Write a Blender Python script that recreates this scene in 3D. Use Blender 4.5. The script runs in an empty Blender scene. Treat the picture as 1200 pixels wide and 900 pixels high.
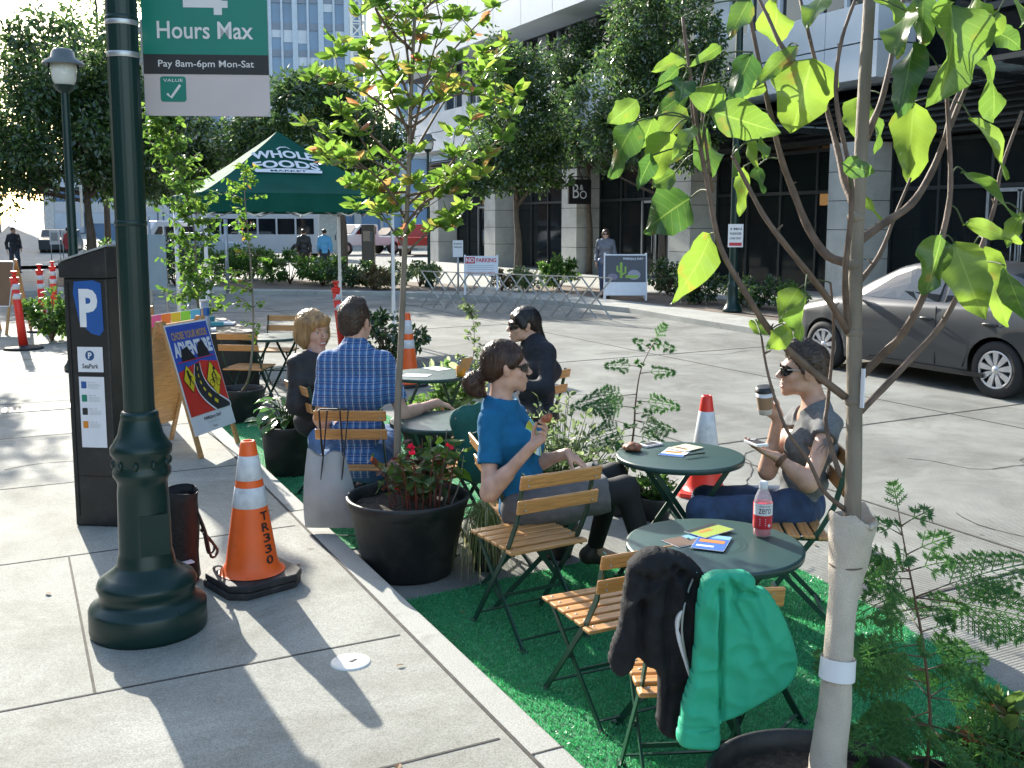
import bpy, math, random
import numpy as np
from mathutils import Vector, Matrix, noise
R = math.radians
random.seed(7); rs = np.random.RandomState(7)
scn = bpy.context.scene; col = scn.collection
# ---------------------------------------------------------------- camera geometry
FP = 1180.0; CY = 407.0; PIT = math.atan((CY-262)/1180); YAW = math.atan(594/(1180/math.cos(PIT))); CH = 1.9
c_r = Vector((math.cos(YAW), -math.sin(YAW), 0))
c_f = Vector((math.sin(YAW)*math.cos(PIT), math.cos(YAW)*math.cos(PIT), -math.sin(PIT)))
c_u = Vector((math.sin(YAW)*math.sin(PIT), math.cos(YAW)*math.sin(PIT), math.cos(PIT)))
FH = Vector((math.sin(YAW), math.cos(YAW), 0))
def ray(x, y): return c_f + c_r*((x-600)/FP) + c_u*((CY-y)/FP)
def D(x, y, t): return Vector((0, 0, CH)) + ray(x, y)*t          # a surveyed point at distance t
def G(x, y, z=0.0):
    d = ray(x, y); return Vector((0, 0, CH)) + d*((z-CH)/d.z)     # a surveyed point at height z
SW = .11                                                         # pavement height
# ---------------------------------------------------------------- objects
def tag(o, label=None, cat=None, group=None, kind=None):
    if label: o['label'] = label
    if cat: o['category'] = cat
    if group: o['group'] = group
    if kind: o['kind'] = kind
    return o
def empty(name, loc, rz=0, label=None, cat=None, group=None):
    o = bpy.data.objects.new(name, None); col.objects.link(o); o.location = loc; o.rotation_euler = (0, 0, rz)
    o.empty_display_size = .1
    return tag(o, label, cat, group)
def copy_tree(o, parent=None):
    c = o.copy(); col.objects.link(c)
    if parent: c.parent = parent
    for ch in list(o.children): copy_tree(ch, c)
    return c
def place(root, loc, rz, label, group=None):
    c = copy_tree(root); c.location = loc; c.rotation_euler = (0, 0, rz); c['label'] = label
    if group: c['group'] = group
    return c
def link_mesh(name, V_, F_, mats, parent=None, midx=None, smooth=False, local=True):
    me = bpy.data.meshes.new(name)
    me.from_pydata([tuple(v) for v in V_], [], [tuple(f) for f in F_])
    return link_me(name, me, mats, parent, midx, smooth)
def link_me(name, me, mats, parent=None, midx=None, smooth=False):
    if not isinstance(mats, (list, tuple)): mats = [mats]
    for m in mats: me.materials.append(m)
    if midx is not None: me.polygons.foreach_set('material_index', midx)
    me.polygons.foreach_set('use_smooth', [bool(smooth)]*len(me.polygons) if not isinstance(smooth, (list, np.ndarray)) else smooth)
    me.update()
    o = bpy.data.objects.new(name, me); col.objects.link(o)
    if parent: o.parent = parent
    return o
def frame_of(d, up=Vector((0, 0, 1))):
    d = Vector(d).normalized()
    if abs(d.dot(up)) > .99: up = Vector((1, 0, 0))
    x = d.cross(up).normalized(); y = x.cross(d).normalized()
    return x, y
class MB:
    def __init__(s): s.v = []; s.f = []; s.m = []; s.s = []; s.cur = 0; s.M = None
    def add(s, vs, fs, smooth=False):
        n = len(s.v)
        for v in vs:
            v = Vector(v)
            s.v.append(s.M @ v if s.M is not None else v)
        for f in fs: s.f.append(tuple(i+n for i in f)); s.m.append(s.cur); s.s.append(smooth)
        return s
    def box(s, c, d, rz=0):
        cx, cy, cz = c; a, b, h = d[0]/2, d[1]/2, d[2]/2; cs, sn = math.cos(rz), math.sin(rz)
        vs = [(cx+x*cs-y*sn, cy+x*sn+y*cs, cz+z) for z in (-h, h) for x, y in ((-a, -b), (a, -b), (a, b), (-a, b))]
        return s.add(vs, [(3, 2, 1, 0), (4, 5, 6, 7), (0, 1, 5, 4), (1, 2, 6, 5), (2, 3, 7, 6), (3, 0, 4, 7)])
    def bar(s, p, q, w, t, up=(0, 0, 1)):
        p = Vector(p); q = Vector(q); x, y = frame_of(q-p, Vector(up))
        vs = [e + x*(a*w/2) + y*(b*t/2) for e in (p, q) for a, b in ((-1, -1), (1, -1), (1, 1), (-1, 1))]
        return s.add(vs, [(3, 2, 1, 0), (4, 5, 6, 7), (0, 1, 5, 4), (1, 2, 6, 5), (2, 3, 7, 6), (3, 0, 4, 7)])
    def tube(s, pts, rad, n=8, smooth=True, cap=True):
        pts = [Vector(p) for p in pts]
        if not isinstance(rad, (list, tuple)): rad = [rad]*len(pts)
        vs = []; fs = []; x = None
        for i, p in enumerate(pts):
            d = (pts[min(i+1, len(pts)-1)] - pts[max(i-1, 0)]).normalized()
            if x is None: x, y = frame_of(d)
            else:
                x = (x - d*x.dot(d)).normalized(); y = d.cross(x)
            y = d.cross(x).normalized()
            for k in range(n):
                a = 2*math.pi*k/n; vs.append(p + (x*math.cos(a) + y*math.sin(a))*rad[i])
        for i in range(len(pts)-1):
            for k in range(n): fs.append((i*n+k, i*n+(k+1) % n, (i+1)*n+(k+1) % n, (i+1)*n+k))
        s.add(vs, fs, smooth)
        if cap:
            b = len(s.v)-len(vs)
            s.f.append(tuple(b+k for k in reversed(range(n)))); s.m.append(s.cur); s.s.append(False)
            s.f.append(tuple(b+(len(pts)-1)*n+k for k in range(n))); s.m.append(s.cur); s.s.append(False)
        return s
    def lathe(s, prof, c=(0, 0, 0), n=24, smooth=True, sx=1, sy=1, flute=None):
        c = Vector(c); vs = []; fs = []
        for j, (r, z) in enumerate(prof):
            for k in range(n):
                a = 2*math.pi*k/n; rr = r
                if flute and flute[0] <= z <= flute[1]: rr = r*(1-.05*(.5+.5*math.cos(a*flute[2])))
                vs.append(c + Vector((math.cos(a)*rr*sx, math.sin(a)*rr*sy, z)))
        for j in range(len(prof)-1):
            for k in range(n): fs.append((j*n+k, j*n+(k+1) % n, (j+1)*n+(k+1) % n, (j+1)*n+k))
        return s.add(vs, fs, smooth)
    def disc(s, r, z, c=(0, 0, 0), n=24, up=True):
        vs = [(c[0]+r*math.cos(2*math.pi*k/n), c[1]+r*math.sin(2*math.pi*k/n), c[2]+z) for k in range(n)]
        return s.add(vs, [tuple(range(n)) if up else tuple(reversed(range(n)))])
    def sphere(s, c, r, n=12, m=8, sc=(1, 1, 1)):
        c = Vector(c); vs = [c+Vector((0, 0, -r*sc[2]))]; fs = []
        for j in range(1, m):
            b = -math.pi/2+math.pi*j/m
            for k in range(n):
                a = 2*math.pi*k/n
                vs.append(c+Vector((math.cos(b)*math.cos(a)*r*sc[0], math.cos(b)*math.sin(a)*r*sc[1], math.sin(b)*r*sc[2])))
        vs.append(c+Vector((0, 0, r*sc[2]))); e = len(vs)-1
        for k in range(n):
            fs.append((0, 1+(k+1) % n, 1+k)); fs.append((e, e-n+k, e-n+(k+1) % n))
        for j in range(m-2):
            for k in range(n): fs.append((1+j*n+k, 1+j*n+(k+1) % n, 1+(j+1)*n+(k+1) % n, 1+(j+1)*n+k))
        return s.add(vs, fs, True)
    def prism(s, poly, M, depth):                   # poly in 2D, extruded along the third axis of M
        n = len(poly); vs = [M @ Vector((x, y, 0)) for x, y in poly] + [M @ Vector((x, y, depth)) for x, y in poly]
        fs = [tuple(reversed(range(n))), tuple(range(n, 2*n))] + [(i, (i+1) % n, n+(i+1) % n, n+i) for i in range(n)]
        return s.add(vs, fs)
    def build(s, name, mats, parent=None, bevel=0, seg=2):
        o = link_mesh(name, s.v, s.f, mats, parent, s.m, s.s)
        if bevel:
            b = o.modifiers.new('bevel', 'BEVEL'); b.width = bevel; b.segments = seg; b.limit_method = 'ANGLE'; b.angle_limit = R(40)
        return o
def axes(o, x, y, z=None):
    x = Vector(x); y = Vector(y); z = Vector(z) if z is not None else x.cross(y)
    return Matrix(((x.x, y.x, z.x, o[0]), (x.y, y.y, z.y, o[1]), (x.z, y.z, z.z, o[2]), (0, 0, 0, 1)))
def split_loose(o, cap=90):                          # every separate piece becomes a part of its own
    me = o.data; n = len(me.vertices); par = list(range(n))
    def fd(a):
        while par[a] != a: par[a] = par[par[a]]; a = par[a]
        return a
    for p in me.polygons:
        v = list(p.vertices); r0 = fd(v[0])
        for q in v[1:]: par[fd(q)] = r0
    comp = {}
    for p in me.polygons: comp.setdefault(fd(p.vertices[0]), []).append(p)
    if len(comp) < 2 or len(comp) > cap: return
    nm = o.name.split('.')[0]; mods = [(m.width, m.segments) for m in o.modifiers if m.type == 'BEVEL']; mats = list(me.materials)
    for ps in comp.values():
        ids = sorted({i for p in ps for i in p.vertices}); mp_ = {a: b for b, a in enumerate(ids)}
        w = link_mesh(nm, [me.vertices[i].co for i in ids], [[mp_[i] for i in p.vertices] for p in ps], mats, o.parent, [p.material_index for p in ps], [p.use_smooth for p in ps])
        w.location = o.location; w.rotation_euler = o.rotation_euler
        for wd, sg in mods: b = w.modifiers.new('bevel', 'BEVEL'); b.width = wd; b.segments = sg; b.limit_method = 'ANGLE'; b.angle_limit = R(40)
    bpy.data.objects.remove(o)
# ---------------------------------------------------------------- materials
def nodes(name):
    m = bpy.data.materials.new(name); m.use_nodes = True; nt = m.node_tree
    return m, nt, nt.nodes['Principled BSDF']
def mat(name, c, rough=.6, metal=0, var=.12, vs=6, bump=0, bs=80, spec=.5, coat=0, dirt=None, stretch=None, detail=4):
    m, nt, p = nodes(name); N = nt.nodes; L = nt.links
    tc = N.new('ShaderNodeTexCoord'); src = tc.outputs['Object']
    if stretch:
        mp = N.new('ShaderNodeMapping'); mp.inputs['Scale'].default_value = stretch; L.new(src, mp.inputs[0]); src = mp.outputs[0]
    p.inputs['Roughness'].default_value = rough; p.inputs['Metallic'].default_value = metal
    p.inputs['Specular IOR Level'].default_value = spec; p.inputs['Coat Weight'].default_value = coat
    c = tuple(c)
    if var:
        nz = N.new('ShaderNodeTexNoise'); nz.inputs['Scale'].default_value = vs; nz.inputs['Detail'].default_value = detail; L.new(src, nz.inputs[0])
        rp = N.new('ShaderNodeValToRGB'); rp.color_ramp.elements[0].position = .3; rp.color_ramp.elements[1].position = .7
        rp.color_ramp.elements[0].color = tuple(x*(1-var) for x in c)+(1,); rp.color_ramp.elements[1].color = tuple(min(1, x*(1+var)) for x in c)+(1,)
        L.new(nz.outputs[0], rp.inputs[0]); out = rp.outputs[0]
        if dirt:
            n2 = N.new('ShaderNodeTexNoise'); n2.inputs['Scale'].default_value = dirt[1]; n2.inputs['Detail'].default_value = 8; n2.inputs['Roughness'].default_value = .7
            L.new(src, n2.inputs[0]); r2 = N.new('ShaderNodeValToRGB'); r2.color_ramp.elements[0].position = dirt[2]; r2.color_ramp.elements[1].position = dirt[3]
            L.new(n2.outputs[0], r2.inputs[0]); mx = N.new('ShaderNodeMixRGB'); mx.inputs[2].default_value = tuple(dirt[0])+(1,)
            L.new(r2.outputs[0], mx.inputs[0]); L.new(out, mx.inputs[1]); out = mx.outputs[0]
        L.new(out, p.inputs['Base Color'])
    else: p.inputs['Base Color'].default_value = c+(1,)
    if bump:
        nb = N.new('ShaderNodeTexNoise'); nb.inputs['Scale'].default_value = bs; nb.inputs['Detail'].default_value = 3; L.new(src, nb.inputs[0])
        bp = N.new('ShaderNodeBump'); bp.inputs['Strength'].default_value = bump; bp.inputs['Distance'].default_value = .01; L.new(nb.outputs[0], bp.inputs['Height']); L.new(bp.outputs[0], p.inputs['Normal'])
    return m
def leafmat(name, cols, trans=.45, rough=.45, gloss=.5):
    m, nt, p = nodes(name); N = nt.nodes; L = nt.links
    g = N.new('ShaderNodeNewGeometry'); rp = N.new('ShaderNodeValToRGB'); rp.color_ramp.interpolation = 'LINEAR'
    e = rp.color_ramp.elements
    while len(e) < len(cols): e.new(.5)
    for i, (pos, c) in enumerate(cols): e[i].position = pos; e[i].color = tuple(c)+(1,)
    L.new(g.outputs['Random Per Island'], rp.inputs[0])
    p.inputs['Roughness'].default_value = rough; p.inputs['Specular IOR Level'].default_value = gloss
    L.new(rp.outputs[0], p.inputs['Base Color'])
    t = N.new('ShaderNodeBsdfTranslucent'); hs = N.new('ShaderNodeHueSaturation'); hs.inputs['Hue'].default_value = .485; hs.inputs['Saturation'].default_value = 1.0; hs.inputs['Value'].default_value = 2.7
    L.new(rp.outputs[0], hs.inputs['Color']); L.new(hs.outputs[0], t.inputs[0])
    mx = N.new('ShaderNodeMixShader'); mx.inputs[0].default_value = trans
    L.new(p.outputs[0], mx.inputs[1]); L.new(t.outputs[0], mx.inputs[2]); L.new(mx.outputs[0], N['Material Output'].inputs[0])
    return m
def glassmat(name, c=(.9, .95, 1), rough=.02, alpha=.3):
    m, nt, p = nodes(name); N = nt.nodes; L = nt.links
    p.inputs['Base Color'].default_value = tuple(c)+(1,); p.inputs['Roughness'].default_value = rough; p.inputs['Alpha'].default_value = alpha
    return m
def emis(name, c, st):
    m, nt, p = nodes(name); p.inputs['Base Color'].default_value = tuple(c)+(1,)
    p.inputs['Emission Color'].default_value = tuple(c)+(1,); p.inputs['Emission Strength'].default_value = st; return m
def wood(name, c, sc=(3, 40, 40)):
    return mat(name, c, .42, var=.3, vs=3, stretch=sc, bump=.05, bs=10, coat=.15)
MT = {}
MT['green_metal'] = mat('green_metal', (.004, .024, .021), .33, 0, .1, 5, spec=.4, dirt=((.03, .05, .045), 9, .65, .85))
MT['chair_metal'] = mat('chair_metal', (.012, .05, .032), .38, 0, .1, 20)
MT['table_green'] = mat('table_green', (.03, .07, .064), .36, 0, .1, 5, bump=.04, bs=300)
MT['slat'] = wood('slat', (.5, .25, .085))
MT['slat_light'] = wood('slat_light', (.45, .25, .1))
MT['steel'] = mat('steel', (.45, .46, .47), .4, .8, .1, 30)
MT['galv'] = mat('galv', (.4, .42, .43), .5, .6, .15, 12)
MT['black'] = mat('black', (.012, .012, .013), .45, 0, .2, 20)
MT['black_pot'] = mat('black_pot', (.014, .015, .016), .5, 0, .3, 9, bump=.15, bs=60, dirt=((.07, .065, .055), 5, .5, .85))
MT['soil'] = mat('soil', (.05, .035, .024), .95, 0, .6, 40, bump=1, bs=90)
MT['rubber'] = mat('rubber', (.018, .018, .02), .7, 0, .3, 20, dirt=((.09, .08, .07), 8, .5, .8), bump=.2, bs=60)
MT['orange'] = mat('orange', (.85, .12, .015), .45, 0, .1, 8, dirt=((.25, .06, .02), 14, .62, .85))
MT['red_plastic'] = mat('red_plastic', (.75, .035, .02), .4, 0, .1, 6, dirt=((.3, .05, .03), 11, .6, .9))
MT['reflect'] = mat('reflect', (.62, .63, .66), .4, 0, .1, 30, bump=.1, bs=200, dirt=((.35, .34, .33), 12, .55, .85))
MT['white'] = mat('white', (.72, .72, .74), .5, 0, .05, 10)
MT['paper'] = mat('paper', (.7, .71, .76), .6, 0, .04, 10)
MT['offwhite'] = mat('offwhite', (.62, .6, .57), .6, 0, .08, 10)
def flat(name, c, rough=.5): return mat(name, c, rough, 0, .05, 8)
# ---------------------------------------------------------------- writing and flat panels
def glyphs(s, off=0, res=3, shear=0):
    cu = bpy.data.curves.new('t', 'FONT'); cu.body = s; cu.offset = off; cu.resolution_u = res; cu.shear = shear
    o = bpy.data.objects.new('t', cu); col.objects.link(o)
    dg = bpy.context.evaluated_depsgraph_get(); me = bpy.data.meshes.new_from_object(o.evaluated_get(dg))
    vs = [v.co.copy() for v in me.vertices]; fs = [tuple(p.vertices) for p in me.polygons]
    bpy.data.objects.remove(o); bpy.data.curves.remove(cu); bpy.data.meshes.remove(me)
    x0 = min(v.x for v in vs); x1 = max(v.x for v in vs); y0 = min(v.y for v in vs); y1 = max(v.y for v in vs)
    return [((v.x-x0)/(x1-x0), (v.y-y0)/(y1-y0)) for v in vs], fs
class Flat:                                         # printed layers on one flat face, each .8 mm over the last
    def __init__(s, step=.0008): s.v = []; s.f = []; s.m = []; s.mats = []; s.step = step
    def mi(s, m):
        if m not in s.mats: s.mats.append(m)
        return s.mats.index(m)
    def poly(s, pts, m, k=0):
        n = len(s.v); s.v += [(x, y, k*s.step) for x, y in pts]; s.f.append(tuple(range(n, n+len(pts)))); s.m.append(s.mi(m)); return s
    def rect(s, x0, y0, x1, y1, m, k=0): return s.poly([(x0, y0), (x1, y0), (x1, y1), (x0, y1)], m, k)
    def rrect(s, x0, y0, x1, y1, r, m, k=0, n=5):
        p = []
        for cx, cy, a0 in ((x1-r, y0+r, -90), (x1-r, y1-r, 0), (x0+r, y1-r, 90), (x0+r, y0+r, 180)):
            for i in range(n+1): a = R(a0+90*i/n); p.append((cx+r*math.cos(a), cy+r*math.sin(a)))
        return s.poly(p, m, k)
    def circ(s, x, y, r, m, k=0, n=20, ry=None): return s.poly([(x+r*math.cos(6.2832*i/n), y+(ry or r)*math.sin(6.2832*i/n)) for i in range(n)], m, k)
    def line(s, pts, w, m, k=0, w1=None):
        w1 = w1 or w
        L_ = []; R_ = []; n = len(pts)
        for i, (x, y) in enumerate(pts):
            a = pts[max(i-1, 0)]; b = pts[min(i+1, n-1)]; dx, dy = b[0]-a[0], b[1]-a[1]; l = math.hypot(dx, dy) or 1
            ww = (w+(w1-w)*i/max(1, n-1))/2; L_.append((x-dy/l*ww, y+dx/l*ww)); R_.append((x+dy/l*ww, y-dx/l*ww))
        for i in range(n-1): s.poly([L_[i], R_[i], R_[i+1], L_[i+1]], m, k)
        return s
    def text(s, t, x0, y0, x1, y1, m, k=1, off=0, fn=None, shear=0):
        vs, fs = glyphs(t, off, shear=shear); n = len(s.v)
        for u, v in vs:
            x = x0+u*(x1-x0); y = y0+v*(y1-y0)
            if fn: x, y = fn(x, y)
            s.v.append((x, y, k*s.step))
        for f in fs: s.f.append(tuple(i+n for i in f)); s.m.append(s.mi(m))
        return s
    def build(s, name, parent, M, warp=None):
        vs = [M @ Vector(v) if warp is None else warp(Vector(v)) for v in s.v]
        return link_mesh(name, vs, s.f, s.mats, parent, s.m)
# ---------------------------------------------------------------- leaves in bulk
LEAF = {'rhomb': ([(0, 0, 0), (.45, -.25, .05), (1, 0, 0), (.45, .25, .05)], [(0, 1, 2), (0, 2, 3)]),
        'oval': ([(0, 0, 0), (.3, -.2, .05), (.7, -.2, .05), (1, 0, -.05), (.7, .2, .05), (.3, .2, .05), (.5, 0, 0)], [(0, 1, 6), (1, 2, 6), (2, 3, 6), (3, 4, 6), (4, 5, 6), (5, 0, 6)]),
        'blade': ([(0, -.03, 0), (.5, -.04, .12), (1, 0, 0), (.5, .04, .12), (0, .03, 0)], [(0, 1, 3, 4), (1, 2, 3)]),
        'magn': ([(0, 0, 0), (.2, -.2, .04), (.45, -.3, .1), (.75, -.2, .06), (1, 0, -.12), (.75, .2, .06), (.45, .3, .1), (.2, .2, .04), (.25, 0, .02), (.5, 0, .03), (.75, 0, -.01)],
                 [(0, 1, 8), (1, 2, 9, 8), (2, 3, 10, 9), (3, 4, 10), (4, 5, 10), (5, 6, 9, 10), (6, 7, 8, 9), (7, 0, 8)])}
def leaves(P, dirs, size, kind='rhomb', up=None, wide=1.0):
    P = np.asarray(P, float); dirs = np.asarray(dirs, float); n = len(P)
    dirs = dirs/np.maximum(1e-6, np.linalg.norm(dirs, axis=1))[:, None]
    if up is None: up = rs.normal(size=(n, 3))
    up = np.asarray(up, float)*np.ones((n, 1)); side = np.cross(dirs, up); side /= np.maximum(1e-6, np.linalg.norm(side, axis=1))[:, None]
    nrm = np.cross(side, dirs); size = np.asarray(size)*np.ones(n)
    T, F_ = LEAF[kind]; T = np.array(T)
    V_ = P[:, None, :] + size[:, None, None]*(T[None, :, 0:1]*dirs[:, None, :] + wide*T[None, :, 1:2]*side[:, None, :] + T[None, :, 2:3]*nrm[:, None, :])
    V_ = V_.reshape(-1, 3); k = len(T); F2 = []
    for i in range(n):
        b = i*k
        for f in F_: F2.append(tuple(b+j for j in f))
    return V_, F2
def leaf_obj(name, batches, m, parent=None):
    V_ = []; F_ = []; n = 0
    for v, f in batches:
        V_.append(v); F_ += [tuple(i+n for i in t) for t in f]; n += len(v)
    return link_mesh(name, np.concatenate(V_), F_, m, parent, smooth=False)
# ---------------------------------------------------------------- implicit surfaces for bodies and cloth
def cr(pts, n=6):
    pts = [Vector(p) for p in pts]; out = []
    for i in range(len(pts)-1):
        p0 = pts[max(i-1, 0)]; p1 = pts[i]; p2 = pts[i+1]; p3 = pts[min(i+2, len(pts)-1)]
        for k in range(n):
            t = k/n; out.append(.5*((2*p1)+(p2-p0)*t+(2*p0-5*p1+4*p2-p3)*t*t+(3*p1-p0-3*p2+p3)*t*t*t))
    return out+[pts[-1]]
class SDF:
    def __init__(s, h=.004): s.h = h; s.P = []
    def cap(s, a, b, ra, rb, k=.02, sub=False): s.P.append(('c', np.array(a, float), np.array(b, float), ra, rb, k, sub)); return s
    def ell(s, c, r, Rm=None, k=.02, sub=False):
        s.P.append(('e', np.array(c, float), np.array(r, float), np.eye(3) if Rm is None else np.array(Rm, float), max(r), k, sub)); return s
    def cut(s, c, n, rad): n = np.array(n, float); s.P.append(('p', np.array(c, float), n/np.linalg.norm(n), rad, 0, 0, True)); return s
    def mesh(s, disp=None):
        h = s.h; lo = np.full(3, 1e9); hi = -lo
        for p in s.P:
            if p[6]: continue
            if p[0] == 'c': r = max(p[3], p[4]); a = np.minimum(p[1], p[2])-r; b = np.maximum(p[1], p[2])+r
            else: a = p[1]-p[4]; b = p[1]+p[4]
            lo = np.minimum(lo, a); hi = np.maximum(hi, b)
        lo -= 4*h; hi += 4*h; n = np.ceil((hi-lo)/h).astype(int)+1
        F_ = np.full(n, .5, np.float32)
        ax = [lo[i]+h*np.arange(n[i]) for i in range(3)]
        for p in s.P:
            if p[0] == 'c': r = max(p[3], p[4])+p[5]+3*h; a = np.minimum(p[1], p[2])-r; b = np.maximum(p[1], p[2])+r
            elif p[0] == 'e': r = p[4]+p[5]+3*h; a = p[1]-r; b = p[1]+r
            else: a = p[1]-p[3]; b = p[1]+p[3]
            i0 = np.clip(np.floor((a-lo)/h).astype(int), 0, n-1); i1 = np.clip(np.ceil((b-lo)/h).astype(int)+1, 1, n)
            if np.any(i1 <= i0): continue
            sl = tuple(slice(i0[j], i1[j]) for j in range(3))
            X = ax[0][sl[0]][:, None, None]; Y = ax[1][sl[1]][None, :, None]; Z = ax[2][sl[2]][None, None, :]
            if p[0] == 'c':
                ba = p[2]-p[1]; l2 = max(1e-9, ba@ba)
                t = np.clip(((X-p[1][0])*ba[0]+(Y-p[1][1])*ba[1]+(Z-p[1][2])*ba[2])/l2, 0, 1)
                d = np.sqrt((X-p[1][0]-ba[0]*t)**2+(Y-p[1][1]-ba[1]*t)**2+(Z-p[1][2]-ba[2]*t)**2)-(p[3]+(p[4]-p[3])*t)
            elif p[0] == 'e':
                Q = [X-p[1][0], Y-p[1][1], Z-p[1][2]]; k0 = 0; k1 = 0
                for j in range(3):
                    q = (Q[0]*p[3][j][0]+Q[1]*p[3][j][1]+Q[2]*p[3][j][2])/p[2][j]; k0 = k0+q*q; k1 = k1+(q/p[2][j])**2
                k0 = np.sqrt(k0); d = k0*(k0-1)/np.maximum(1e-6, np.sqrt(k1))
            else:
                d = (X-p[1][0])*p[2][0]+(Y-p[1][1])*p[2][1]+(Z-p[1][2])*p[2][2]
                inside = (X-p[1][0])**2+(Y-p[1][1])**2+(Z-p[1][2])**2 < p[3]**2
                F_[sl] = np.where(inside, np.maximum(F_[sl], d), F_[sl]); continue
            cur = F_[sl]; k = max(p[5], 1e-4)
            if p[6]:
                d = -d; hh = np.maximum(k-np.abs(cur-d), 0)/k; F_[sl] = np.maximum(cur, d)+hh*hh*k/4
            else:
                hh = np.maximum(k-np.abs(cur-d), 0)/k; F_[sl] = np.minimum(cur, d)-hh*hh*k/4
        ins = F_ < 0
        c8 = [ins[i:n[0]-1+i, j:n[1]-1+j, k:n[2]-1+k] for i in (0, 1) for j in (0, 1) for k in (0, 1)]
        cnt = sum(c.astype(np.int8) for c in c8); act = (cnt > 0) & (cnt < 8); idx = np.argwhere(act)
        ids = np.full(act.shape, -1, np.int64); ids[act] = np.arange(len(idx))
        acc = np.zeros((len(idx), 3)); w = np.zeros(len(idx))
        corner = [(i, j, k) for i in (0, 1) for j in (0, 1) for k in (0, 1)]
        val = [F_[idx[:, 0]+c[0], idx[:, 1]+c[1], idx[:, 2]+c[2]] for c in corner]
        for a in range(8):
            for b in range(a+1, 8):
                dc = np.array(corner[b])-np.array(corner[a])
                if abs(dc).sum() != 1: continue
                m = (val[a] < 0) != (val[b] < 0); t = np.where(m, val[a]/np.where(m, val[a]-val[b], 1), 0)
                acc += m[:, None]*(np.array(corner[a])[None]+t[:, None]*dc[None]); w += m
        V_ = lo+h*(idx+acc/w[:, None]); Fs = []
        for axis in range(3):
            o = [1 if i == axis else 0 for i in range(3)]
            A = ins[:n[0]-o[0], :n[1]-o[1], :n[2]-o[2]]; B = ins[o[0]:, o[1]:, o[2]:]
            e = np.argwhere(A != B); u = (axis+1) % 3; v = (axis+2) % 3
            e = e[(e[:, u] > 0) & (e[:, v] > 0) & (e[:, u] < n[u]-1) & (e[:, v] < n[v]-1)]
            sg = A[e[:, 0], e[:, 1], e[:, 2]]
            def cid(du, dv):
                q = e.copy(); q[:, u] -= du; q[:, v] -= dv; return ids[q[:, 0], q[:, 1], q[:, 2]]
            q = np.stack([cid(0, 0), cid(1, 0), cid(1, 1), cid(0, 1)], 1); q[~sg] = q[~sg][:, ::-1]; Fs.append(q)
        Fs = np.concatenate(Fs); Fs = Fs[(Fs >= 0).all(1)]
        return V_, Fs
    def build(s, name, m, parent=None, org=(0, 0, 0), wr=None, M=None, sm=1):
        V_, F_ = s.mesh()
        for _ in range(sm):                          # light relaxation
            A = np.zeros_like(V_); c = np.zeros(len(V_))
            for i in range(4):
                a = F_[:, i]; b = F_[:, (i+1) % 4]; np.add.at(A, a, V_[b]); np.add.at(c, a, 1); np.add.at(A, b, V_[a]); np.add.at(c, b, 1)
            V_ = .4*V_+.6*A/np.maximum(c, 1)[:, None]
        if wr:
            e1 = V_[F_[:, 2]]-V_[F_[:, 0]]; e2 = V_[F_[:, 3]]-V_[F_[:, 1]]; fn = np.cross(e1, e2); N_ = np.zeros_like(V_)
            for i in range(4): np.add.at(N_, F_[:, i], fn)
            N_ /= np.maximum(1e-9, np.linalg.norm(N_, axis=1))[:, None]
            for amp, sc in wr:
                sc = np.array(sc); d = np.array([noise.noise(Vector(v*sc)) for v in V_]); d = 1-2*np.abs(d) if amp < 0 else d
                V_ = V_+N_*(abs(amp)*d)[:, None]
        if M is not None:
            Mn = np.array(M); V_ = V_@Mn[:3, :3].T+Mn[:3, 3]
        V_ = V_-np.array(org)
        me = bpy.data.meshes.new(name); me.vertices.add(len(V_)); me.vertices.foreach_set('co', V_.astype(np.float32).ravel())
        me.loops.add(4*len(F_)); me.loops.foreach_set('vertex_index', F_.astype(np.int32).ravel())
        me.polygons.add(len(F_)); me.polygons.foreach_set('loop_start', np.arange(0, 4*len(F_), 4, dtype=np.int32)); me.update(calc_edges=True)
        return link_me(name, me, m, parent, None, True)
# ================================================================ world, sun, camera
SUN_AZ = R(-2.8); SUN_EL = R(24)
w = bpy.data.worlds.new('World'); scn.world = w; w.use_nodes = True
bg = w.node_tree.nodes['Background']; sky = w.node_tree.nodes.new('ShaderNodeTexSky'); sky.sky_type = 'NISHITA'; sky.sun_disc = False
sky.sun_elevation = SUN_EL; sky.sun_rotation = SUN_AZ; sky.air_density = 1.2; sky.dust_density = 1.5
w.node_tree.links.new(sky.outputs[0], bg.inputs[0]); bg.inputs[1].default_value = .15
sl = bpy.data.lights.new('sun', 'SUN'); sl.energy = 4.2; sl.angle = R(.5); sl.color = (1, .95, .84)
so = bpy.data.objects.new('sun', sl); col.objects.link(so)
sd = Vector((math.sin(SUN_AZ)*math.cos(SUN_EL), math.cos(SUN_AZ)*math.cos(SUN_EL), math.sin(SUN_EL)))
so.rotation_euler = sd.to_track_quat('Z', 'Y').to_euler(); so.location = (0, 0, 30)
cam = bpy.data.cameras.new('camera'); cam.lens = 36*FP/1200; cam.sensor_width = 36; cam.shift_y = (CY-450)/1200; cam.clip_end = 3000; cam.clip_start = .05
co = bpy.data.objects.new('camera', cam); col.objects.link(co); co.location = (0, 0, CH)
co.rotation_euler = Matrix((c_r, c_u, -c_f)).transposed().to_euler(); scn.camera = co
scn.view_settings.view_transform = 'Standard'; scn.view_settings.look = 'None'; scn.view_settings.gamma = 1; scn.view_settings.exposure = 1.5
scn.render.engine = 'CYCLES'
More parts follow.
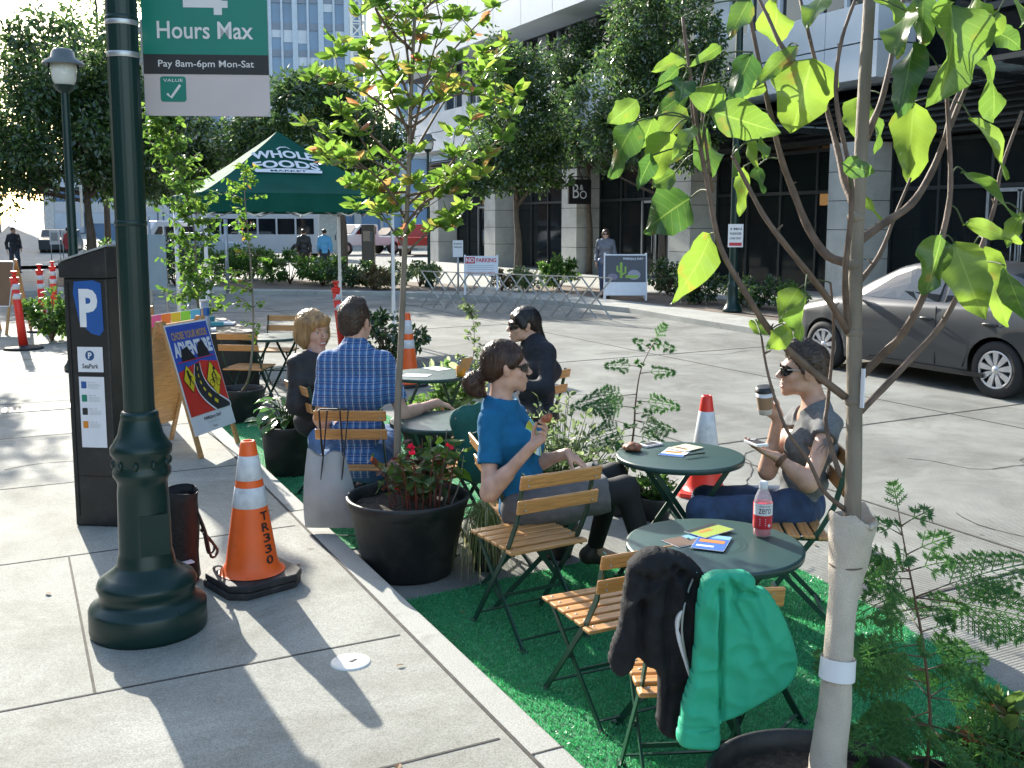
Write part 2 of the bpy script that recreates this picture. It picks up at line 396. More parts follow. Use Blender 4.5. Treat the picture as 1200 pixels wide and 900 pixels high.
# ================================================================ ground
def concrete(name, c, var=.12, groove=None, dirt=((.2, .19, .17), 2.2, .55, .8), bump=.25, spots=False):
    m = mat(name, c, .85, 0, var, 1.6, bump=bump, bs=220, dirt=dirt, spec=.3, detail=9)
    nt = m.node_tree; N = nt.nodes; L = nt.links
    p = N['Principled BSDF']; base = p.inputs['Base Color'].links[0].from_socket
    tc = N.new('ShaderNodeTexCoord'); sp = N.new('ShaderNodeTexNoise'); sp.inputs['Scale'].default_value = 160; sp.inputs['Detail'].default_value = 2
    L.new(tc.outputs['Object'], sp.inputs[0]); r2 = N.new('ShaderNodeValToRGB'); r2.color_ramp.elements[0].position = .35; r2.color_ramp.elements[1].position = .62
    r2.color_ramp.elements[0].color = (.66, .65, .63, 1); r2.color_ramp.elements[1].color = (1.1, 1.1, 1.1, 1); L.new(sp.outputs[0], r2.inputs[0])
    mx = N.new('ShaderNodeMixRGB'); mx.blend_type = 'MULTIPLY'; mx.inputs[0].default_value = .8; L.new(base, mx.inputs[1]); L.new(r2.outputs[0], mx.inputs[2]); L.new(mx.outputs[0], p.inputs['Base Color'])
    if spots:
        vo = N.new('ShaderNodeTexVoronoi'); vo.inputs['Scale'].default_value = 2.6; vo.inputs['Randomness'].default_value = 1; L.new(tc.outputs['Object'], vo.inputs[0]); r3_ = N.new('ShaderNodeValToRGB')
        r3_.color_ramp.elements[0].position = .035; r3_.color_ramp.elements[1].position = .06; r3_.color_ramp.elements[0].color = (.55, .54, .52, 1); r3_.color_ramp.elements[1].color = (1, 1, 1, 1); L.new(vo.outputs['Distance'], r3_.inputs[0])
        st = N.new('ShaderNodeTexNoise'); st.inputs['Scale'].default_value = .8; st.inputs['Detail'].default_value = 10; st.inputs['Roughness'].default_value = .75; st.inputs['Distortion'].default_value = 1.5; L.new(tc.outputs['Object'], st.inputs[0]); r4_ = N.new('ShaderNodeValToRGB')
        r4_.color_ramp.elements[0].position = .36; r4_.color_ramp.elements[1].position = .56; r4_.color_ramp.elements[0].color = (.74, .73, .70, 1); r4_.color_ramp.elements[1].color = (1.04, 1.04, 1.03, 1); L.new(st.outputs[0], r4_.inputs[0])
        b_ = p.inputs['Base Color'].links[0].from_socket
        for rr_n in (r3_, r4_): q_ = N.new('ShaderNodeMixRGB'); q_.blend_type = 'MULTIPLY'; q_.inputs[0].default_value = 1; L.new(b_, q_.inputs[1]); L.new(rr_n.outputs[0], q_.inputs[2]); b_ = q_.outputs[0]
        L.new(b_, p.inputs['Base Color'])
    if groove:
        wv = N.new('ShaderNodeTexWave'); wv.bands_direction = 'Y'; wv.inputs['Scale'].default_value = groove; wv.inputs['Distortion'].default_value = 1.2; wv.inputs['Detail'].default_value = 2; wv.inputs['Detail Scale'].default_value = 4
        L.new(tc.outputs['Object'], wv.inputs[0]); b0 = p.inputs['Normal'].links[0].from_node
        b2 = N.new('ShaderNodeBump'); b2.inputs['Strength'].default_value = .35; b2.inputs['Distance'].default_value = .006
        L.new(wv.outputs[1], b2.inputs['Height']); L.new(b0.outputs[0], b2.inputs['Normal']); L.new(b2.outputs[0], p.inputs['Normal'])
    return m
MT['sidewalk'] = concrete('sidewalk', (.335, .335, .305), spots=True, dirt=((.23, .23, .2), 1.3, .45, .8))
MT['kerb'] = concrete('kerb', (.39, .39, .36), dirt=((.22, .21, .18), 5, .55, .8))
MT['road'] = concrete('road', (.27, .275, .255), groove=16, spots=True, dirt=((.15, .15, .145), .55, .4, .75))
MT['joint'] = mat('joint', (.05, .045, .04), .9, 0, .4, 20)
MT['plaza'] = concrete('plaza', (.38, .38, .35))
def sheet(name, pts, z, m, z0=None, kind='structure'):
    n = len(pts)
    vs = [(x, y, z) for x, y in pts]; fs = [tuple(range(n))]
    if z0 is not None:
        vs += [(x, y, z0) for x, y in pts]; fs += [(i, i+n, (i+1) % n+n, (i+1) % n) for i in range(n)]
    return tag(link_mesh(name, vs, fs, m), kind=kind)
sheet('ground', [(-900, -300), (900, -300), (900, 1500), (-900, 1500)], -.012, MT['road'])
sheet('road', [(1.6, -12), (30, -12), (30, 70), (-60, 70), (-60, 18), (1.6, 18)], 0, MT['road'])
swp = [(-14, -10), (1.49, -10), (1.49, 18.4), (1.2, 19.6), (.5, 20.4), (-14, 20.9)]
sheet('pavement', swp, SW, MT['sidewalk'], -.01)
def strip(mb, pts, w, z, z0):                       # a kerb following a polyline, to its right side
    pts = [Vector((x, y)) for x, y in pts]; n = len(pts); off = []
    for i, p in enumerate(pts):
        d = (pts[min(i+1, n-1)]-pts[max(i-1, 0)]).normalized(); off.append(p+Vector((d.y, -d.x))*w)
    for i in range(n-1):
        a, b, c, d = pts[i], pts[i+1], off[i+1], off[i]
        mb.add([(a.x, a.y, z), (d.x, d.y, z), (c.x, c.y, z), (b.x, b.y, z), (d.x, d.y, z0), (c.x, c.y, z0), (a.x, a.y, z0), (b.x, b.y, z0)],
               [(0, 1, 2, 3), (1, 4, 5, 2), (0, 3, 7, 6)])
kb = MB(); strip(kb, [(1.5, -10), (1.5, 18.4), (1.2, 19.65), (.5, 20.45), (-14, 20.95)], .12, SW+.003, -.01)
tag(kb.build('kerb', MT['kerb'], bevel=.008), kind='structure')
jm = MB()
for y in (1.2, 3.0, 4.0, 5.8, 7.5, 9.3, 11.1, 12.9, 14.7, 16.5): jm.box((-6.2, y, SW+.001), (15.3, .011, .002))
for x, a, b in ((.21, 4, 5.8), (-.5, 5.8, 7.5), (-.5, 7.5, 20), (-2.4, -5, 20), (-.35, 1.2, 3.0)): jm.box((x, (a+b)/2, SW+.002), (.011, b-a, .002))
jm.box((1.492, 4, SW+.001), (.014, 28, .004))
for y in (1.2, 2.85, 6.1, 7.5, 9.3, 11.1, 12.9): jm.box((1.56, y, SW+.004), (.12, .008, .002))
tag(jm.build('pavement_joint', MT['joint']), kind='structure')
rj = MB()
for x in (5.2, 8.4): rj.box((x, 5, .002), (.02, 36, .003))
for y in (-1, 3.6, 6.9, 12, 17, 22): rj.box((6.6, y, .003), (9.6, .018, .003), rz=R(2))
tag(rj.build('road_joint', MT['joint']), kind='structure')
ck = MB(); r_ = random.Random(31)
for (x, y, z, a, n_) in ((4.6, 5.6, .0, .3, 26), (6.4, 8.8, 0, 2.3, 30), (7.6, 12.5, 0, .2, 34), (5.6, 3.4, 0, 1.2, 14), (.5, 5.2, SW, 1.1, 9), (-.1, 8.1, SW, .4, 12), (8.0, 5.2, 0, 2.9, 24), (4.9, 10.4, 0, 1.9, 20)):
    for k in range(n_):
        a += r_.gauss(0, .28); l = r_.uniform(.05, .12); x2, y2 = x+math.cos(a)*l, y+math.sin(a)*l; ck.box(((x+x2)/2, (y+y2)/2, z+.0035), (l*1.1, r_.uniform(.003, .009), .0012), a); x, y = x2, y2
tag(ck.build('paving_crack', MT['joint']), kind='structure')
# far block and its kerb, with the road beyond it
kp = [(11.6, -12), (11.6, 13.0), (11.75, 15.5), (12.0, 18.1), (11.6, 20.6), (10.8, 22.9), (9.4, 24.9), (7.4, 26.6), (4.93, 28.1), (2.5, 29.3), (.9, 30), (-6, 31.5), (-40, 33)]
sheet('far_pavement', kp+[(-40, 44), (4, 44), (14, 40), (19, 50), (60, 50), (60, -12)], SW, MT['plaza'], -.01)
kb = MB(); strip(kb, list(reversed(kp)), .16, SW+.004, -.01)
tag(kb.build('far_kerb', MT['kerb'], bevel=.01), kind='structure')
sheet('hill_pavement', [(-1.5, 47), (4.8, 47), (10, 190), (2, 190)], 0, MT['plaza'])
o = bpy.data.objects['hill_pavement']
for v in o.data.vertices: v.co.z = .14 if v.co.y < 60 else 3.2
# artificial turf laid along the kerb: two mats with short blades
turf_a = [(1.63, 4.62), (1.63, -1), (3.35, 1.6), (3.56, 2.51), (3.78, 3.65), (3.86, 4.66), (2.9, 4.74)]
turf_b = [(1.63, 9.6), (1.63, 5.55), (2.05, 5.5), (3.1, 6.15), (3.3, 7.4), (3.3, 9.6)]
MT['turf_base'] = mat('turf_base', (.022, .21, .08), .8, 0, .35, 30, bump=.8, bs=250)
for nm, pl in (('turf_base', turf_a), ('turf_base', turf_b)): sheet(nm, pl, .006, MT['turf_base'])
def inpoly(x, y, P):
    c = np.zeros(len(x), bool); n = len(P)
    for i in range(n):
        (x1, y1), (x2, y2) = P[i], P[(i+1) % n]
        m = ((y1 > y) != (y2 > y)) & (x < (x2-x1)*(y-y1)/(y2-y1+1e-12)+x1); c ^= m
    return c
MT['turf'] = leafmat('turf', [(0, (.02, .20, .07)), (.5, (.04, .31, .12)), (.9, (.055, .35, .16)), (1, (.18, .5, .3))], .25, .3, .9)
for pl, n, ym in ((turf_a, 150000, 1.3), (turf_b, 45000, 5)):
    xs = rs.uniform(1.6, 3.95, n); ys = rs.uniform(ym, max(p[1] for p in pl), n); k = inpoly(xs, ys, pl)
    # tufts bend in swathes
    xs = xs[k]; ys = ys[k]; m = len(xs); P = np.stack([xs, ys, np.full(m, .006)], 1)
    lean = np.array([noise.noise(Vector((a*5, b*5, 0))) for a, b in zip(xs[::1], ys[::1])])
    d = np.stack([rs.normal(0, .6, m)+lean, rs.normal(0, .6, m)-lean, np.full(m, .9)], 1)
    v, f = leaves(P, d, rs.uniform(.010, .019, m), 'rhomb', wide=.5)
    tag(leaf_obj('artificial_grass', [(v, f)], MT['turf']), 'bright green artificial turf blades laid on the road beside the kerb', 'turf', kind='stuff')
# soil beds on the far block
MT['bed'] = mat('bed', (.16, .12, .09), .95, 0, .3, 4, bump=.8, bs=40)
sheet('planting_bed', [(5.6, 28.5), (9.5, 25.4), (11.0, 24.4), (12.2, 26.5), (10.5, 31), (7, 32.5), (4.9, 31)], SW+.005, MT['bed'])
sheet('planting_bed', [(12.6, 25.6), (12.9, 19), (12.7, 13), (14.9, 13), (15.2, 19), (14.6, 25.6)], SW+.005, MT['bed'])
sheet('planting_bed', [(1, 31.5), (3.8, 30.5), (4.6, 36), (1.2, 37)], SW+.005, MT['bed'])
# ================================================================ building on the right
MT['stone'] = concrete('stone', (.5, .5, .48), dirt=((.27, .27, .26), 1.0, .5, .85), bump=.1)
MT['panel'] = mat('panel', (.55, .6, .66), .45, 0, .06, 1.2)
MT['darkmetal'] = mat('darkmetal', (.03, .035, .038), .45, .3, .1, 4)
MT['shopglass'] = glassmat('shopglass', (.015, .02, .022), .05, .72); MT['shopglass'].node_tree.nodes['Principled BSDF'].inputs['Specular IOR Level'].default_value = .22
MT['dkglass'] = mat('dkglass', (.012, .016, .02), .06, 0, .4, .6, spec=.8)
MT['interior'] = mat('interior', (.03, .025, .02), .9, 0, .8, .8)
MT['lampglow'] = emis('lampglow', (1, .55, .2), 1.2)
B = empty('office_building', (18.2, 17.5, 0), 0, 'pale stone and metal panel office building with dark shopfronts across the street', 'building')
FX = 0.0
colY = [-15.2, -8.6, -1.9, 4.8, 11.2, 17.9, 24.6, 31.3, 38.0, 44.2]
for cy in colY:
    m = MB(); y0 = cy-17.5
    zz = [.1, 1.05, 1.75, 2.45, 3.15, 3.85]
    for a, b in zip(zz[:-1], zz[1:]): m.box((FX+.55, y0+.55, (a+b)/2), (1.08, 1.08, b-a-.018))
    m.cur = 1; m.box((FX+.55, y0+.55, 1.98), (1.04, 1.04, 3.7))
    m.build('column', [MT['stone'], MT['joint']], B)
L0, L1 = -34, 29                                     # local extent along the street
m = MB(); m.box((FX+6.5, (L0+L1)/2, 4.35), (12, L1-L0, .9)); m.build('beam', MT['darkmetal'], B)
m = MB()
for i in range(7): m.box((FX+.42, 12, 4.0+i*.14), (.12, 34, .05))
m.build('louvre', MT['darkmetal'], B)
# shop windows: frames, glass, doors between the columns
for i in range(len(colY)-1):
    a = colY[i]-17.5+1.1; b = colY[i+1]-17.5
    m = MB()
    for k in range(5): m.box((FX+1.0, a+(b-a)*k/4, 2.0), (.09, .07, 3.8))
    for z in (.14, 2.72, 3.8): m.box((FX+1.0, (a+b)/2, z), (.11, b-a-.06, .09))
    m.build('window_frame', MT['darkmetal'], B)
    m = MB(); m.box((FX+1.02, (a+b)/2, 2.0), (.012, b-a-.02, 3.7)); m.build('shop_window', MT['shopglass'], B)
    if i % 2 == 0:
        d = empty('shop_door', (FX+.98, a+(b-a)*.375, .12)); d.parent = B
        m = MB()
        for yy in (-.78, -.02, .02, .78): m.box((0, yy, 1.25), (.05, .07, 2.5))
        for z in (.04, 2.5): m.box((0, 0, z), (.05, 1.6, .08))
        m.build('door_frame', MT['galv'], d)
        m = MB(); m.tube([(-.06, -.12, .8), (-.06, -.12, 1.5)], .015); m.tube([(-.06, .12, .8), (-.06, .12, 1.5)], .015); m.build('door_handle', MT['steel'], d)
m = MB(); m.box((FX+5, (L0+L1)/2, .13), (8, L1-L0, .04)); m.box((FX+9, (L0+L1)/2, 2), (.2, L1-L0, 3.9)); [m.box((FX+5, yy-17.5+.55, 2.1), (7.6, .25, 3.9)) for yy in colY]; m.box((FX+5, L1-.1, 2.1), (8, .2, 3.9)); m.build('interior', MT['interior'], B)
m = MB()
for y, x, z, s in ((15.6, 2.4, 1.9, .22), (16.2, 2.6, 1.9, .16), (10.5, 3, 2.6, .2), (4.4, 2.6, 2.6, .3), (2.9, 3, 2.3, .16), (-3, 3, 2.7, .3), (16.9, 3.4, 2.3, .12)):
    m.lathe([(s*.5, -s*.6), (s*.62, -s*.2), (s*.5, s*.6), (.01, s*.62)], (FX+x, y, z), 12)
m.build('lamp_shade', MT['lampglow'], B)
m = MB()
for k in range(70):
    m.box((FX+random.uniform(1.8, 3.2), random.uniform(-12, 24), random.uniform(.5, 1.7)), (.3, random.uniform(.2, 1.3), random.uniform(.3, 1.1)))
m.build('display_shelf', [mat('shelfstuff', (.14, .1, .06), .6, 0, .9, 2.5)], B)
# upper storeys: panel band, windows, projecting volume above
m = MB(); PL = []
y = -.3
while y < L1-.1:
    for z0, z1 in ((5.2, 6.02), (6.04, 6.9)): m.box((FX+.2, y+.83, (z0+z1)/2), (1.2, 1.64, z1-z0-.015))
    y += 1.66
m.cur = 1; m.box((FX+.28, (y-.3)/2, 6.05), (1.2, y+.25, 1.68)); m.build('panel_band', [MT['panel'], MT['darkmetal']], B)
m = MB(); m.box((FX+1.3, L1/2-.2, 8.05), (.1, L1, 2.3)); m.build('upper_window', MT['dkglass'], B)
m = MB()
for k in range(24): m.box((FX+1.2, -.2+k*1.25, 8.05), (.14, .09 if k % 3 else .7, 2.3))
m.build('upper_mullion', MT['panel'], B)
m = MB(); y = 7.0
while y < L1+2:
    for k in range(6): m.box((FX+.0, y+1.2, 9.7+k*1.1), (1.6, 2.37, 1.07))
    y += 2.4
m.cur = 1; m.box((FX+.8, (y+7)/2, 12.3), (3.0, y-7.1, 6.2)); m.build('upper_storey', [mat('pale_panel', (.62, .66, .7), .5, 0, .05, 1), MT['darkmetal']], B)
m = MB(); m.box((FX+7.5, (L0+L1)/2, 11), (12, L1-L0, 12)); m.build('building_core', MT['dkglass'], B)
m = MB()
for k in range(20): m.box((FX+1.35, L0+k*1.7, 9), (.16, .09, 9))
for z in (4.9, 6.6, 8.4, 10.2, 12): m.box((FX+1.35, L0/2-.4, z), (.2, -L0-1, .16))
m.build('curtain_wall', MT['darkmetal'], B)
for y0, z in ((4.5, 4.25), (-4.8, 4.9), (-12.2, 4.9), (-4.8, 6.7)):
    m = MB(); m.box((FX-.8, y0, z), (2.4, 5.4, .035)); m.cur = 1
    for k in range(5): m.bar((FX-2, y0-2.6+k*1.3, z-.05), (FX+.6, y0-2.6+k*1.3, z-.1), .05, .14)
    for xx in (-2.0, -.2): m.bar((FX+xx, y0-2.7, z-.03), (FX+xx, y0+2.7, z-.03), .06, .1)
    m.build('awning', [glassmat('awningglass', (.35, .45, .48), .1, .6), MT['darkmetal']], B)
# the buildings along the near side of the street, to the left of the view
NB = empty('brick_building', (-16, 0, 0), 0, 'long brown brick street building beside the near pavement', 'building')
m = MB(); m.box((-4, -4, 4.5), (8, 44, 9)); m.build('wall', mat('brown_brick', (.12, .075, .055), .85, 0, .25, 3), NB); m = MB()
for k in range(14): m.box((.0, -24+k*3.1, 1.9), (.12, 2.2, 2.8)); m.box((.0, -24+k*3.1, 6.3), (.12, 1.4, 1.8))
m.build('window', MT['dkglass'], NB)
NB2 = empty('brick_building', (-15, 72, 0), 0, 'tall brown brick street building beyond the cross street on the left', 'building')
m = MB(); m.box((-5, 0, 8), (10, 84, 16)); m.build('wall', mat('brown_brick2', (.11, .08, .065), .85, 0, .25, 3), NB2); m = MB()
for k in range(22): m.box((.0, -39+k*3.7, 2), (.12, 2.6, 3)); m.box((.0, -39+k*3.7, 7), (.12, 1.6, 2)); m.box((.0, -39+k*3.7, 11.5), (.12, 1.6, 2))
m.build('window', MT['dkglass'], NB2)
# hanging shop sign
S = empty('hanging_shop_sign', (18.0, 31.15, 3.0), 0, 'small black hanging shop sign with white lettering beside a stone column', 'sign')
m = MB(); m.box((.0, -.4, 0), (.9, .1, .85)); m.build('sign_board', MT['black'], S, bevel=.01)
f = Flat(); wm = MT['white']; f.text('B', -.3, -.22, -.05, .26, wm, 1); f.text('&', -.02, .06, .12, .24, wm, 1); f.text('O', -.02, -.24, .26, .04, wm, 1)
f.build('lettering', S, axes((0, -.452, 0), (1, 0, 0), (0, 0, 1), (0, -1, 0)))
m = MB(); m.tube([(-.35, -.4, .43), (-.35, -.4, .52), (.5, -.2, .52)], .02); m.build('bracket', MT['darkmetal'], S)
# ================================================================ distant buildings
def tower(name, loc, sx, sy, h, nx, nz, label, glass, frame_, spand, rz=0):
    T = empty(name, loc, rz, label, 'building')
    gm = MB(); gm.box((0, 0, h/2), (sx, sy, h))
    m = MB(); fw = sx/nx
    for k in range(nx+1):
        m.box((-sx/2+k*fw, -sy/2-.2, h/2), (.28 if k % 2 else .7, .5, h))
    for k in range(max(2, int(sy/fw))+1): m.box((-sx/2-.2, -sy/2+k*fw, h/2), (.5, .4, h)); m.box((sx/2+.2, -sy/2+k*fw, h/2), (.5, .4, h))
    m.build('mullion', frame_, T)
    m = MB()
    for k in range(nz+1): m.box((0, 0, k*h/nz), (sx+.3, sy+.3, h/nz*.26))
    m.build('spandrel', spand, T)
    m = gm
    m.cur = 1
    for k in range(nx):                              # blinds drawn to different heights
        for j in range(nz):
            if random.random() < .55: q = random.uniform(.2, .55); m.box((-sx/2+(k+.5)*fw, -sy/2-.05, (j+1-.13-q/2)*h/nz), (fw*.8, .12, q*h/nz))
    m.build('glazing', [glass, MT['panel']], T)
    return T
gb = mat('towerglass', (.14, .24, .38), .25, 0, .35, .08, spec=.6); gf = mat('towerframe', (.45, .52, .6), .5); gsp = mat('spandrel', (.2, .24, .3), .5)
p = G(372, 262.5, .3)
def far(px, dist): d = ray(px, 262); h = Vector((d.x, d.y, 0)).normalized(); return h*dist
tower('glass_tower', far(362, 150), 15.5, 14, 60, 9, 17, 'blue glass office tower behind the canopy tent and dark tree', gb, gf, gsp, -R(18))
tower('glass_tower', far(530, 170), 17, 16, 80, 10, 22, 'tall pale glass tower behind the leafy potted tree', gb, mat('paleframe', (.6, .63, .66), .5), mat('sp2', (.45, .48, .52), .5), -R(22))
tower('grey_building', far(262, 105), 17, 10, 13.5, 9, 4, 'low grey concrete building far behind the canopy tent', gb, gsp, gsp, -R(14))
tower('grey_building', far(-62, 120), 9, 30, 34, 5, 10, 'tall grey building at the far left edge behind the trees', gb, gsp, gsp, 0)
brk = mat('brick', (.26, .10, .06), .85, 0, .25, 3)
bb = empty('brick_building', (-3.9, 62, 0), 0, 'red brick building beside the far pavement on the left', 'building')
m = MB(); m.box((-3, 5, 4.2), (6, 26, 8.2)); m.build('wall', brk, bb)
m = MB()
for k in range(5): m.box((-.02, -5+k*4.6, 2.2), (.1, 2.4, 2.6)); m.box((-.02, -5+k*4.6, 6), (.1, 1.8, 1.8))
m.build('window', MT['dkglass'], bb)
m = MB(); m.box((-2.9, 5, 8.5), (6.4, 26.4, .5)); m.box((.5, 5, 3.9), (1.2, 22, .15)); m.build('cornice', MT['stone'], bb)
# low buildings closing the cross street
tower('street_building', far(455, 118), 26, 12, 9.5, 10, 2, 'low pale shop building beyond the parked trucks', gb, mat('f3', (.5, .48, .45), .6), mat('f4', (.42, .42, .42), .6), -R(26))
tower('street_building', far(215, 96), 20, 12, 6.5, 7, 2, 'low white building behind the bus and vans', gb, mat('f5', (.6, .6, .58), .6), mat('f6', (.6, .6, .6), .6), -R(12))
# crane
C = empty('tower_crane', far(424, 120), -R(15), 'white and yellow lattice crane mast rising between the two towers', 'crane')
m = MB()
for z0, z1, ci in ((0, 14.5, 1), (14.5, 42, 0)):
    m.cur = ci
    for sx in (-.8, .8):
        for sy in (-.8, .8): m.bar((sx, sy, z0), (sx, sy, z1), .26, .26)
    z = z0
    while z < z1:
        for a, b in (((-.8, -.8), (.8, -.8)), ((.8, -.8), (.8, .8)), ((.8, .8), (-.8, .8)), ((-.8, .8), (-.8, -.8))):
            m.bar((a[0], a[1], z), (b[0], b[1], z), .12, .12); m.bar((a[0], a[1], z), (b[0], b[1], z+1.7), .13, .13)
        z += 1.7
m.build('mast', [mat('cranewhite', (.75, .72, .66), .5), mat('craneyellow', (.6, .36, .04), .5)], C)

# dry leaves blown onto the paving
r_ = random.Random(21); lfm = flat('dry_leaf', (.16, .09, .04), .8)
for k, (x, y, z) in enumerate([(1.32, 3.7, SW), (1.05, 2.95, SW), (.1, 5.2, SW), (.9, 6.3, SW), (1.3, 5.1, SW), (-.3, 7.1, SW), (2.3, 3.6, .02), (2.9, 3.2, .02), (3.4, 3.3, .02), (1.9, 4.3, .02), (2.7, 5.2, 0), (4.2, 4.4, 0), (5.0, 6.5, 0), (3.9, 7.6, 0), (.6, 8.9, SW), (5.9, 9.1, 0)]):
    v, f = leaves([(0, 0, .004)], [(math.cos(k), math.sin(k), .02)], r_.uniform(.035, .06), 'oval', up=[(.2, .1, 1)]); o = link_mesh('fallen_leaf', v, f, lfm); o.location = (x, y, z+.003)
    tag(o, 'small dry brown leaf lying on the pavement, road or turf', 'leaf', 'fallen leaves on the ground')
# ================================================================ foreground lamp post with its parking sign
pc = G(175, 735, SW); 
P = empty('lamp_post', pc, 0, 'thick dark green fluted lamp post rising from the pavement in the foreground', 'lamp post')
m = MB(); m.lathe([(.0, 0), (.246, 0), (.25, .02), (.25, .11), (.243, .125), (.215, .14), (.2, .165), (.205, .19), (.213, .21), (.205, .235), (.17, .26), (.135, .285), (.125, .30)], n=48); m.build('plinth', MT['green_metal'], P)
m = MB(); m.lathe([(.125, .30), (.118, .34), (.112, .36), (.108, .62), (.104, .66), (.108, .68), (.121, .70), (.123, .72), (.115, .735), (.116, .78), (.128, .80), (.13, .825), (.116, .845), (.095, .88), (.082, .94), (.078, .955), (.08, .965), (.075, .98), (.066, .985)], n=64, flute=(.37, .61, 12)); 
m.build('fluted_base', MT['green_metal'], P)
m = MB(); m.lathe([(.064, .98), (.064, 2.0), (.062, 6.5)], n=64, flute=(.99, 6, 20))
for z in (1.78, 2.62): m.lathe([(.0645, z), (.067, z+.005), (.067, z+.018), (.0645, z+.023)], n=32)
m.build('shaft', MT['green_metal'], P)
m = MB()
for k in range(10):
    a = k*.628; m.sphere((.116*math.cos(a), .116*math.sin(a), .758), .02, 8, 6, (.6, .6, 1)); 
m.build('ornament', MT['green_metal'], P)
m = MB(); m.box((.16*math.cos(-.9), .16*math.sin(-.9)-.085, .07), (.004, .02, .12)); m.box((.03, -.108, .45), (.12, .01, .18)); m.build('access_panel', MT['green_metal'], P)
# overhead arm and lamp, above the frame
m = MB(); m.tube([(0, 0, 6.4), (0, 0, 7.0), (.5, .1, 7.4), (1.2, .2, 7.5)], .045); m.build('arm', MT['green_metal'], P)
m = MB(); m.sphere((1.35, .22, 7.42), .2, 14, 8, (1.4, .8, .4)); m.build('lamp_head', MT['green_metal'], P)
# parking sign
SG = (.0, .105, .078)
MT['signgreen'] = mat('signgreen', (0, .17, .125), .4, 0, .05, 4, dirt=((.08, .22, .2), 30, .68, .8)); MT['signpale'] = mat('signpale', (.5, .43, .43), .5, 0, .05, 4); MT['ink'] = mat('ink', (.012, .012, .014), .5)
sp = D(244, 136, 4.42); sgo = empty('parking_sign', sp, -YAW+R(4), 'green white and black parking sign clamped to the foreground lamp post', 'sign')
m = MB(); m.box((0, .004, .46), (.54, .003, .92)); m.build('sign_panel', MT['galv'], sgo)
f = Flat(); W_ = .268; wt = flat('signwhite', (.62, .6, .6))
f.rrect(-W_, .0, W_, .92, .03, MT['signpale'], 0); f.rect(-W_, .245, W_, .89, MT['signgreen'], 1); f.rect(-W_, .178, W_, .262, MT['ink'], 2)
f.text('Hours Max', -.205, .328, .205, .402, wt, 3, .012); f.text('Pay 8am-6pm Mon-Sat', -.205, .200, .205, .238, wt, 3, .006)
f.poly([(-.09, .46), (.04, .46), (.04, .43), (.075, .43), (.075, .46), (.10, .46), (.10, .49), (.075, .49), (.075, .72), (.03, .72), (-.09, .5)], wt, 3); f.poly([(-.04, .495), (.03, .495), (.03, .62)], MT['signgreen'], 4)
f.rrect(-.2, .06, -.09, .168, .012, MT['signgreen'], 2); f.text('VALUE', -.187, .145, -.103, .158, wt, 3, .006); f.line([(-.172, .095), (-.155, .078), (-.115, .132)], .011, wt, 3)
f.build('printed_face', sgo, axes((0, 0, 0), (1, 0, 0), (0, 0, 1), (0, -1, 0)))
m = MB(); 
for z in (.215, .345): m.bar((-.26, .03, z+.02), (-.38, .05, z+.02), .06, .02)
m.box((-.262, .02, .29), (.035, .025, .24)); m.build('bracket', MT['galv'], sgo)
m = MB(); 
lp = Vector((pc.x, pc.y, 0)) - Vector((sp.x, sp.y, 0)); a = -sgo.rotation_euler.z; lx = lp.x*math.cos(a)-lp.y*math.sin(a); ly = lp.x*math.sin(a)+lp.y*math.cos(a)
for z in (.215, .345): m.lathe([(.0655, 0), (.0665, .003), (.0665, .02), (.0655, .023)], (lx, ly, z), 32)
m.build('clamp_band', MT['steel'], sgo)
# ================================================================ pay station
pa = G(78, 622, SW); M_ = empty('pay_station', G(118, 617, SW)+Vector((.03, .14, 0)), -YAW-R(6), 'tall dark grey parking pay station with blue letter P beside the lamp post', 'pay station')
MT['charcoal'] = mat('charcoal', (.022, .023, .025), .38, .2, .08, 8, dirt=((.05, .05, .05), 7, .5, .8)); MT['pblue'] = flat('pblue', (.012, .09, .33), .4)
M_.scale = (.86, 1, .925); M_.location += c_r*.03
m = MB(); m.box((0, 0, .8), (.31, .28, 1.6)); m.build('body', MT['charcoal'], M_, bevel=.012)
m = MB(); m.prism([(-.17, 1.6), (.17, 1.6), (.17, 1.79), (-.17, 1.69)], axes((0, .16, 0), (1, 0, 0), (0, 0, 1), (0, -1, 0)), .32); m.build('hood', MT['charcoal'], M_, bevel=.006)
m = MB(); m.bar((-.185, 0, 1.697), (.185, 0, 1.802), .012, .34, (0, 1, 0)) ; m.build('solar_panel', MT['galv'], M_)
m = MB(); m.box((-.165, 0, 1.05), (.03, .2, .8)); m.box((-.172, -.03, .7), (.03, .12, .4)); m.build('side_housing', MT['black'], M_, bevel=.01)
m = MB(); m.box((-.12, -.143, .82), (.004, .006, 1.5)); m.box((.0, -.142, .33), (.3, .005, .004)); m.sphere((-.085, -.142, 1.13), .008); m.build('panel_seam', MT['black'], M_)
f = Flat(); lw = MT['paper']
f.poly([(-.085, 1.5), (-.075, 1.575), (.06, 1.585), (.115, 1.565), (.12, 1.27), (.09, 1.235), (.03, 1.25), (-.05, 1.32)], MT['pblue'], 0)
f.text('P', -.045, 1.29, .085, 1.53, MT['white'], 1, .045)
f.rect(-.075, 1.005, .105, 1.165, lw, 0); f.circ(.012, 1.11, .032, flat('navy', (.02, .07, .2)), 1); f.text('P', .0, 1.09, .026, 1.13, MT['white'], 2, .03); f.text('SeaPark', -.045, 1.028, .07, 1.058, MT['ink'], 1, .02)
f.rect(-.075, .98, .105, 1.0, MT['ink'], 0); f.rect(-.075, .52, .105, .975, lw, 0)
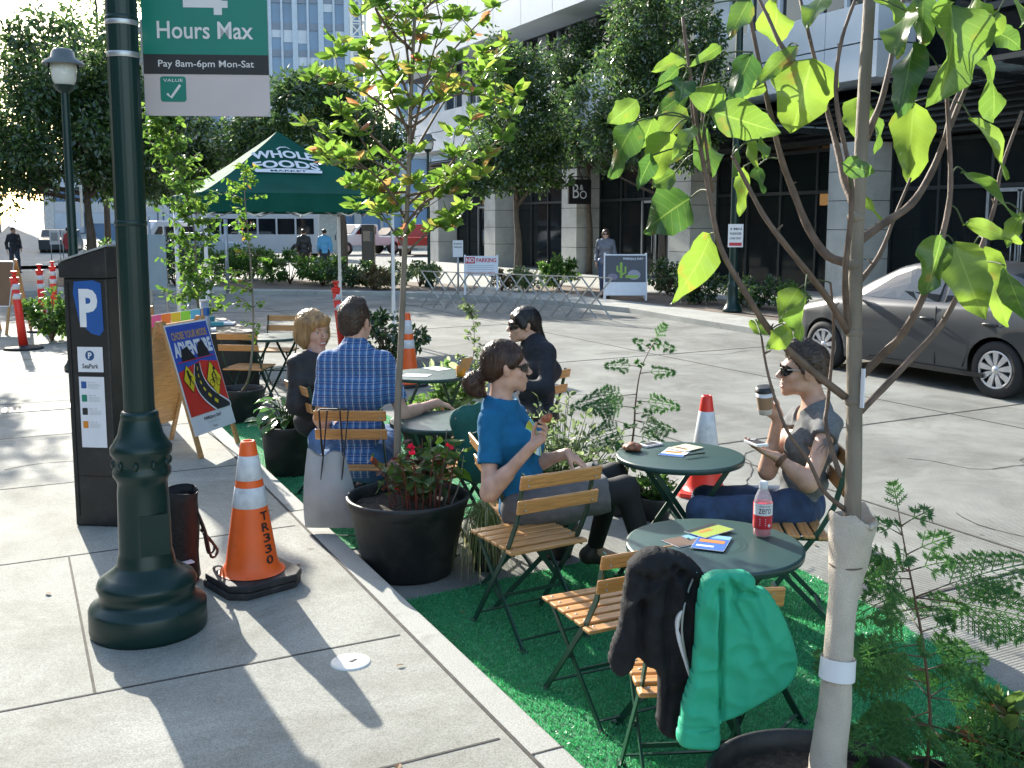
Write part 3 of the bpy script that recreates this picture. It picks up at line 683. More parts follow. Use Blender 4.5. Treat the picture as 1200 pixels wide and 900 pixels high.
for k, c in enumerate([(.02, .09, .3), (.01, .2, .13), (.02, .02, .02), (.6, .22, .02)]):
    y = .9-k*.085; f.rrect(-.06, y, -.022, y+.045, .006, flat('icon', c), 1); f.text('a b c d', -.01, y+.037, .04, y+.043, MT['ink'], 1)
    for q in range(4): f.rect(-.01, y+.026-q*.008, .08-random.random()*.02, y+.028-q*.008, MT['galv'], 1)
f.build('printed_label', M_, axes((.0, -.1435, 0), (1, 0, 0), (0, 0, 1), (0, -1, 0)))
# ================================================================ cones
def cone(name, loc, rz, h, label, bands, letters=None, base=.42, stack=1, c='orange', slim=1.0, lean=0):
    K = empty(name, loc, rz, label, 'traffic cone')
    m = MB()
    for i in range(stack):
        z = i*.036
        b = base/2*(1-.01*i); ch = .07
        pl = [(-b+ch, -b), (b-ch, -b), (b, -b+ch), (b, b-ch), (b-ch, b), (-b+ch, b), (-b, b-ch), (-b, -b+ch)]
        m.prism(pl, axes((.006*i, -.004*i, z), (1, 0, 0), (0, 1, 0), (0, 0, 1)), .034)
    m.build('base', MT['rubber'] if c == 'orange' else MT[c], K, bevel=.008)
    zb = stack*.036; r0 = .138*slim; r1 = .036
    def rr(z): return r0+(r1-r0)*(z-zb)/(h-zb)
    zs = [zb]+[v for ab in bands for v in ab]+[h]; m = MB()
    m.lathe([(r0+.028, zb+.002), (r0+.012, zb+.008), (r0, zb+.035)]+[(rr(z), z) for z in np.linspace(zb+.05, h-.012, 10)]+[(r1-.004, h), (r1-.012, h), (r1-.012, h-.2)], n=40)
    m.build('cone_body', MT[c], K)
    for a, b in bands:
        m = MB(); m.lathe([(rr(a)+.001, a), (rr(a)+.0025, a+.002), (rr(b)+.0025, b-.002), (rr(b)+.001, b)], n=40); m.build('reflective_band', MT['reflect'], K)
    if letters:
        f = Flat()
        for i, ch in enumerate(letters): f.text(ch, -.022, -i*.054-.042, .022, -i*.054, MT['ink'], 0, .02)
        def warp(v):
            z = .385+v.y; a = -1.28+v.x/rr(z); r = rr(z)+.0035; return Vector((r*math.cos(a), r*math.sin(a), z))
        f.build('lettering', K, None, warp)
    return K
cone('traffic_cone', G(296, 684, SW), R(16), .73, 'orange traffic cone stencilled TR330 on a doubled black base by the lamp post', [(.405, .505), (.54, .66)], 'TR330', .4, 2, slim=.97)
cone('traffic_cone', Vector((4.32, 5.6, 0)), R(30), .71, 'red traffic cone with one white band standing on the road behind the two tables', [(.34, .6)], None, .36, 1, 'red_plastic', slim=.95)
cone('traffic_cone', G(478, 452, 0), R(10), .86, 'orange and white cone half hidden behind the slender potted tree', [(.45, .55), (.62, .78)], None, .4, 1)
def delineator(loc, label, lean=0):
    K = empty('delineator_post', loc, 0, label, 'delineator'); K['group'] = 'red delineator posts closing the kerb lane'
    m = MB(); m.lathe([(0, 0), (.26, 0), (.27, .015), (.24, .035), (.08, .05), (.06, .06)], n=24); m.build('base', MT['rubber'], K)
    m = MB(); m.tube([(0, 0, .03), (lean*.5, 0, .5), (lean, 0, .97)], [.062, .055, .05], 16); m.tube([(lean, 0, .96), (lean, 0, 1.0)], [.05, .062], 16); m.tube([(lean, 0, 1.0), (lean, 0, 1.03)], .062, 16); m.tube([(lean, 0, 1.02), (lean, 0, 1.09)], [.03, .022], 10); m.tube([(lean, 0, 1.09), (lean, 0, 1.12)], .045, 12)
    m.build('post', MT['red_plastic'], K)
    for z in (.72, .86):
        m = MB(); m.tube([(lean*z, 0, z), (lean*z+.001, 0, z+.08)], .055 if z > .8 else .057, 16); m.build('reflective_band', MT['reflect'], K)
    return K
delineator(G(28, 409, SW), 'nearest red delineator post at the left edge beside the wooden board', -.07)
delineator(G(53, 392, SW)+Vector((0, .5, 0)), 'red delineator post rising behind the shrub by the pay station', -.02)
delineator(G(68, 385, SW)+Vector((.0, 1, 0)), 'red delineator post mostly hidden behind the pay station', 0)
delineator(Vector((4.1, 13.4, 0)), 'red delineator post standing in the street beyond the seated couple', -.1)
# white utility cap in the paving
m = MB(); m.lathe([(.0, .004), (.012, .005), (.075, .006), (.082, .003), (.084, .0)], n=32); m.cur = 1; m.box((.01, 0, .0065), (.035, .012, .002), .4)
U = m.build('utility_cap', [mat('capwhite', (.62, .62, .58), .5, dirt=((.3, .28, .25), 14, .55, .8)), MT['black']]); U.location = G(411, 776, SW); tag(U, 'round white utility cap set in the pavement near the orange cone', 'cover')
m = MB(); m.box((0, 0, .003), (.75, .32, .006))
m.cur = 1
for k in range(14): m.box((-.34+k*.052, 0, .007), (.02, .26, .003))
U = m.build('drain_grate', [mat('grate_iron', (.12, .12, .115), .7), MT['black']]); U.location = G(52, 478, SW); tag(U, 'metal drain grate in the pavement left of the pay station', 'grate')
# black bag behind the lamp post
K = empty('tote_bag', G(213, 690, SW)+Vector((.0, .1, 0)), .3, 'shiny black open-topped bag standing on the pavement behind the lamp post', 'bag')
MT['vinyl'] = mat('vinyl', (.01, .01, .011), .6, 0, .1, 9, bump=.8, bs=22, spec=.3)
m = MB(); n = 36; prof = [(.085, 0), (.105, .02), (.1, .15), (.106, .3), (.102, .42), (.108, .47), (.104, .472), (.098, .42), (.098, .05)]
vs = []; fs = []
for j, (r, z) in enumerate(prof):
    for k in range(n):
        a = 2*math.pi*k/n; q = 1+.09*noise.noise(Vector((math.cos(a)*2, math.sin(a)*2, z*7+.3*j*(j < 6)))); vs.append((r*q*math.cos(a)*1.1, r*q*math.sin(a)*.85, z+(0 if z < .3 else .012*math.sin(a*2))))
for j in range(len(prof)-1):
    for k in range(n): fs.append((j*n+k, j*n+(k+1) % n, (j+1)*n+(k+1) % n, (j+1)*n+k))
m.add(vs, fs, True); m.disc(.09, .01); m.build('bag_body', MT['vinyl'], K)
m = MB(); 
for s_ in ((.09, -.05), (.11, .02)): m.tube(cr([(s_[0], s_[1], .36), (s_[0]+.03, s_[1]-.02, .25), (s_[0]+.05, s_[1]-.03, .12), (s_[0]+.10, s_[1], .14), (s_[0]+.03, s_[1]+.01, .24)], 5), .007, 6)
m.build('strap', MT['black'], K)
m = MB(); m.bar((-.03, -.098, .13), (.03, -.1, .13), .006, .05, (0, 1, 0)); m.build('tag', MT['paper'], K)
# ================================================================ bistro chairs and tables
def chair_proto():
    t = empty('folding_chair', (0, 0, 0), 0); t['category'] = 'chair'
    m = MB()
    for k in range(6): y = -.155+k*.067; m.box((0, y, .452-.006*(k == 0)), (.41, .052, .016))
    s = m.build('seat', MT['slat'], t, bevel=.005)
    m = MB()
    for k in range(6):
        for x in (-.17, .17): m.sphere((x, -.155+k*.067, .461), .006, 6, 4, (1, 1, .3))
    m.build('rivet', MT['steel'], s)
    for z, y in ((.79, -.262), (.675, -.235)):
        m = MB(); m.bar((-.212, y-.012, z), (.212, y-.012, z), .014, .066, (0, -.22, 1)); b = m.build('backrest_slat', MT['slat'], t, bevel=.006)
        m = MB()
        for x in (-.175, .175):
            for dz in (-.014, .014): m.sphere((x, y-.021, z+dz), .0055, 6, 4, (1, .4, 1))
        m.build('rivet', MT['steel'], b)
    for sx in (-1, 1):
        x = sx*.185
        m = MB(); pts = [(x, -.257, .825), (x, -.2, .6), (x, -.13, .47), (x, .2, .012)]
        for a, b in zip(pts[:-1], pts[1:]): m.bar(a, b, .008, .024, (0, 1, .3))
        m.box((x, .205, .006), (.03, .05, .012)); m.build('leg', MT['chair_metal'], t)
        x = sx*.168; m = MB(); m.bar((x, .2, .44), (x, -.22, .012), .008, .024, (0, 1, .3)); m.box((x, -.222, .006), (.03, .05, .012)); m.sphere((x+sx*.01, .02, .25), .012, 8, 6); m.build('leg', MT['chair_metal'], t)
    m = MB(); m.bar((-.185, .165, .06), (.185, .165, .06), .012, .006); m.bar((-.168, -.19, .045), (.168, -.19, .045), .012, .006); m.bar((-.168, -.03, .2), (.168, -.03, .2), .006, .016)
    m.bar((-.185, -.135, .438), (.185, -.135, .438), .02, .005); m.bar((-.18, .2, .438), (.18, .2, .438), .02, .005)
    for x in (-.18, .18): m.bar((x, -.17, .438), (x, .2, .438), .006, .018)
    split_loose(m.build('stretcher', MT['chair_metal'], t))
    return t
CH0 = chair_proto(); used_chair = [False]
def chair(loc, face, label, group='wooden slat folding chairs with green metal legs', light=False):
    rz = math.atan2(-face[0], face[1])
    if not used_chair[0]:
        used_chair[0] = True; CH0.location = loc; CH0.rotation_euler = (0, 0, rz); CH0['label'] = label; CH0['group'] = group; return CH0
    return place(CH0, loc, rz, label, group)
def lf(lat, dep): v = c_r*lat+FH*dep; return Vector((v.x, v.y))     # a direction given across and away from the viewer
def table_proto(r=.33):
    t = empty('bistro_table', (0, 0, 0), 0); t['category'] = 'table'
    m = MB(); m.lathe([(0, .712), (.05, .712), (r-.012, .712), (r-.002, .710), (r, .703), (r-.003, .685), (r-.01, .683), (r-.012, .702), (0, .704)], n=64)
    top = m.build('tabletop', MT['table_green'], t)
    m = MB()
    for rr in (.12, .1):
        for k in range(44 if rr > .11 else 36): a = k*2*math.pi/(44 if rr > .11 else 36); m.add([(rr*math.cos(a)+.0035*math.cos(q), rr*math.sin(a)+.0035*math.sin(q), .7128) for q in (0, 1.05, 2.1, 3.14, 4.2, 5.2)], [(0, 1, 2, 3, 4, 5)])
    m.build('perforation', MT['black'], top)
    for sx in (-1, 1):
        for sy in (-1, 1):
            m = MB(); x = sx*.2+sy*.012
            m.bar((x, sy*.2, .70), (x*1.05, -sy*.27, .012), .008, .026, (0, 1, .2)); m.box((x*1.05, -sy*.275, .007), (.03, .04, .014)); m.build('leg', MT['chair_metal'], t)
    m = MB(); m.bar((-.2, -.262, .04), (.2, -.262, .04), .012, .006); m.bar((-.2, .262, .04), (.2, .262, .04), .012, .006); m.bar((-.2, 0, .36), (.2, 0, .36), .01, .01)
    m.bar((-.2, -.19, .69), (.2, -.19, .69), .02, .006); m.bar((-.2, .19, .69), (.2, .19, .69), .02, .006); split_loose(m.build('stretcher', MT['chair_metal'], t))
    return t
T0 = table_proto(); TG = 'round green metal bistro tables'
T0.location = G(837, 637, .712); T0.location.z = 0; T0.rotation_euler = (0, 0, R(25)); T0['label'] = 'round green bistro table nearest the viewer holding the red drink bottle'; T0['group'] = TG
def tb(px, py, rz, lab, sc=1):
    l = G(px, py, .712); l.z = 0; c = place(T0, l, R(rz), lab, TG); c.scale = (sc, sc, 1); return c
TB2 = tb(797, 533, 70, 'green bistro table holding the bun between the blue shirt woman and the coffee drinker')
TB3 = tb(503, 438, 10, 'bistro table with papers and a napkin cup behind the plaid shirt man')
TB4 = tb(536, 478, 40, 'low shaded bistro table under the arm of the plaid shirt man', 1); TB4.location = G(520, 492, .712); TB4.location.z = 0
TB5 = tb(318, 394, 30, 'farthest bistro table behind the thin potted sapling')
# chairs (floor position under the seat, facing)
def seat(px, py, z=.45): l = G(px, py, z); l.z = 0; return l
cW = chair((D(622, 610, 5.15)*1), lf(.95, .2), 'folding chair under the woman in the blue t-shirt'); cW.location.z = 0
fE = lf(-.5, .86); eb = (G(608, 572, .79)+G(711, 556, .79))/2; eb.z = 0
cE = chair(eb+Vector((fE.x, fE.y, 0))*.27+Vector((.02, .06, 0)), fE, 'empty folding chair with its back toward the viewer beside the blue shirt woman')
fB = (G(638, 820)-G(716, 860)).normalized(); pB = Vector((-fB.y, fB.x, 0))
cB = chair((G(638, 820)+G(716, 860))/2+Vector((fB.y, -fB.x, 0))*.19, (fB.x, fB.y), 'folding chair with sunlit seat and the black hoodie over its back')
fC = lf(-.08, 1); cB.rotation_euler.z -= R(16); cB.scale = (1, 1, .87)
cC = chair(seat(808, 782), fC, 'folding chair nearest the viewer with the green jacket over its back')
cM = chair(Vector((3.30, 3.66, 0)), lf(-.98, .1), 'folding chair under the man with the coffee cup')
cP = chair(Vector((1.86, 5.82, 0)), lf(.02, 1), 'folding chair under the plaid shirt man with the cloth bag on its back')
fl = lf(.85, .53); cL = chair(Vector((1.98, 6.72, 0)), (fl.x, fl.y), 'folding chair under the blonde woman in the black jacket')
cK = chair(Vector((3.42, 6.65, 0)), lf(-.75, .6), 'folding chair under the dark haired woman by the leafy bush')
cT = chair(seat(528, 548)+Vector((.0, .0, 0)), lf(-.7, .7), 'folding chair with the teal jacket hung on its back')
cF = chair(seat(292, 430), lf(.15, .98), 'folding chair behind the thin sapling at the farthest table')
cF2 = chair(Vector((2.75, 11.6, 0)), lf(-.1, -1), 'folding chair on the far side of the farthest table')
cF3 = chair(G(240, 470, 0)+Vector((.15, -.1, 0)), lf(.6, .75), 'folding chair beside the black draped table, turned side-on')
# ================================================================ people
def skinmat(name, c): 
    m = mat(name, c, .48, var=.16, vs=22, bump=.05, bs=120, spec=.4); p = m.node_tree.nodes['Principled BSDF']
    p.inputs['Subsurface Weight'].default_value = .12; p.inputs['Subsurface Radius'].default_value = (.012, .005, .003); p.inputs['Subsurface Scale'].default_value = 1; return m
SK = skinmat('skin', (.56, .33, .24)); SK2 = skinmat('skin_tan', (.5, .29, .2))
LIP = flat('lips', (.42, .15, .13), .4); TEETH = flat('teeth', (.8, .78, .72), .3); LENS = mat('lens', (.008, .007, .007), .08, 0, 0)
def hairmat(name, c, v=.45): return mat(name, c, .42, var=v, vs=26, stretch=(1, 1, .12), bump=.5, bs=60, spec=.5, detail=6)
from mathutils.bvhtree import BVHTree
def strands(o, root, H, m_, n=700, L_=.07, flow=(0, -.4, -1), w_=.0011, lift=.004, seed=1, jit=.25, zmin=-9):
    me = o.data; r_ = random.Random(seed); co_ = [v.co.copy() for v in me.vertices]; bv = BVHTree.FromPolygons(co_, [tuple(p.vertices) for p in me.polygons]); V_ = []; F_ = []; org = root.location; c0 = H.c-org
    fl0 = H.r*flow[0]+H.f*flow[1]+H.u*flow[2]
    for k in range(n):
        i = r_.randrange(len(co_)); p = co_[i].copy(); nn = me.vertices[i].normal.copy()
        if (p-c0).dot(H.u) < zmin: continue
        fl = fl0+Vector((r_.gauss(0, jit), r_.gauss(0, jit), r_.gauss(0, jit))); S_ = 6; l = L_*r_.uniform(.5, 1.2); pts = []; q = p
        for s in range(S_+1):
            h_, nn2, _, _ = bv.find_nearest(q); nn2 = nn2 or nn
            pts.append((h_ if h_ is not None else q)+nn2*(.0006+lift*(s/S_)**2)); d = fl-nn2*fl.dot(nn2); d = d.normalized() if d.length > 1e-4 else fl.normalized(); q = pts[-1]+d*l/S_
        b = len(V_)
        for s, q in enumerate(pts):
            d = (pts[min(s+1, S_)]-pts[max(s-1, 0)]).normalized(); sd_ = d.cross(nn).normalized()*w_*(1-.8*s/S_); V_ += [q-sd_, q+sd_]
        for s in range(S_): F_.append((b+2*s, b+2*s+1, b+2*s+3, b+2*s+2))
    return link_mesh('hair_strands', V_, F_, m_, o)
class Head:
    def __init__(s, c, fwd, up=(0, 0, 1), k=1.0):
        s.c = Vector(c); f = Vector(fwd).normalized(); u = Vector(up); u = (u-f*u.dot(f)).normalized(); r = f.cross(u)
        s.r, s.f, s.u, s.k = r, f, u, k; s.R = [list(r), list(f), list(u)]
    def p(s, x, y, z): return s.c + (s.r*x+s.f*y+s.u*z)*s.k
    def e(s, S, c, rad, k=.012, sub=False): S.ell(s.p(*c), [q*s.k for q in rad], s.R, k*s.k, sub)
    def cp(s, S, a, b, ra, rb, k=.01, sub=False): S.cap(s.p(*a), s.p(*b), ra*s.k, rb*s.k, k*s.k, sub)
def head_sdf(S, H, smile=False, male=False, bare_eyes=True):
    H.e(S, (0, -.018, .035), (.072, .092, .082), .02); H.e(S, (0, .022, -.018), (.062, .066, .078), .03)
    H.e(S, (0, .05, -.075), (.042 if male else .036, .038, .03), .03); H.e(S, (0, .073, -.098), (.02, .015, .014), .02)
    for x in (-1, 1):
        H.e(S, (x*.036, .055, -.03+(.004 if smile else 0)), (.024, .02, .02), .02); H.e(S, (x*.046, .012, -.07), (.014, .034, .018), .025)
        H.e(S, (x*.074, -.008, -.008), (.008, .019, .03), .006); H.e(S, (x*.083, -.016, .004), (.006, .012, .019), .006)
        H.e(S, (x*.031, .092, .004), (.015, .012, .010), .01, True)
        H.e(S, (x*.010, .099, -.03), (.008, .009, .007), .006)
    H.cp(S, (-.034, .078, .022), (.034, .078, .022), .011, .011, .014)
    H.cp(S, (0, .086, .006), (0, .108, -.024), .0075, .0105, .01); H.cp(S, (-.018, .082, -.052), (.018, .082, -.052), .0085, .0085, .01); H.cp(S, (-.014, .082, -.064), (.014, .082, -.064), .009, .009, .008)
def face_parts(root, org, H, smile=False, glasses=False, hair=None, brow=True):
    if not glasses:
        for x in (-1, 1):
            m = MB(); m.sphere(H.p(x*.031, .0755, .003)-Vector(org), .0098*H.k, 10, 8); e = m.build('eye', flat('eyewhite', (.45, .42, .4), .2), root)
            m = MB(); m.sphere(H.p(x*.031, .0815, .003)-Vector(org), .0052*H.k, 8, 6); m.build('iris', flat('iris', (.05, .035, .02), .1), e)
    if brow and hair:
        m = MB()
        for x in (-1, 1): m.tube([H.p(x*q, y, z)-Vector(org) for q, y, z in ((.016, .092, .019), (.03, .091, .025), (.047, .076, .02))], [.003*H.k]*3, 6)
        m.build('eyebrow', hair, root)
    m = MB()
    z = .003 if smile else 0
    for zz, r in ((-.053, .0048), (-.065, .0056)):
        q = 1 if not smile else 1.35
        m.tube([H.p(x*q, y, zz+(z*3 if abs(x) > .018 else (-.0 if zz > -.06 or not smile else -.006)))-Vector(org) for x, y in ((-.022, .076), (-.012, .089), (0, .093), (.012, .089), (.022, .076))], [r*.4*H.k, r*H.k, r*H.k, r*H.k, r*.4*H.k], 8)
    m.build('mouth', LIP, root)
    if smile:
        m = MB(); m.tube([H.p(x, y, -.0595)-Vector(org) for x, y in ((-.022, .079), (-.012, .088), (0, .0915), (.012, .088), (.022, .079))], .0055*H.k, 8); m.build('teeth', TEETH, root)
def sunglasses(root, org, H, big=1.0, rim=LENS, aviator=False):
    g = MB()
    for x in (-1, 1):
        pts = []
        w, h = .028*big, (.022 if aviator else .019)*big
        ring = [(math.cos(a)*w*(1 if math.sin(a) > -.2 or not aviator else .8), math.sin(a)*h) for a in [6.283*i/16 for i in range(16)]]
        def P(u, v, o=0): return H.p(x*.034+u, .0985-.35*max(0, abs(x*.034+u)-.012)-3.0*max(0, abs(x*.034+u)-.03)**1.5+o, .003+v)-Vector(org)
        g.add([P(u, v) for u, v in ring]+[P(u, v, -.004) for u, v in ring]+[P(0, 0, .002)], [(16*0+i, (i+1) % 16, 32) for i in range(16)]+[(i+16, i, (i+1) % 16+16) if False else ((i, i+16, (i+1) % 16+16, (i+1) % 16)) for i in range(16)])
    L_ = g.build('sunglasses', LENS, root)
    g = MB()
    for x in (-1, 1):
        g.bar(H.p(x*.06, .080, .010)-Vector(org), H.p(x*.078, -.004, .012)-Vector(org), .004*H.k*(1 if aviator else 1), (.004 if aviator else .010)*H.k, H.u)
    g.bar(H.p(-.012, .100, .010)-Vector(org), H.p(.012, .100, .010)-Vector(org), .004, .004, H.u)
    g.build('temple', MT['steel'] if aviator else rim, L_)
def hand_sdf(S, wr, d, n, thumb, curl=(.35, .5, .4), k=1.0, spread=.05, thumb_close=.4):
    d = Vector(d).normalized(); n = Vector(n); n = (n-d*n.dot(d)).normalized(); s = d.cross(n)*thumb; wr = Vector(wr)
    for i, q in enumerate((.028, .0095, -.0095, -.028)):
        kn = wr + (d*(.085-.004*abs(i-1)) + s*q)*k
        S.cap(wr+(d*.012+s*q*.55)*k, kn, .015*k, .0115*k, .016*k)
    for i, (q, L_) in enumerate(((.028, .92), (.0095, 1.02), (-.0095, .96), (-.028, .76))):
        p = wr + (d*(.085-.004*abs(i-1)) + s*q)*k; a = 0; sp = s*(spread*(1.5-i))
        for j, (l, r) in enumerate(((.041, .0092), (.027, .0085), (.022, .0078))):
            a += curl[j]*(1+.12*i); v = ((d*math.cos(a)+n*math.sin(a))+sp).normalized(); p2 = p+v*l*L_*k
            S.cap(p, p2, r*k, (r-.0008)*k, .004); p = p2
    p = wr+(d*.022+s*.024)*k; v = (s*(.75-.4*thumb_close)+d*.6+n*(.25+.5*thumb_close)).normalized(); p2 = p+v*.042*k; S.cap(p, p2, .0145*k, .0115*k, .014)
    v2 = (v+d*.35-s*.35*thumb_close+n*.1).normalized(); p3 = p2+v2*.03*k; S.cap(p2, p3, .0105*k, .0095*k, .004); S.cap(p3, p3+(v2+d*.2-s*.15).normalized()*.024*k, .0095*k, .008*k, .004)
class Body:                                          # one skeleton; the skin and each garment grow from it
    def __init__(s, J, sx=1.0, slim=1.0):
        s.J = {k: Vector(v) for k, v in J.items() if k != 'ax'}; s.s = sx; s.m = slim
    def limbs(s):
        J, q, m = s.J, s.s, s.m; L_ = {}
        for sd in 'LR':
            if 'el'+sd in J: L_['ua'+sd] = (J['sh'+sd], J['el'+sd], .047*q*m, .037*q*m); L_['fa'+sd] = (J['el'+sd], J['wr'+sd], .039*q*m, .026*q*m)
            if 'kn'+sd in J: L_['th'+sd] = (J['hp'+sd], J['kn'+sd], .082*q*m, .057*q*m)
            if 'an'+sd in J: L_['ca'+sd] = (J['kn'+sd], J['an'+sd], .055*q*m, .036*q*m)
            if 'to'+sd in J: L_['ft'+sd] = (J['an'+sd]+(J['to'+sd]-J['an'+sd])*.05+Vector((0, 0, -.025)), J['to'+sd], .036*q, .027*q)
        return L_
    def torso(s, S, inf=0, k=.05, bust=0):
        J, q, m = s.J, s.s, s.m; hl, hr, sl_, sr = J['hpL'], J['hpR'], J['shL'], J['shR']; hc = (hl+hr)/2; sc = (sl_+sr)/2; ax = (sr-sl_).normalized(); ah = (hr-hl).normalized()
        up = (sc-hc).normalized(); ff = up.cross(ax)
        S.cap(hc-ah*.065*q, hc+ah*.065*q, .098*q*m+inf, .098*q*m+inf, k)
        w = hc.lerp(sc, .35); S.cap(w-ax*.05*q*m, w+ax*.05*q*m, .088*q*m+inf, .088*q*m+inf, k)
        c = hc.lerp(sc, .72)+ff*.008; S.cap(c-ax*.075*q*m, c+ax*.075*q*m, .1*q*m+inf, .1*q*m+inf, k)
        c = hc.lerp(sc, .97); S.cap(c-ax*.13*q*m, c+ax*.13*q*m, .052*q*m+inf, .052*q*m+inf, k)
        c = hc.lerp(sc, 1.03); S.cap(c-ax*.04, c+(J['nk']-c)*.5+ax*0, .06*q+inf, .055*q+inf, k); S.cap(c+ax*.04, c+(J['nk']-c)*.5, .06*q+inf, .055*q+inf, k)
        if bust:
            for x in (-1, 1): S.ell(hc.lerp(sc, .68)+ax*x*.075+ff*.075, (.06+inf,)*3, None, .04)
    def skin(s, S):
        s.torso(S)
        for kx, (a, b, ra, rb) in s.limbs().items(): S.cap(a, b, ra, rb, .03)
        for sd in 'LR':
            if 'el'+sd in s.J:
                a, b = s.J['el'+sd], s.J['wr'+sd]; S.cap(a.lerp(b, .08), a.lerp(b, .38), .039*s.s*s.m, .036*s.s*s.m, .03)
            if 'an'+sd in s.J: a, b = s.J['kn'+sd], s.J['an'+sd]
    def neck(s, S, H, r=.05): S.cap(s.J['nk'], H.p(0, -.025, -.05), r*s.s*1.08, r*s.s, .035)
    def garment(s, name, m, root, parts, inf=.011, torso=False, cuts=(), subs=(), wr=((.006, (7, 7, 14)), (.003, (22, 22, 40))), bust=0, ti=None, h=.005, extra=None):
        S = SDF(h); L_ = s.limbs()
        if torso: s.torso(S, ti if ti is not None else inf, bust=bust)
        for p, fr in parts:
            a, b, ra, rb = L_[p]; e = a.lerp(b, fr); r2 = ra+(rb-ra)*fr; S.cap(a, e, ra+inf, r2+inf*1.25, .03 if fr > .99 else .035)
            if fr < .99: S.cut(e-(b-a).normalized()*.004, (b-a), .13)
        if extra: extra(S)
        for c, n, r in cuts: S.cut(c, n, r)
        for f in subs: f(S)
        return S.build(name, m, root, root.location, wr)
def shoe(root, m, a, t, k=1.0, sole=None):
    S = SDF(.005); a = Vector(a); t = Vector(t); d = (t-a); d.z = 0; d.normalize(); h = a+Vector((0, 0, -.045))-d*.04
    S.cap(h, t, .04*k, .033*k, .03); S.cap(h, a+Vector((0, 0, .0)), .038*k, .042*k, .03); 
    S.cut(Vector((h.x, h.y, min(h.z, t.z)-.028)), (0, 0, -1), .6); S.cut(a+Vector((0, 0, .02)), (0, 0, 1), .12)
    return S.build('shoe', m, root, root.location, None)
def person(base, label, group=None): 
    o = empty('person', base, 0, label, 'person'); return o
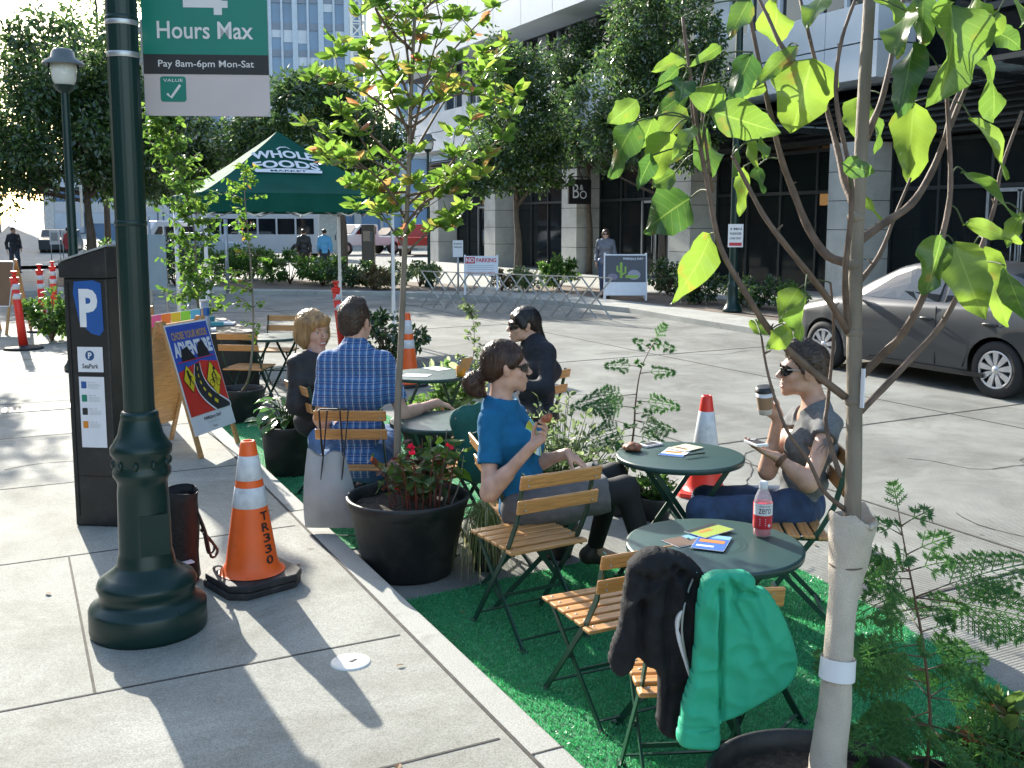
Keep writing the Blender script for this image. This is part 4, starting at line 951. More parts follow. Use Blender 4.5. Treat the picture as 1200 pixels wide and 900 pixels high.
# ---- woman in the blue t-shirt, in profile, seated and eating
def blue_woman():
    root = person(Vector((2.2, 4.3, 0)), 'woman in blue t-shirt and sunglasses with brown ponytail, seated in profile and eating'); og = root.location
    J = dict(hpL=D(622, 588, 5.14), hpR=D(611, 597, 4.94), shL=D(603, 486, 5.22), shR=D(574, 492, 4.9), nk=D(586, 468, 5.04),
             elR=D(573, 578, 4.8), wrR=D(622, 524, 4.74), elL=D(622, 545, 5.15), wrL=D(664, 531, 5.0),
             knR=D(733, 573, 4.98), anR=D(768, 690, 5.1), toR=D(814, 704, 5.2), knL=D(720, 557, 5.2), anL=D(697, 641, 5.42), toL=D(737, 660, 5.46))
    b = Body(J, 1.02, .97); H = Head(D(594, 430, 5.04), c_r*.99+FH*.14+Vector((0, 0, -.02)), (0, 0, 1), 1.1)
    S = SDF(.0042); b.skin(S); head_sdf(S, H, male=False); b.neck(S, H, .048)
    up = Vector((0, 0, 1))
    hd = (D(652, 500, 4.72)-J['wrR']); hand_sdf(S, J['wrR'], hd, c_r*.2+c_u*.9-FH*.3, -1, (.55, .75, .5), .98, thumb_close=.8)
    hand_sdf(S, J['wrL'], D(690, 548, 4.98)-J['wrL'], -up, -1, (.2, .3, .2), .95)
    S.build('body', SK, root, og)
    face_parts(root, og, H, hair=HB, glasses=True); sunglasses(root, og, H, 1.2)
    blue = mat('blue_cotton', (.013, .125, .26), .85, var=.1, vs=20, bump=.15, bs=120, spec=.2)
    nk = J['nk']
    b.garment('t_shirt', blue, root, [('uaL', .55), ('uaR', .62)], .013, True, ti=.024, bust=1, wr=((.008, (6, 6, 16)), (.003, (20, 20, 34))),
              cuts=[((J['hpL']+J['hpR'])/2+Vector((0, 0, -.13)), (0, 0, -1), .3)], subs=[lambda S: S.ell(nk+Vector((0, 0, .03))+c_r*.02, (.078, .078, .05), None, .006, True)])
    # printed sunburst on the chest
    ax = (J['shR']-J['shL']).normalized(); hc = (J['hpL']+J['hpR'])/2; sc = (J['shR']+J['shL'])/2; u_ = (sc-hc).normalized(); ff = u_.cross(ax)
    cc = hc.lerp(sc, .70)+ff*.168+ax*.035
    f = Flat(.0008); cs = [flat('sun_yellow', (.65, .6, .05)), flat('sun_lime', (.45, .5, .04)), flat('sun_white', (.7, .75, .75)), flat('sun_blue', (.2, .5, .6)), flat('sun_ochre', (.5, .38, .03))]
    for i in range(20):
        a0, a1 = 6.283*i/20, 6.283*(i+1)/20; f.poly([(0, 0), (.075*math.cos(a0), .095*math.sin(a0)), (.075*math.cos(a1), .095*math.sin(a1))], cs[(i*3+i//4) % 5], i % 2)
    def warp(v): return cc-og+ax*v.x+u_*v.y+ff*(v.z-7*v.x*v.x-1.2*v.y*v.y)
    # subdivide by rings so that the print follows the chest
    f2 = Flat(.0008); f2.mats = f.mats
    for (fc, mi) in zip(f.f, f.m):
        p = [f.v[i] for i in fc]; z = p[0][2]
        for r0, r1 in ((.02, .4), (.4, .75), (.75, 1)):
            n = len(f2.v); f2.v += [(p[1][0]*r0, p[1][1]*r0, z), (p[1][0]*r1, p[1][1]*r1, z), (p[2][0]*r1, p[2][1]*r1, z), (p[2][0]*r0, p[2][1]*r0, z)]; f2.f.append((n, n+1, n+2, n+3)); f2.m.append(mi)
    f2.build('shirt_print', root, None, warp)
    skirt = mat('grey_cotton', (.12, .115, .115), .9, var=.15, vs=20, bump=.2, bs=100)
    b.garment('skirt', skirt, root, [('thL', .86), ('thR', .83)], .026, False, wr=((.010, (6, 6, 12)), (.004, (18, 18, 30))),
              extra=lambda S: (S.cap(J['hpL'].lerp(J['knL'], .12), J['hpR'].lerp(J['knR'], .12), .092, .092, .05), S.cap((J['hpL']).lerp(J['knL'], .4)+Vector((0, 0, -.01)), (J['hpR']).lerp(J['knR'], .4)+Vector((0, 0, -.02)), .09, .09, .05), S.cap((J['hpL']).lerp(J['knL'], .7), (J['hpR']).lerp(J['knR'], .7), .075, .07, .05)))
    leg = mat('black_knit', (.01, .01, .011), .8, var=.2, vs=20)
    b.garment('leggings', leg, root, [('thL', 1), ('thR', 1), ('caL', .97), ('caR', .97)], .006, wr=None)
    for sd in 'LR': shoe(root, mat('dark_leather', (.03, .025, .02), .5), J['an'+sd], J['to'+sd])
    S = SDF(.004)
    H.e(S, (0, -.022, .04), (.080, .098, .088), .015); H.e(S, (0, -.065, -.01), (.066, .05, .06), .03)
    H.e(S, (0, .112, -.030), (.085, .085, .062), .022, True)
    for x in (-1, 1): H.e(S, (x*.09, .0, -.02), (.03, .026, .034), .008, True); H.cp(S, (x*.05, .045, .06), (x*.074, .01, .018), .018, .012, .03)
    H.cp(S, (0, -.11, -.035), (0, -.135, -.05), .028, .03, .02)
    H.e(S, (0, -.155, -.072), (.044, .045, .05), .015); H.e(S, (0, -.135, -.10), (.035, .035, .035), .02); H.cp(S, (0, -.16, -.09), (.01, -.10, -.13), .03, .012, .02)
    hh = S.build('hair', HB, root, og, ((.004, (60, 60, 22)), (.003, (160, 160, 30)))); strands(hh, root, H, HB, 1500, .09, (0, -1, -.55), lift=.003); strands(hh, root, H, HB, 200, .06, (0, -.5, -1), lift=.012, seed=3)
    # snack in the raised hand
    c = D(640, 491, 4.69); S = SDF(.003); S.ell(c, (.02, .032, .018), None, .01); S.ell(c+Vector((.015, -.005, .015)), (.015, .016, .012), None, .01)
    o = S.build('pastry', mat('pastry', (.35, .1, .04), .6, var=.5, vs=60), None, c, ((.003, (80, 80, 80)),)); o.location = c
    tag(o, 'small brown pastry held up in the hand of the blue shirt woman', 'food')
    return root
HB = hairmat('brown_hair', (.055, .024, .012)); HD = hairmat('dark_hair', (.012, .008, .007)); HBl = hairmat('blonde_hair', (.34, .2, .08), .5); HS = hairmat('short_brown_hair', (.045, .026, .016))
blue_woman()
# ---- coffee drinker in the grey tee
def coffee_man():
    root = person(Vector((3.5, 3.6, 0)), 'short haired person in a grey t-shirt and aviator sunglasses raising a paper coffee cup'); og = root.location
    J = dict(hpL=D(928, 600, 5.0), hpR=D(940, 590, 5.22), shL=D(972, 497, 4.8), shR=D(938, 488, 5.14), nk=D(956, 474, 4.98),
             elL=D(948, 566, 4.62), wrL=D(911, 536, 4.66), elR=D(899, 553, 5.06), wrR=D(912, 487, 5.0),
             knL=D(822, 600, 4.84), anL=D(905, 660, 4.9), toL=D(935, 742, 4.7), knR=D(828, 586, 5.22), anR=D(838, 700, 5.3), toR=D(800, 722, 5.3))
    J['anL'] = D(862, 700, 4.8); J['toL'] = D(812, 716, 4.82)
    b = Body(J, 1.0, .97); H = Head(D(941, 434, 4.98), -c_r*.98+FH*.06+Vector((0, 0, .0)), Vector((0, 0, 1))+c_r*.08, 1.13)
    S = SDF(.0042); b.skin(S); head_sdf(S, H, True, True); b.neck(S, H, .052)
    # left hand holds a phone over the table, right hand round the cup
    hand_sdf(S, J['wrL'], D(880, 523, 4.66)-J['wrL'], c_u*.95+c_r*.1, 1, (.12, .2, .15), .98, thumb_close=.2)
    cup = D(897, 470, 4.93)
    hand_sdf(S, J['wrR'], c_u*.6-c_r*.85-FH*.05, -FH, 1, (.55, .85, .6), 1.0, thumb_close=.55)
    S.build('body', SK2, root, og)
    face_parts(root, og, H, smile=True, glasses=True, hair=HS); sunglasses(root, og, H, 1.12, aviator=True)
    grey = mat('grey_marl', (.13, .135, .14), .9, var=.18, vs=60, bump=.15, bs=140)
    ff = (-c_r*.98+FH*.1)
    b.garment('t_shirt', grey, root, [('uaL', .26), ('uaR', .3)], .014, True, ti=.018, wr=((.010, (6, 6, 14)), (.004, (18, 18, 30))), bust=0,
              cuts=[((J['hpL']+J['hpR'])/2+Vector((0, 0, -.05)), (0, 0, -1), .3)],
              subs=[lambda S: S.ell(J['nk']+Vector((0, 0, .02))+ff*.04, (.085, .085, .07), None, .006, True), lambda S: S.cap(J['nk']+ff*.07, J['nk']+ff*.15+Vector((0, 0, -.10)), .05, .03, .01, True)])
    jean = mat('denim', (.02, .045, .1), .85, var=.35, vs=14, bump=.2, bs=160)
    b.garment('jeans', jean, root, [('thL', 1), ('thR', 1), ('caL', .98), ('caR', .98)], .014, False, extra=lambda S: S.cap(J['hpL'], J['hpR'], .115, .115, .05), wr=((.007, (10, 10, 10)), (.004, (24, 24, 24))))
    for sd in 'LR': shoe(root, MT['black'], J['an'+sd], J['to'+sd])
    S = SDF(.004)
    H.e(S, (0, -.02, .046), (.078, .094, .082), .015); H.e(S, (0, -.066, -.012), (.06, .042, .05), .03); H.e(S, (0, .125, -.032), (.09, .1, .073), .015, True)
    for x in (-1, 1): H.e(S, (x*.088, .0, -.022), (.024, .026, .042), .006, True); H.cp(S, (x*.062, .03, .05), (x*.07, .012, .0), .014, .008, .015)
    H.cp(S, (0, .045, .10), (0, .0, .11), .034, .034, .03); H.cp(S, (0, .05, .106), (.0, .074, .112), .022, .012, .025)
    H.e(S, (0, -.1, -.12), (.07, .06, .05), .01, True)
    hh = S.build('hair', HS, root, og, ((.004, (50, 50, 90)), (.0035, (140, 140, 60)))); strands(hh, root, H, HS, 1500, .022, (0, -.6, -.6), lift=.005, jit=.5, w_=.0009); strands(hh, root, H, HS, 500, .035, (0, .5, .9), lift=.012, seed=3, jit=.4, zmin=.07)
    m = MB(); w = J['wrL']; d = (J['wrL']-J['elL']).normalized(); x, y = frame_of(d); M0 = axes(w-d*.02-og, x, y, d)
    m.M = M0
    m.lathe([(.032, -.012), (.036, -.010), (.036, .010), (.032, .012)], n=24); m.build('bracelet', mat('cord', (.12, .06, .03), .7), root)
    # tattoo on the shoulder
    a, e = J['shL'], J['elL']; dd = (e-a).normalized(); nn = (-c_f-dd*(-c_f).dot(dd)).normalized(); f = Flat(.0004); ink = flat('tattoo', (.13, .10, .09), .6)
    f.circ(0, .0, .022, ink, 0, 12); 
    for q in (-.03, -.012, .01, .03): f.line([(q*.5, -.02), (q, -.05), (q*1.2, -.075)], .007, ink, 0, .002)
    sd_ = dd.cross(nn); f.build('tattoo', root, axes(a.lerp(e, .38)+nn*.0505-og, sd_, -dd, nn))
    # cup and phone
    K = empty('coffee_cup', cup-c_u*.062, 0, 'white paper coffee cup with brown sleeve and black lid held in the raised hand', 'cup'); K.rotation_euler = (R(4), R(-8), 0)
    m = MB(); m.lathe([(.0, 0), (.031, 0), (.044, .118), (.04, .118)], n=32); m.build('paper_cup', MT['white'], K)
    m = MB(); m.lathe([(.0345, .028), (.0415, .092)], n=32); m.build('sleeve', mat('kraft', (.3, .19, .11), .8), K)
    m = MB(); m.lathe([(.046, .114), (.047, .122), (.043, .126), (.041, .138), (.036, .14), (0, .137)], n=32); m.build('lid', MT['black'], K)
    pp = D(886, 519, 4.62); m = MB(); m.M = axes(pp, (c_r*.95+FH*.3).normalized(), (-c_r*.3*.0+FH*.95-c_r*.3).normalized()); m.box((0, 0, 0), (.06, .115, .011)); m.cur = 1; m.box((0, 0, .006), (.052, .085, .002))
    o = m.build('phone', [MT['white'], MT['ink']], None, bevel=.003); tag(o, 'small white phone held flat in the lowered hand of the coffee drinker', 'phone')
    o.data.transform(Matrix.Translation(-pp)); o.location = pp
coffee_man()
# ---- man in the plaid shirt, from behind
def plaid():
    m, nt, p = nodes('plaid'); N = nt.nodes; L = nt.links; tc = N.new('ShaderNodeTexCoord'); mp = N.new('ShaderNodeMapping'); mp.inputs['Rotation'].default_value = (0, 0, YAW); L.new(tc.outputs['Object'], mp.inputs[0])
    sx = N.new('ShaderNodeSeparateXYZ'); L.new(mp.outputs[0], sx.inputs[0]); p.inputs['Roughness'].default_value = .85
    def stripes(sock, per, wd, ph=0):
        a = N.new('ShaderNodeMath'); a.operation = 'MULTIPLY_ADD'; a.inputs[1].default_value = 1/per; a.inputs[2].default_value = ph+50; L.new(sock, a.inputs[0])
        b = N.new('ShaderNodeMath'); b.operation = 'FRACT'; L.new(a.outputs[0], b.inputs[0]); c = N.new('ShaderNodeMath'); c.operation = 'LESS_THAN'; c.inputs[1].default_value = wd; L.new(b.outputs[0], c.inputs[0]); return c.outputs[0]
    prev = None
    def mix(fac, c, amt, base):
        x = N.new('ShaderNodeMixRGB'); g = N.new('ShaderNodeMath'); g.operation = 'MULTIPLY'; g.inputs[1].default_value = amt; L.new(fac, g.inputs[0]); L.new(g.outputs[0], x.inputs[0]); x.inputs[2].default_value = c+(1,)
        if isinstance(base, tuple): x.inputs[1].default_value = base+(1,)
        else: L.new(base, x.inputs[1])
        return x.outputs[0]
    o = mix(stripes(sx.outputs[2], .04, .5), (.10, .24, .48), .75, (.02, .075, .25)); o = mix(stripes(sx.outputs[0], .042, .42, .2), (.012, .05, .18), .55, o)
    o = mix(stripes(sx.outputs[2], .04, .1, .3), (.35, .45, .6), .4, o); o = mix(stripes(sx.outputs[0], .042, .09, .5), (.6, .64, .7), .6, o); o = mix(stripes(sx.outputs[0], .042, .05, .56), (.25, .15, .12), .7, o)
    L.new(o, p.inputs['Base Color']); return m
def plaid_man():
    root = person(Vector((1.9, 5.9, 0)), 'man in a blue plaid shirt seen from behind, sitting with one arm on the table'); og = root.location
    J = dict(hpL=D(398, 543, 6.2), hpR=D(440, 543, 6.2), shL=D(384, 424, 6.12), shR=D(450, 424, 6.12), nk=D(417, 404, 6.15),
             elL=D(374, 494, 6.1), wrL=D(388, 512, 6.45), elR=D(472, 486, 6.2), wrR=D(512, 472, 6.5),
             knL=D(376, 515, 6.65), anL=D(372, 600, 6.7), toL=D(366, 590, 6.95), knR=D(456, 512, 6.7), anR=D(456, 580, 6.75), toR=D(460, 574, 7.0))
    J['elL'] = D(376, 490, 6.1); J['anL'] = D(372, 582, 6.62); J['toL'] = D(367, 590, 6.80)
    b = Body(J, 1.05, 1.0); H = Head(D(417, 377, 6.18), FH*.93+c_r*.42, (0, 0, 1), 1.13)
    S = SDF(.0045); b.skin(S); head_sdf(S, H, male=True); b.neck(S, H, .056)
    hand_sdf(S, J['wrR'], D(532, 478, 6.55)-J['wrR'], Vector((0, 0, -1)), -1*-1, (.25, .45, .3), 1.05); hand_sdf(S, J['wrL'], FH*.9-c_r*.3, Vector((0, 0, -1)), 1, (.3, .4, .3), 1.0)
    S.build('body', SK, root, og); face_parts(root, og, H, hair=HS)
    pm = plaid()
    b.garment('plaid_shirt', pm, root, [('uaL', .8), ('uaR', .72)], .017, True, ti=.024, wr=((.010, (5, 5, 8)), (.004, (16, 16, 24))),
              cuts=[((J['hpL']+J['hpR'])/2+Vector((0, 0, -.07)), (0, 0, -1), .35)], subs=[lambda S: S.ell(J['nk']+Vector((0, 0, .055))+FH*.03, (.072, .072, .05), None, .006, True)],
              extra=lambda S: (S.cap(J['nk']+Vector((0, 0, .012))-c_r*.035-FH*.02, J['nk']+Vector((0, 0, .012))+c_r*.035-FH*.02, .042, .042, .01)))
    b.garment('jeans', mat('blue_denim', (.04, .11, .24), .85, var=.3, vs=14), root, [('thL', 1), ('thR', 1), ('caL', .96), ('caR', .96)], .016, extra=lambda S: S.cap(J['hpL'], J['hpR'], .115, .115, .05))
    for sd in 'LR': shoe(root, mat('brown_leather', (.07, .035, .02), .5), J['an'+sd], J['to'+sd], 1.15)
    S = SDF(.004); H.e(S, (0, -.022, .042), (.080, .097, .086), .015); H.e(S, (0, -.062, -.02), (.065, .046, .058), .03); H.e(S, (0, .125, -.035), (.09, .098, .08), .012, True)
    for x in (-1, 1): H.e(S, (x*.088, .0, -.022), (.024, .026, .038), .006, True); H.cp(S, (x*.066, .02, .03), (x*.073, .016, -.02), .01, .006, .01)
    H.cp(S, (0, .05, .1), (0, -.02, .11), .028, .03, .03); H.e(S, (0, -.09, -.115), (.08, .05, .04), .01, True)
    hh = S.build('hair', HS, root, og, ((.003, (70, 70, 90)), (.003, (150, 150, 120)))); strands(hh, root, H, HS, 2200, .02, (.1, -.3, -1), lift=.0045, jit=.45, w_=.0009)
plaid_man()
# ---- blonde woman in the black jacket
def blonde():
    root = person(Vector((2.1, 6.9, 0)), 'smiling woman with short blonde hair and black jacket beside the plaid shirt man'); og = root.location
    J = dict(hpL=D(384, 490, 7.1), hpR=D(364, 493, 6.95), shL=D(394, 428, 7.0), shR=D(350, 427, 6.85), nk=D(371, 416, 6.98),
             elL=D(400, 466, 6.95), wrL=D(412, 484, 7.1), elR=D(348, 474, 6.8), wrR=D(378, 490, 6.9), knL=D(430, 490, 7.3), anL=D(432, 556, 7.3), toL=D(446, 560, 7.3), knR=D(412, 494, 7.15), anR=D(412, 566, 7.15), toR=D(428, 572, 7.1))
    b = Body(J, 1.0, 1.0); H = Head(D(367, 388, 7.0), c_r*.72-FH*.62+Vector((0, 0, -.05)), Vector((0, 0, 1))-c_r*.04, 1.18)
    S = SDF(.0045); b.skin(S); head_sdf(S, H, True); b.neck(S, H, .05)
    hand_sdf(S, J['wrR'], c_r, Vector((0, 0, -1)), -1, (.4, .5, .3)); hand_sdf(S, J['wrL'], c_r, Vector((0, 0, -1)), 1, (.4, .5, .3))
    S.build('body', SK, root, og); face_parts(root, og, H, smile=True, hair=HBl)
    ff = (c_r*.6-FH*.6).normalized(); nk = J['nk']
    b.garment('black_jacket', mat('black_quilt', (.012, .012, .014), .6, var=.2, vs=20, bump=.2, bs=60), root, [('uaL', 1), ('uaR', 1), ('faL', .9), ('faR', .9)], .026, True, ti=.03, bust=1, wr=((.010, (7, 7, 12)), (.004, (18, 18, 24))),
              subs=[lambda S: S.cap(nk+ff*.07+Vector((0, 0, .03)), nk+ff*.17+Vector((0, 0, -.16)), .062, .03, .01, True), lambda S: S.ell(nk+Vector((0, 0, .05))+ff*.04, (.10, .10, .085), None, .01, True)])
    b.garment('grey_top', mat('pale_top', (.2, .18, .19), .9), root, [], .008, True, ti=.012, bust=1, subs=[lambda S: S.ell(nk+Vector((0, 0, .02))+ff*.05, (.07, .07, .06), None, .01, True)])
    m = MB(); lav = mat('scarf', (.32, .3, .5), .9, var=.3, vs=30); sr = (J['shR']-J['shL']).normalized()
    S = SDF(.005)
    for s_ in (-1, 1): S.cap(nk+sr*s_*.058+ff*.02+Vector((0, 0, .02)), nk+sr*s_*.045+ff*.10+Vector((0, 0, -.06)), .02, .022, .02); S.cap(nk+sr*s_*.045+ff*.10+Vector((0, 0, -.06)), nk+sr*s_*.022+ff*.145+Vector((0, 0, -.2)), .022, .02, .02)
    S.build('scarf', lav, root, og, ((.006, (20, 20, 60)),))
    f = Flat()
    for s_ in (-1, 1):
        S = SDF(.005); a = nk+sr*s_*.085+ff*.075+Vector((0, 0, .0)); e = nk+sr*s_*.06+ff*.15+Vector((0, 0, -.15)); S.cap(a, e, .02, .008, .01); S.cap(a+sr*s_*.03+Vector((0, 0, -.02)), e, .012, .006, .02); S.build('lapel', MT['offwhite'], root, og)
    b.garment('trousers', MT['black'], root, [('thL', 1), ('thR', 1), ('caL', .96), ('caR', .96)], .016)
    for sd in 'LR': shoe(root, MT['black'], J['an'+sd], J['to'+sd])
    S = SDF(.004); H.e(S, (0, -.02, .038), (.088, .104, .094), .02); H.e(S, (0, -.055, -.03), (.09, .068, .07), .03)
    for x in (-1, 1): H.e(S, (x*.072, -.0, -.04), (.026, .045, .058), .03); H.cp(S, (x*.066, .03, .05), (x*.074, .022, -.03), .022, .016, .03)
    H.e(S, (0, .118, -.045), (.062, .09, .088), .012, True); H.cp(S, (-.04, .066, .07), (.035, .068, .058), .026, .024, .03); H.e(S, (0, -.04, -.145), (.1, .1, .05), .02, True)
    hh = S.build('hair', HBl, root, og, ((.006, (45, 45, 14)), (.004, (120, 120, 24)))); strands(hh, root, H, HBl, 1800, .06, (0, -.1, -1), lift=.006, jit=.25)
blonde()
# ---- dark haired woman behind the bush
def dark_woman():
    root = person(Vector((3.5, 6.7, 0)), 'dark haired woman in black top and large sunglasses behind the blue shirt woman'); og = root.location
    J = dict(hpL=D(620, 486, 7.3), hpR=D(640, 488, 7.1), shL=D(612, 410, 7.3), shR=D(641, 412, 7.08), nk=D(628, 399, 7.2),
             elL=D(600, 450, 7.4), wrL=D(585, 440, 7.6), elR=D(640, 455, 6.95), wrR=D(610, 452, 6.95), knL=D(575, 490, 7.5), knR=D(580, 500, 7.3), anL=D(575, 540, 7.5), anR=D(580, 545, 7.3), toL=D(560, 550, 7.5), toR=D(565, 555, 7.3))
    b = Body(J, 1.0, .95); H = Head(D(613, 381, 7.2), -c_r*.9-FH*.25+Vector((0, 0, -.05)), (0, 0, 1), 1.08)
    S = SDF(.0048); b.skin(S); head_sdf(S, H); b.neck(S, H, .047)
    hand_sdf(S, J['wrL'], -c_r, Vector((0, 0, 1)), 1); hand_sdf(S, J['wrR'], -c_r, Vector((0, 0, 1)), 1); S.build('body', SK, root, og)
    face_parts(root, og, H, glasses=True, hair=HD); sunglasses(root, og, H, 1.35)
    b.garment('dark_top', mat('navy_top', (.012, .014, .022), .8, var=.2, vs=20), root, [('uaL', 1), ('uaR', 1), ('faL', .9), ('faR', .9)], .016, True, ti=.02, bust=1)
    b.garment('trousers', MT['black'], root, [('thL', 1), ('thR', 1), ('caL', .96), ('caR', .96)], .016)
    for sd in 'LR': shoe(root, MT['black'], J['an'+sd], J['to'+sd])
    S = SDF(.0045); H.e(S, (0, -.02, .04), (.084, .1, .088), .02); H.e(S, (0, .118, -.04), (.07, .09, .082), .012, True)
    for x in (-1, 1): H.cp(S, (x*.05, .05, .06), (x*.074, .02, -.0), .02, .016, .03)
    H.cp(S, (0, -.075, 0), (0, -.10, -.12), .05, .045, .03); H.cp(S, (0, -.10, -.12), (.02, -.19, -.21), .045, .012, .03)
    hh = S.build('hair', HD, root, og, ((.004, (50, 50, 14)),)); strands(hh, root, H, HD, 1300, .09, (0, -.5, -1), lift=.004)
dark_woman()
# ---- passers-by
def walker(loc, face, label, top, legs, hair, k=1.0, step=.25, long_hair=False, bag=False, arms=.12, glasses=False):
    root = person(loc, label); og = root.location; f = Vector((face[0], face[1], 0)).normalized(); r = Vector((f.y, -f.x, 0)); L = Vector(loc)
    def q(x, y, z): return L+(r*x+f*y+Vector((0, 0, z)))*k
    J = dict(hpL=q(-.085, 0, .9), hpR=q(.085, 0, .9), shL=q(-.165, .0, 1.38), shR=q(.165, .0, 1.38), nk=q(0, 0, 1.44), elL=q(-.22, -arms*.3, 1.1), elR=q(.22, -arms, 1.1), wrL=q(-.22, arms, .9), wrR=q(.23, -arms*.2, .87),
             knL=q(-.09, step*.6, .5), knR=q(.09, -step*.2, .5), anL=q(-.09, step, .09), anR=q(.09, -step, .13), toL=q(-.09, step+.16, .04), toR=q(.09, -step+.13, .03))
    b = Body(J, k, .95); H = Head(q(0, .02, 1.57), f, (0, 0, 1), k)
    S = SDF(.010 if L.length > 15 else .006); b.skin(S); head_sdf(S, H); b.neck(S, H); hand_sdf(S, J['wrL'], (0, 0, -1), r, 1); hand_sdf(S, J['wrR'], (0, 0, -1), -r, -1)
    S.build('body', SK, root, og)
    b.garment('jacket', top, root, [('uaL', 1), ('uaR', 1), ('faL', .95), ('faR', .95)], .02, True, ti=.024, h=.01, cuts=[(q(0, 0, .84), (0, 0, -1), .4)])
    b.garment('trousers', legs, root, [('thL', 1), ('thR', 1), ('caL', .96), ('caR', .96)], .016, h=.01, extra=lambda S: S.cap(J['hpL'], J['hpR'], .1, .1, .05))
    for sd in 'LR': shoe(root, MT['black'], J['an'+sd], J['to'+sd])
    S = SDF(.009); H.e(S, (0, -.02, .04), (.084, .1, .088), .02); H.e(S, (0, .12, -.04), (.08, .09, .085), .012, True)
    if long_hair:
        for x in (-1, 1): H.cp(S, (x*.07, -.01, 0), (x*.08, -.0, -.15), .03, .022, .03)
        H.cp(S, (0, -.08, 0), (0, -.08, -.14), .05, .04, .03)
    S.build('hair', hair, root, og)
    if glasses: sunglasses(root, og, H, 1.2)
    return root
grey_j = flat('grey_jacket', (.12, .13, .16)); navy = flat('navy_cloth', (.02, .025, .04)); red_j = flat('red_jacket', (.45, .06, .07)); blk = MT['black']
wl = G(709, 349, SW); walker(wl, (-.6, -.8), 'woman in grey jacket and sunglasses walking past the stone columns', grey_j, flat('blue_jeans', (.05, .08, .15)), HB, .98, .2, True, arms=.16, glasses=True)
walker(Vector((.24, 41, SW)), (.3, -1), 'dark dressed pedestrian walking toward the viewer on the far left pavement', navy, flat('dk_jeans', (.03, .04, .07)), HD, .98, .2)
walker(Vector((2.1, 41.5, SW)), (.9, .6), 'pedestrian in a red jacket on the far pavement behind the pay station', red_j, navy, HD, .98, .28)
a = G(353, 300, SW); walker(Vector((8.9, 33.4, SW)), (.3, 1), 'person in a dark coat standing behind the hedge under the tent', blk, blk, HD, .95, .05)
walker(Vector((9.55, 33.2, SW)), (.2, 1), 'person in a bright blue top standing behind the hedge beside the dark coat', flat('sky_top', (.1, .35, .6)), navy, HD, .95, .05)
# ================================================================ vegetation
LM = {}
LM['dark'] = leafmat('leaf_dark', [(0, (.016, .040, .012)), (.5, (.03, .07, .02)), (.85, (.05, .10, .025)), (1, (.10, .17, .04))], .36, .2, 1.0)
LM['mid'] = leafmat('leaf_mid', [(0, (.025, .07, .012)), (.5, (.045, .11, .02)), (1, (.08, .16, .03))], .45, .4, .5)
LM['lime'] = leafmat('leaf_lime', [(0, (.035, .10, .012)), (.5, (.07, .16, .018)), (.93, (.10, .18, .02)), (.97, (.17, .14, .02)), (1, (.22, .08, .03))], .55, .4, .5)
LM['crown'] = leafmat('leaf_crown', [(0, (.04, .10, .014)), (.5, (.075, .15, .02)), (.9, (.12, .19, .03)), (.96, (.2, .16, .04)), (1, (.25, .1, .05))], .55, .4, .5)
LM['lime2'] = leafmat('leaf_young', [(0, (.03, .08, .012)), (.5, (.05, .12, .018)), (1, (.09, .16, .025))], .5, .4, .5)
LM['magn'] = leafmat('leaf_magnolia', [(0, (.035, .12, .02)), (.5, (.05, .15, .02)), (1, (.08, .17, .02))], .5, .28, .7)
LM['grey'] = leafmat('leaf_grey', [(0, (.06, .10, .04)), (.6, (.10, .15, .06)), (1, (.2, .25, .12))], .35, .5, .4)
LM['cedar'] = leafmat('leaf_cedar', [(0, (.02, .075, .015)), (.5, (.03, .11, .02)), (1, (.05, .14, .025))], .35, .45, .4)
LM['varieg'] = leafmat('leaf_variegated', [(0, (.05, .12, .03)), (.5, (.12, .2, .06)), (1, (.45, .5, .3))], .4, .5, .4)
LM['straw'] = leafmat('leaf_straw', [(0, (.10, .16, .04)), (.5, (.3, .3, .12)), (1, (.5, .48, .3))], .3, .5, .4)
LM['red'] = leafmat('leaf_red', [(0, (.04, .10, .02)), (.6, (.07, .12, .03)), (.8, (.09, .05, .02)), (1, (.13, .02, .02))], .3, .35, .5)
LM['bronze'] = leafmat('leaf_bronze', [(0, (.06, .08, .03)), (.5, (.10, .07, .03)), (1, (.13, .10, .04))], .3, .5, .4)
LM['flower'] = leafmat('petal_red', [(0, (.5, .01, .02)), (1, (.7, .03, .04))], .4, .5, .4)
BARK = mat('bark', (.10, .075, .055), .9, var=.35, vs=8, bump=.6, bs=40, stretch=(3, 3, .7)); BARK2 = mat('smooth_bark', (.2, .165, .125), .75, var=.25, vs=12, bump=.3, bs=90, stretch=(1, 1, .35), dirt=((.07, .05, .04), 12, .6, .8))
TWIG = mat('twig', (.13, .085, .06), .7, var=.4, vs=20, bump=.2, bs=120); STEM = mat('green_stem', (.06, .09, .03), .7)
def crown_pts(cl, n, seed):
    r_ = np.random.RandomState(seed); P = []; Dn = []
    tot = sum(c[3]*c[4]*c[5] for c in cl)
    for (x, y, z, a, b, c) in cl:
        k = int(n*(a*b*c)/tot)+1; nb = max(10, int(32*(a*b*c)**.45)); 
        # clumps spread through the volume, denser outward
        u = r_.normal(size=(nb, 3)); u /= np.linalg.norm(u, axis=1)[:, None]; rad = r_.uniform(.35, 1.0, nb)**.6; cc = u*rad[:, None]*np.array([a, b, c])
        ii = r_.randint(0, nb, k); sc = .28*min(a, b, c)*r_.uniform(.6, 1.4, nb)
        v = r_.normal(size=(k, 3)); v /= np.linalg.norm(v, axis=1)[:, None]; q = cc[ii]+v*(sc[ii]*r_.uniform(.3, 1.15, k))[:, None]
        P.append(q+np.array([x, y, z])); Dn.append(v+r_.normal(0, .5, (k, 3))+np.array([0, 0, -.35]))
    return np.concatenate(P), np.concatenate(Dn)
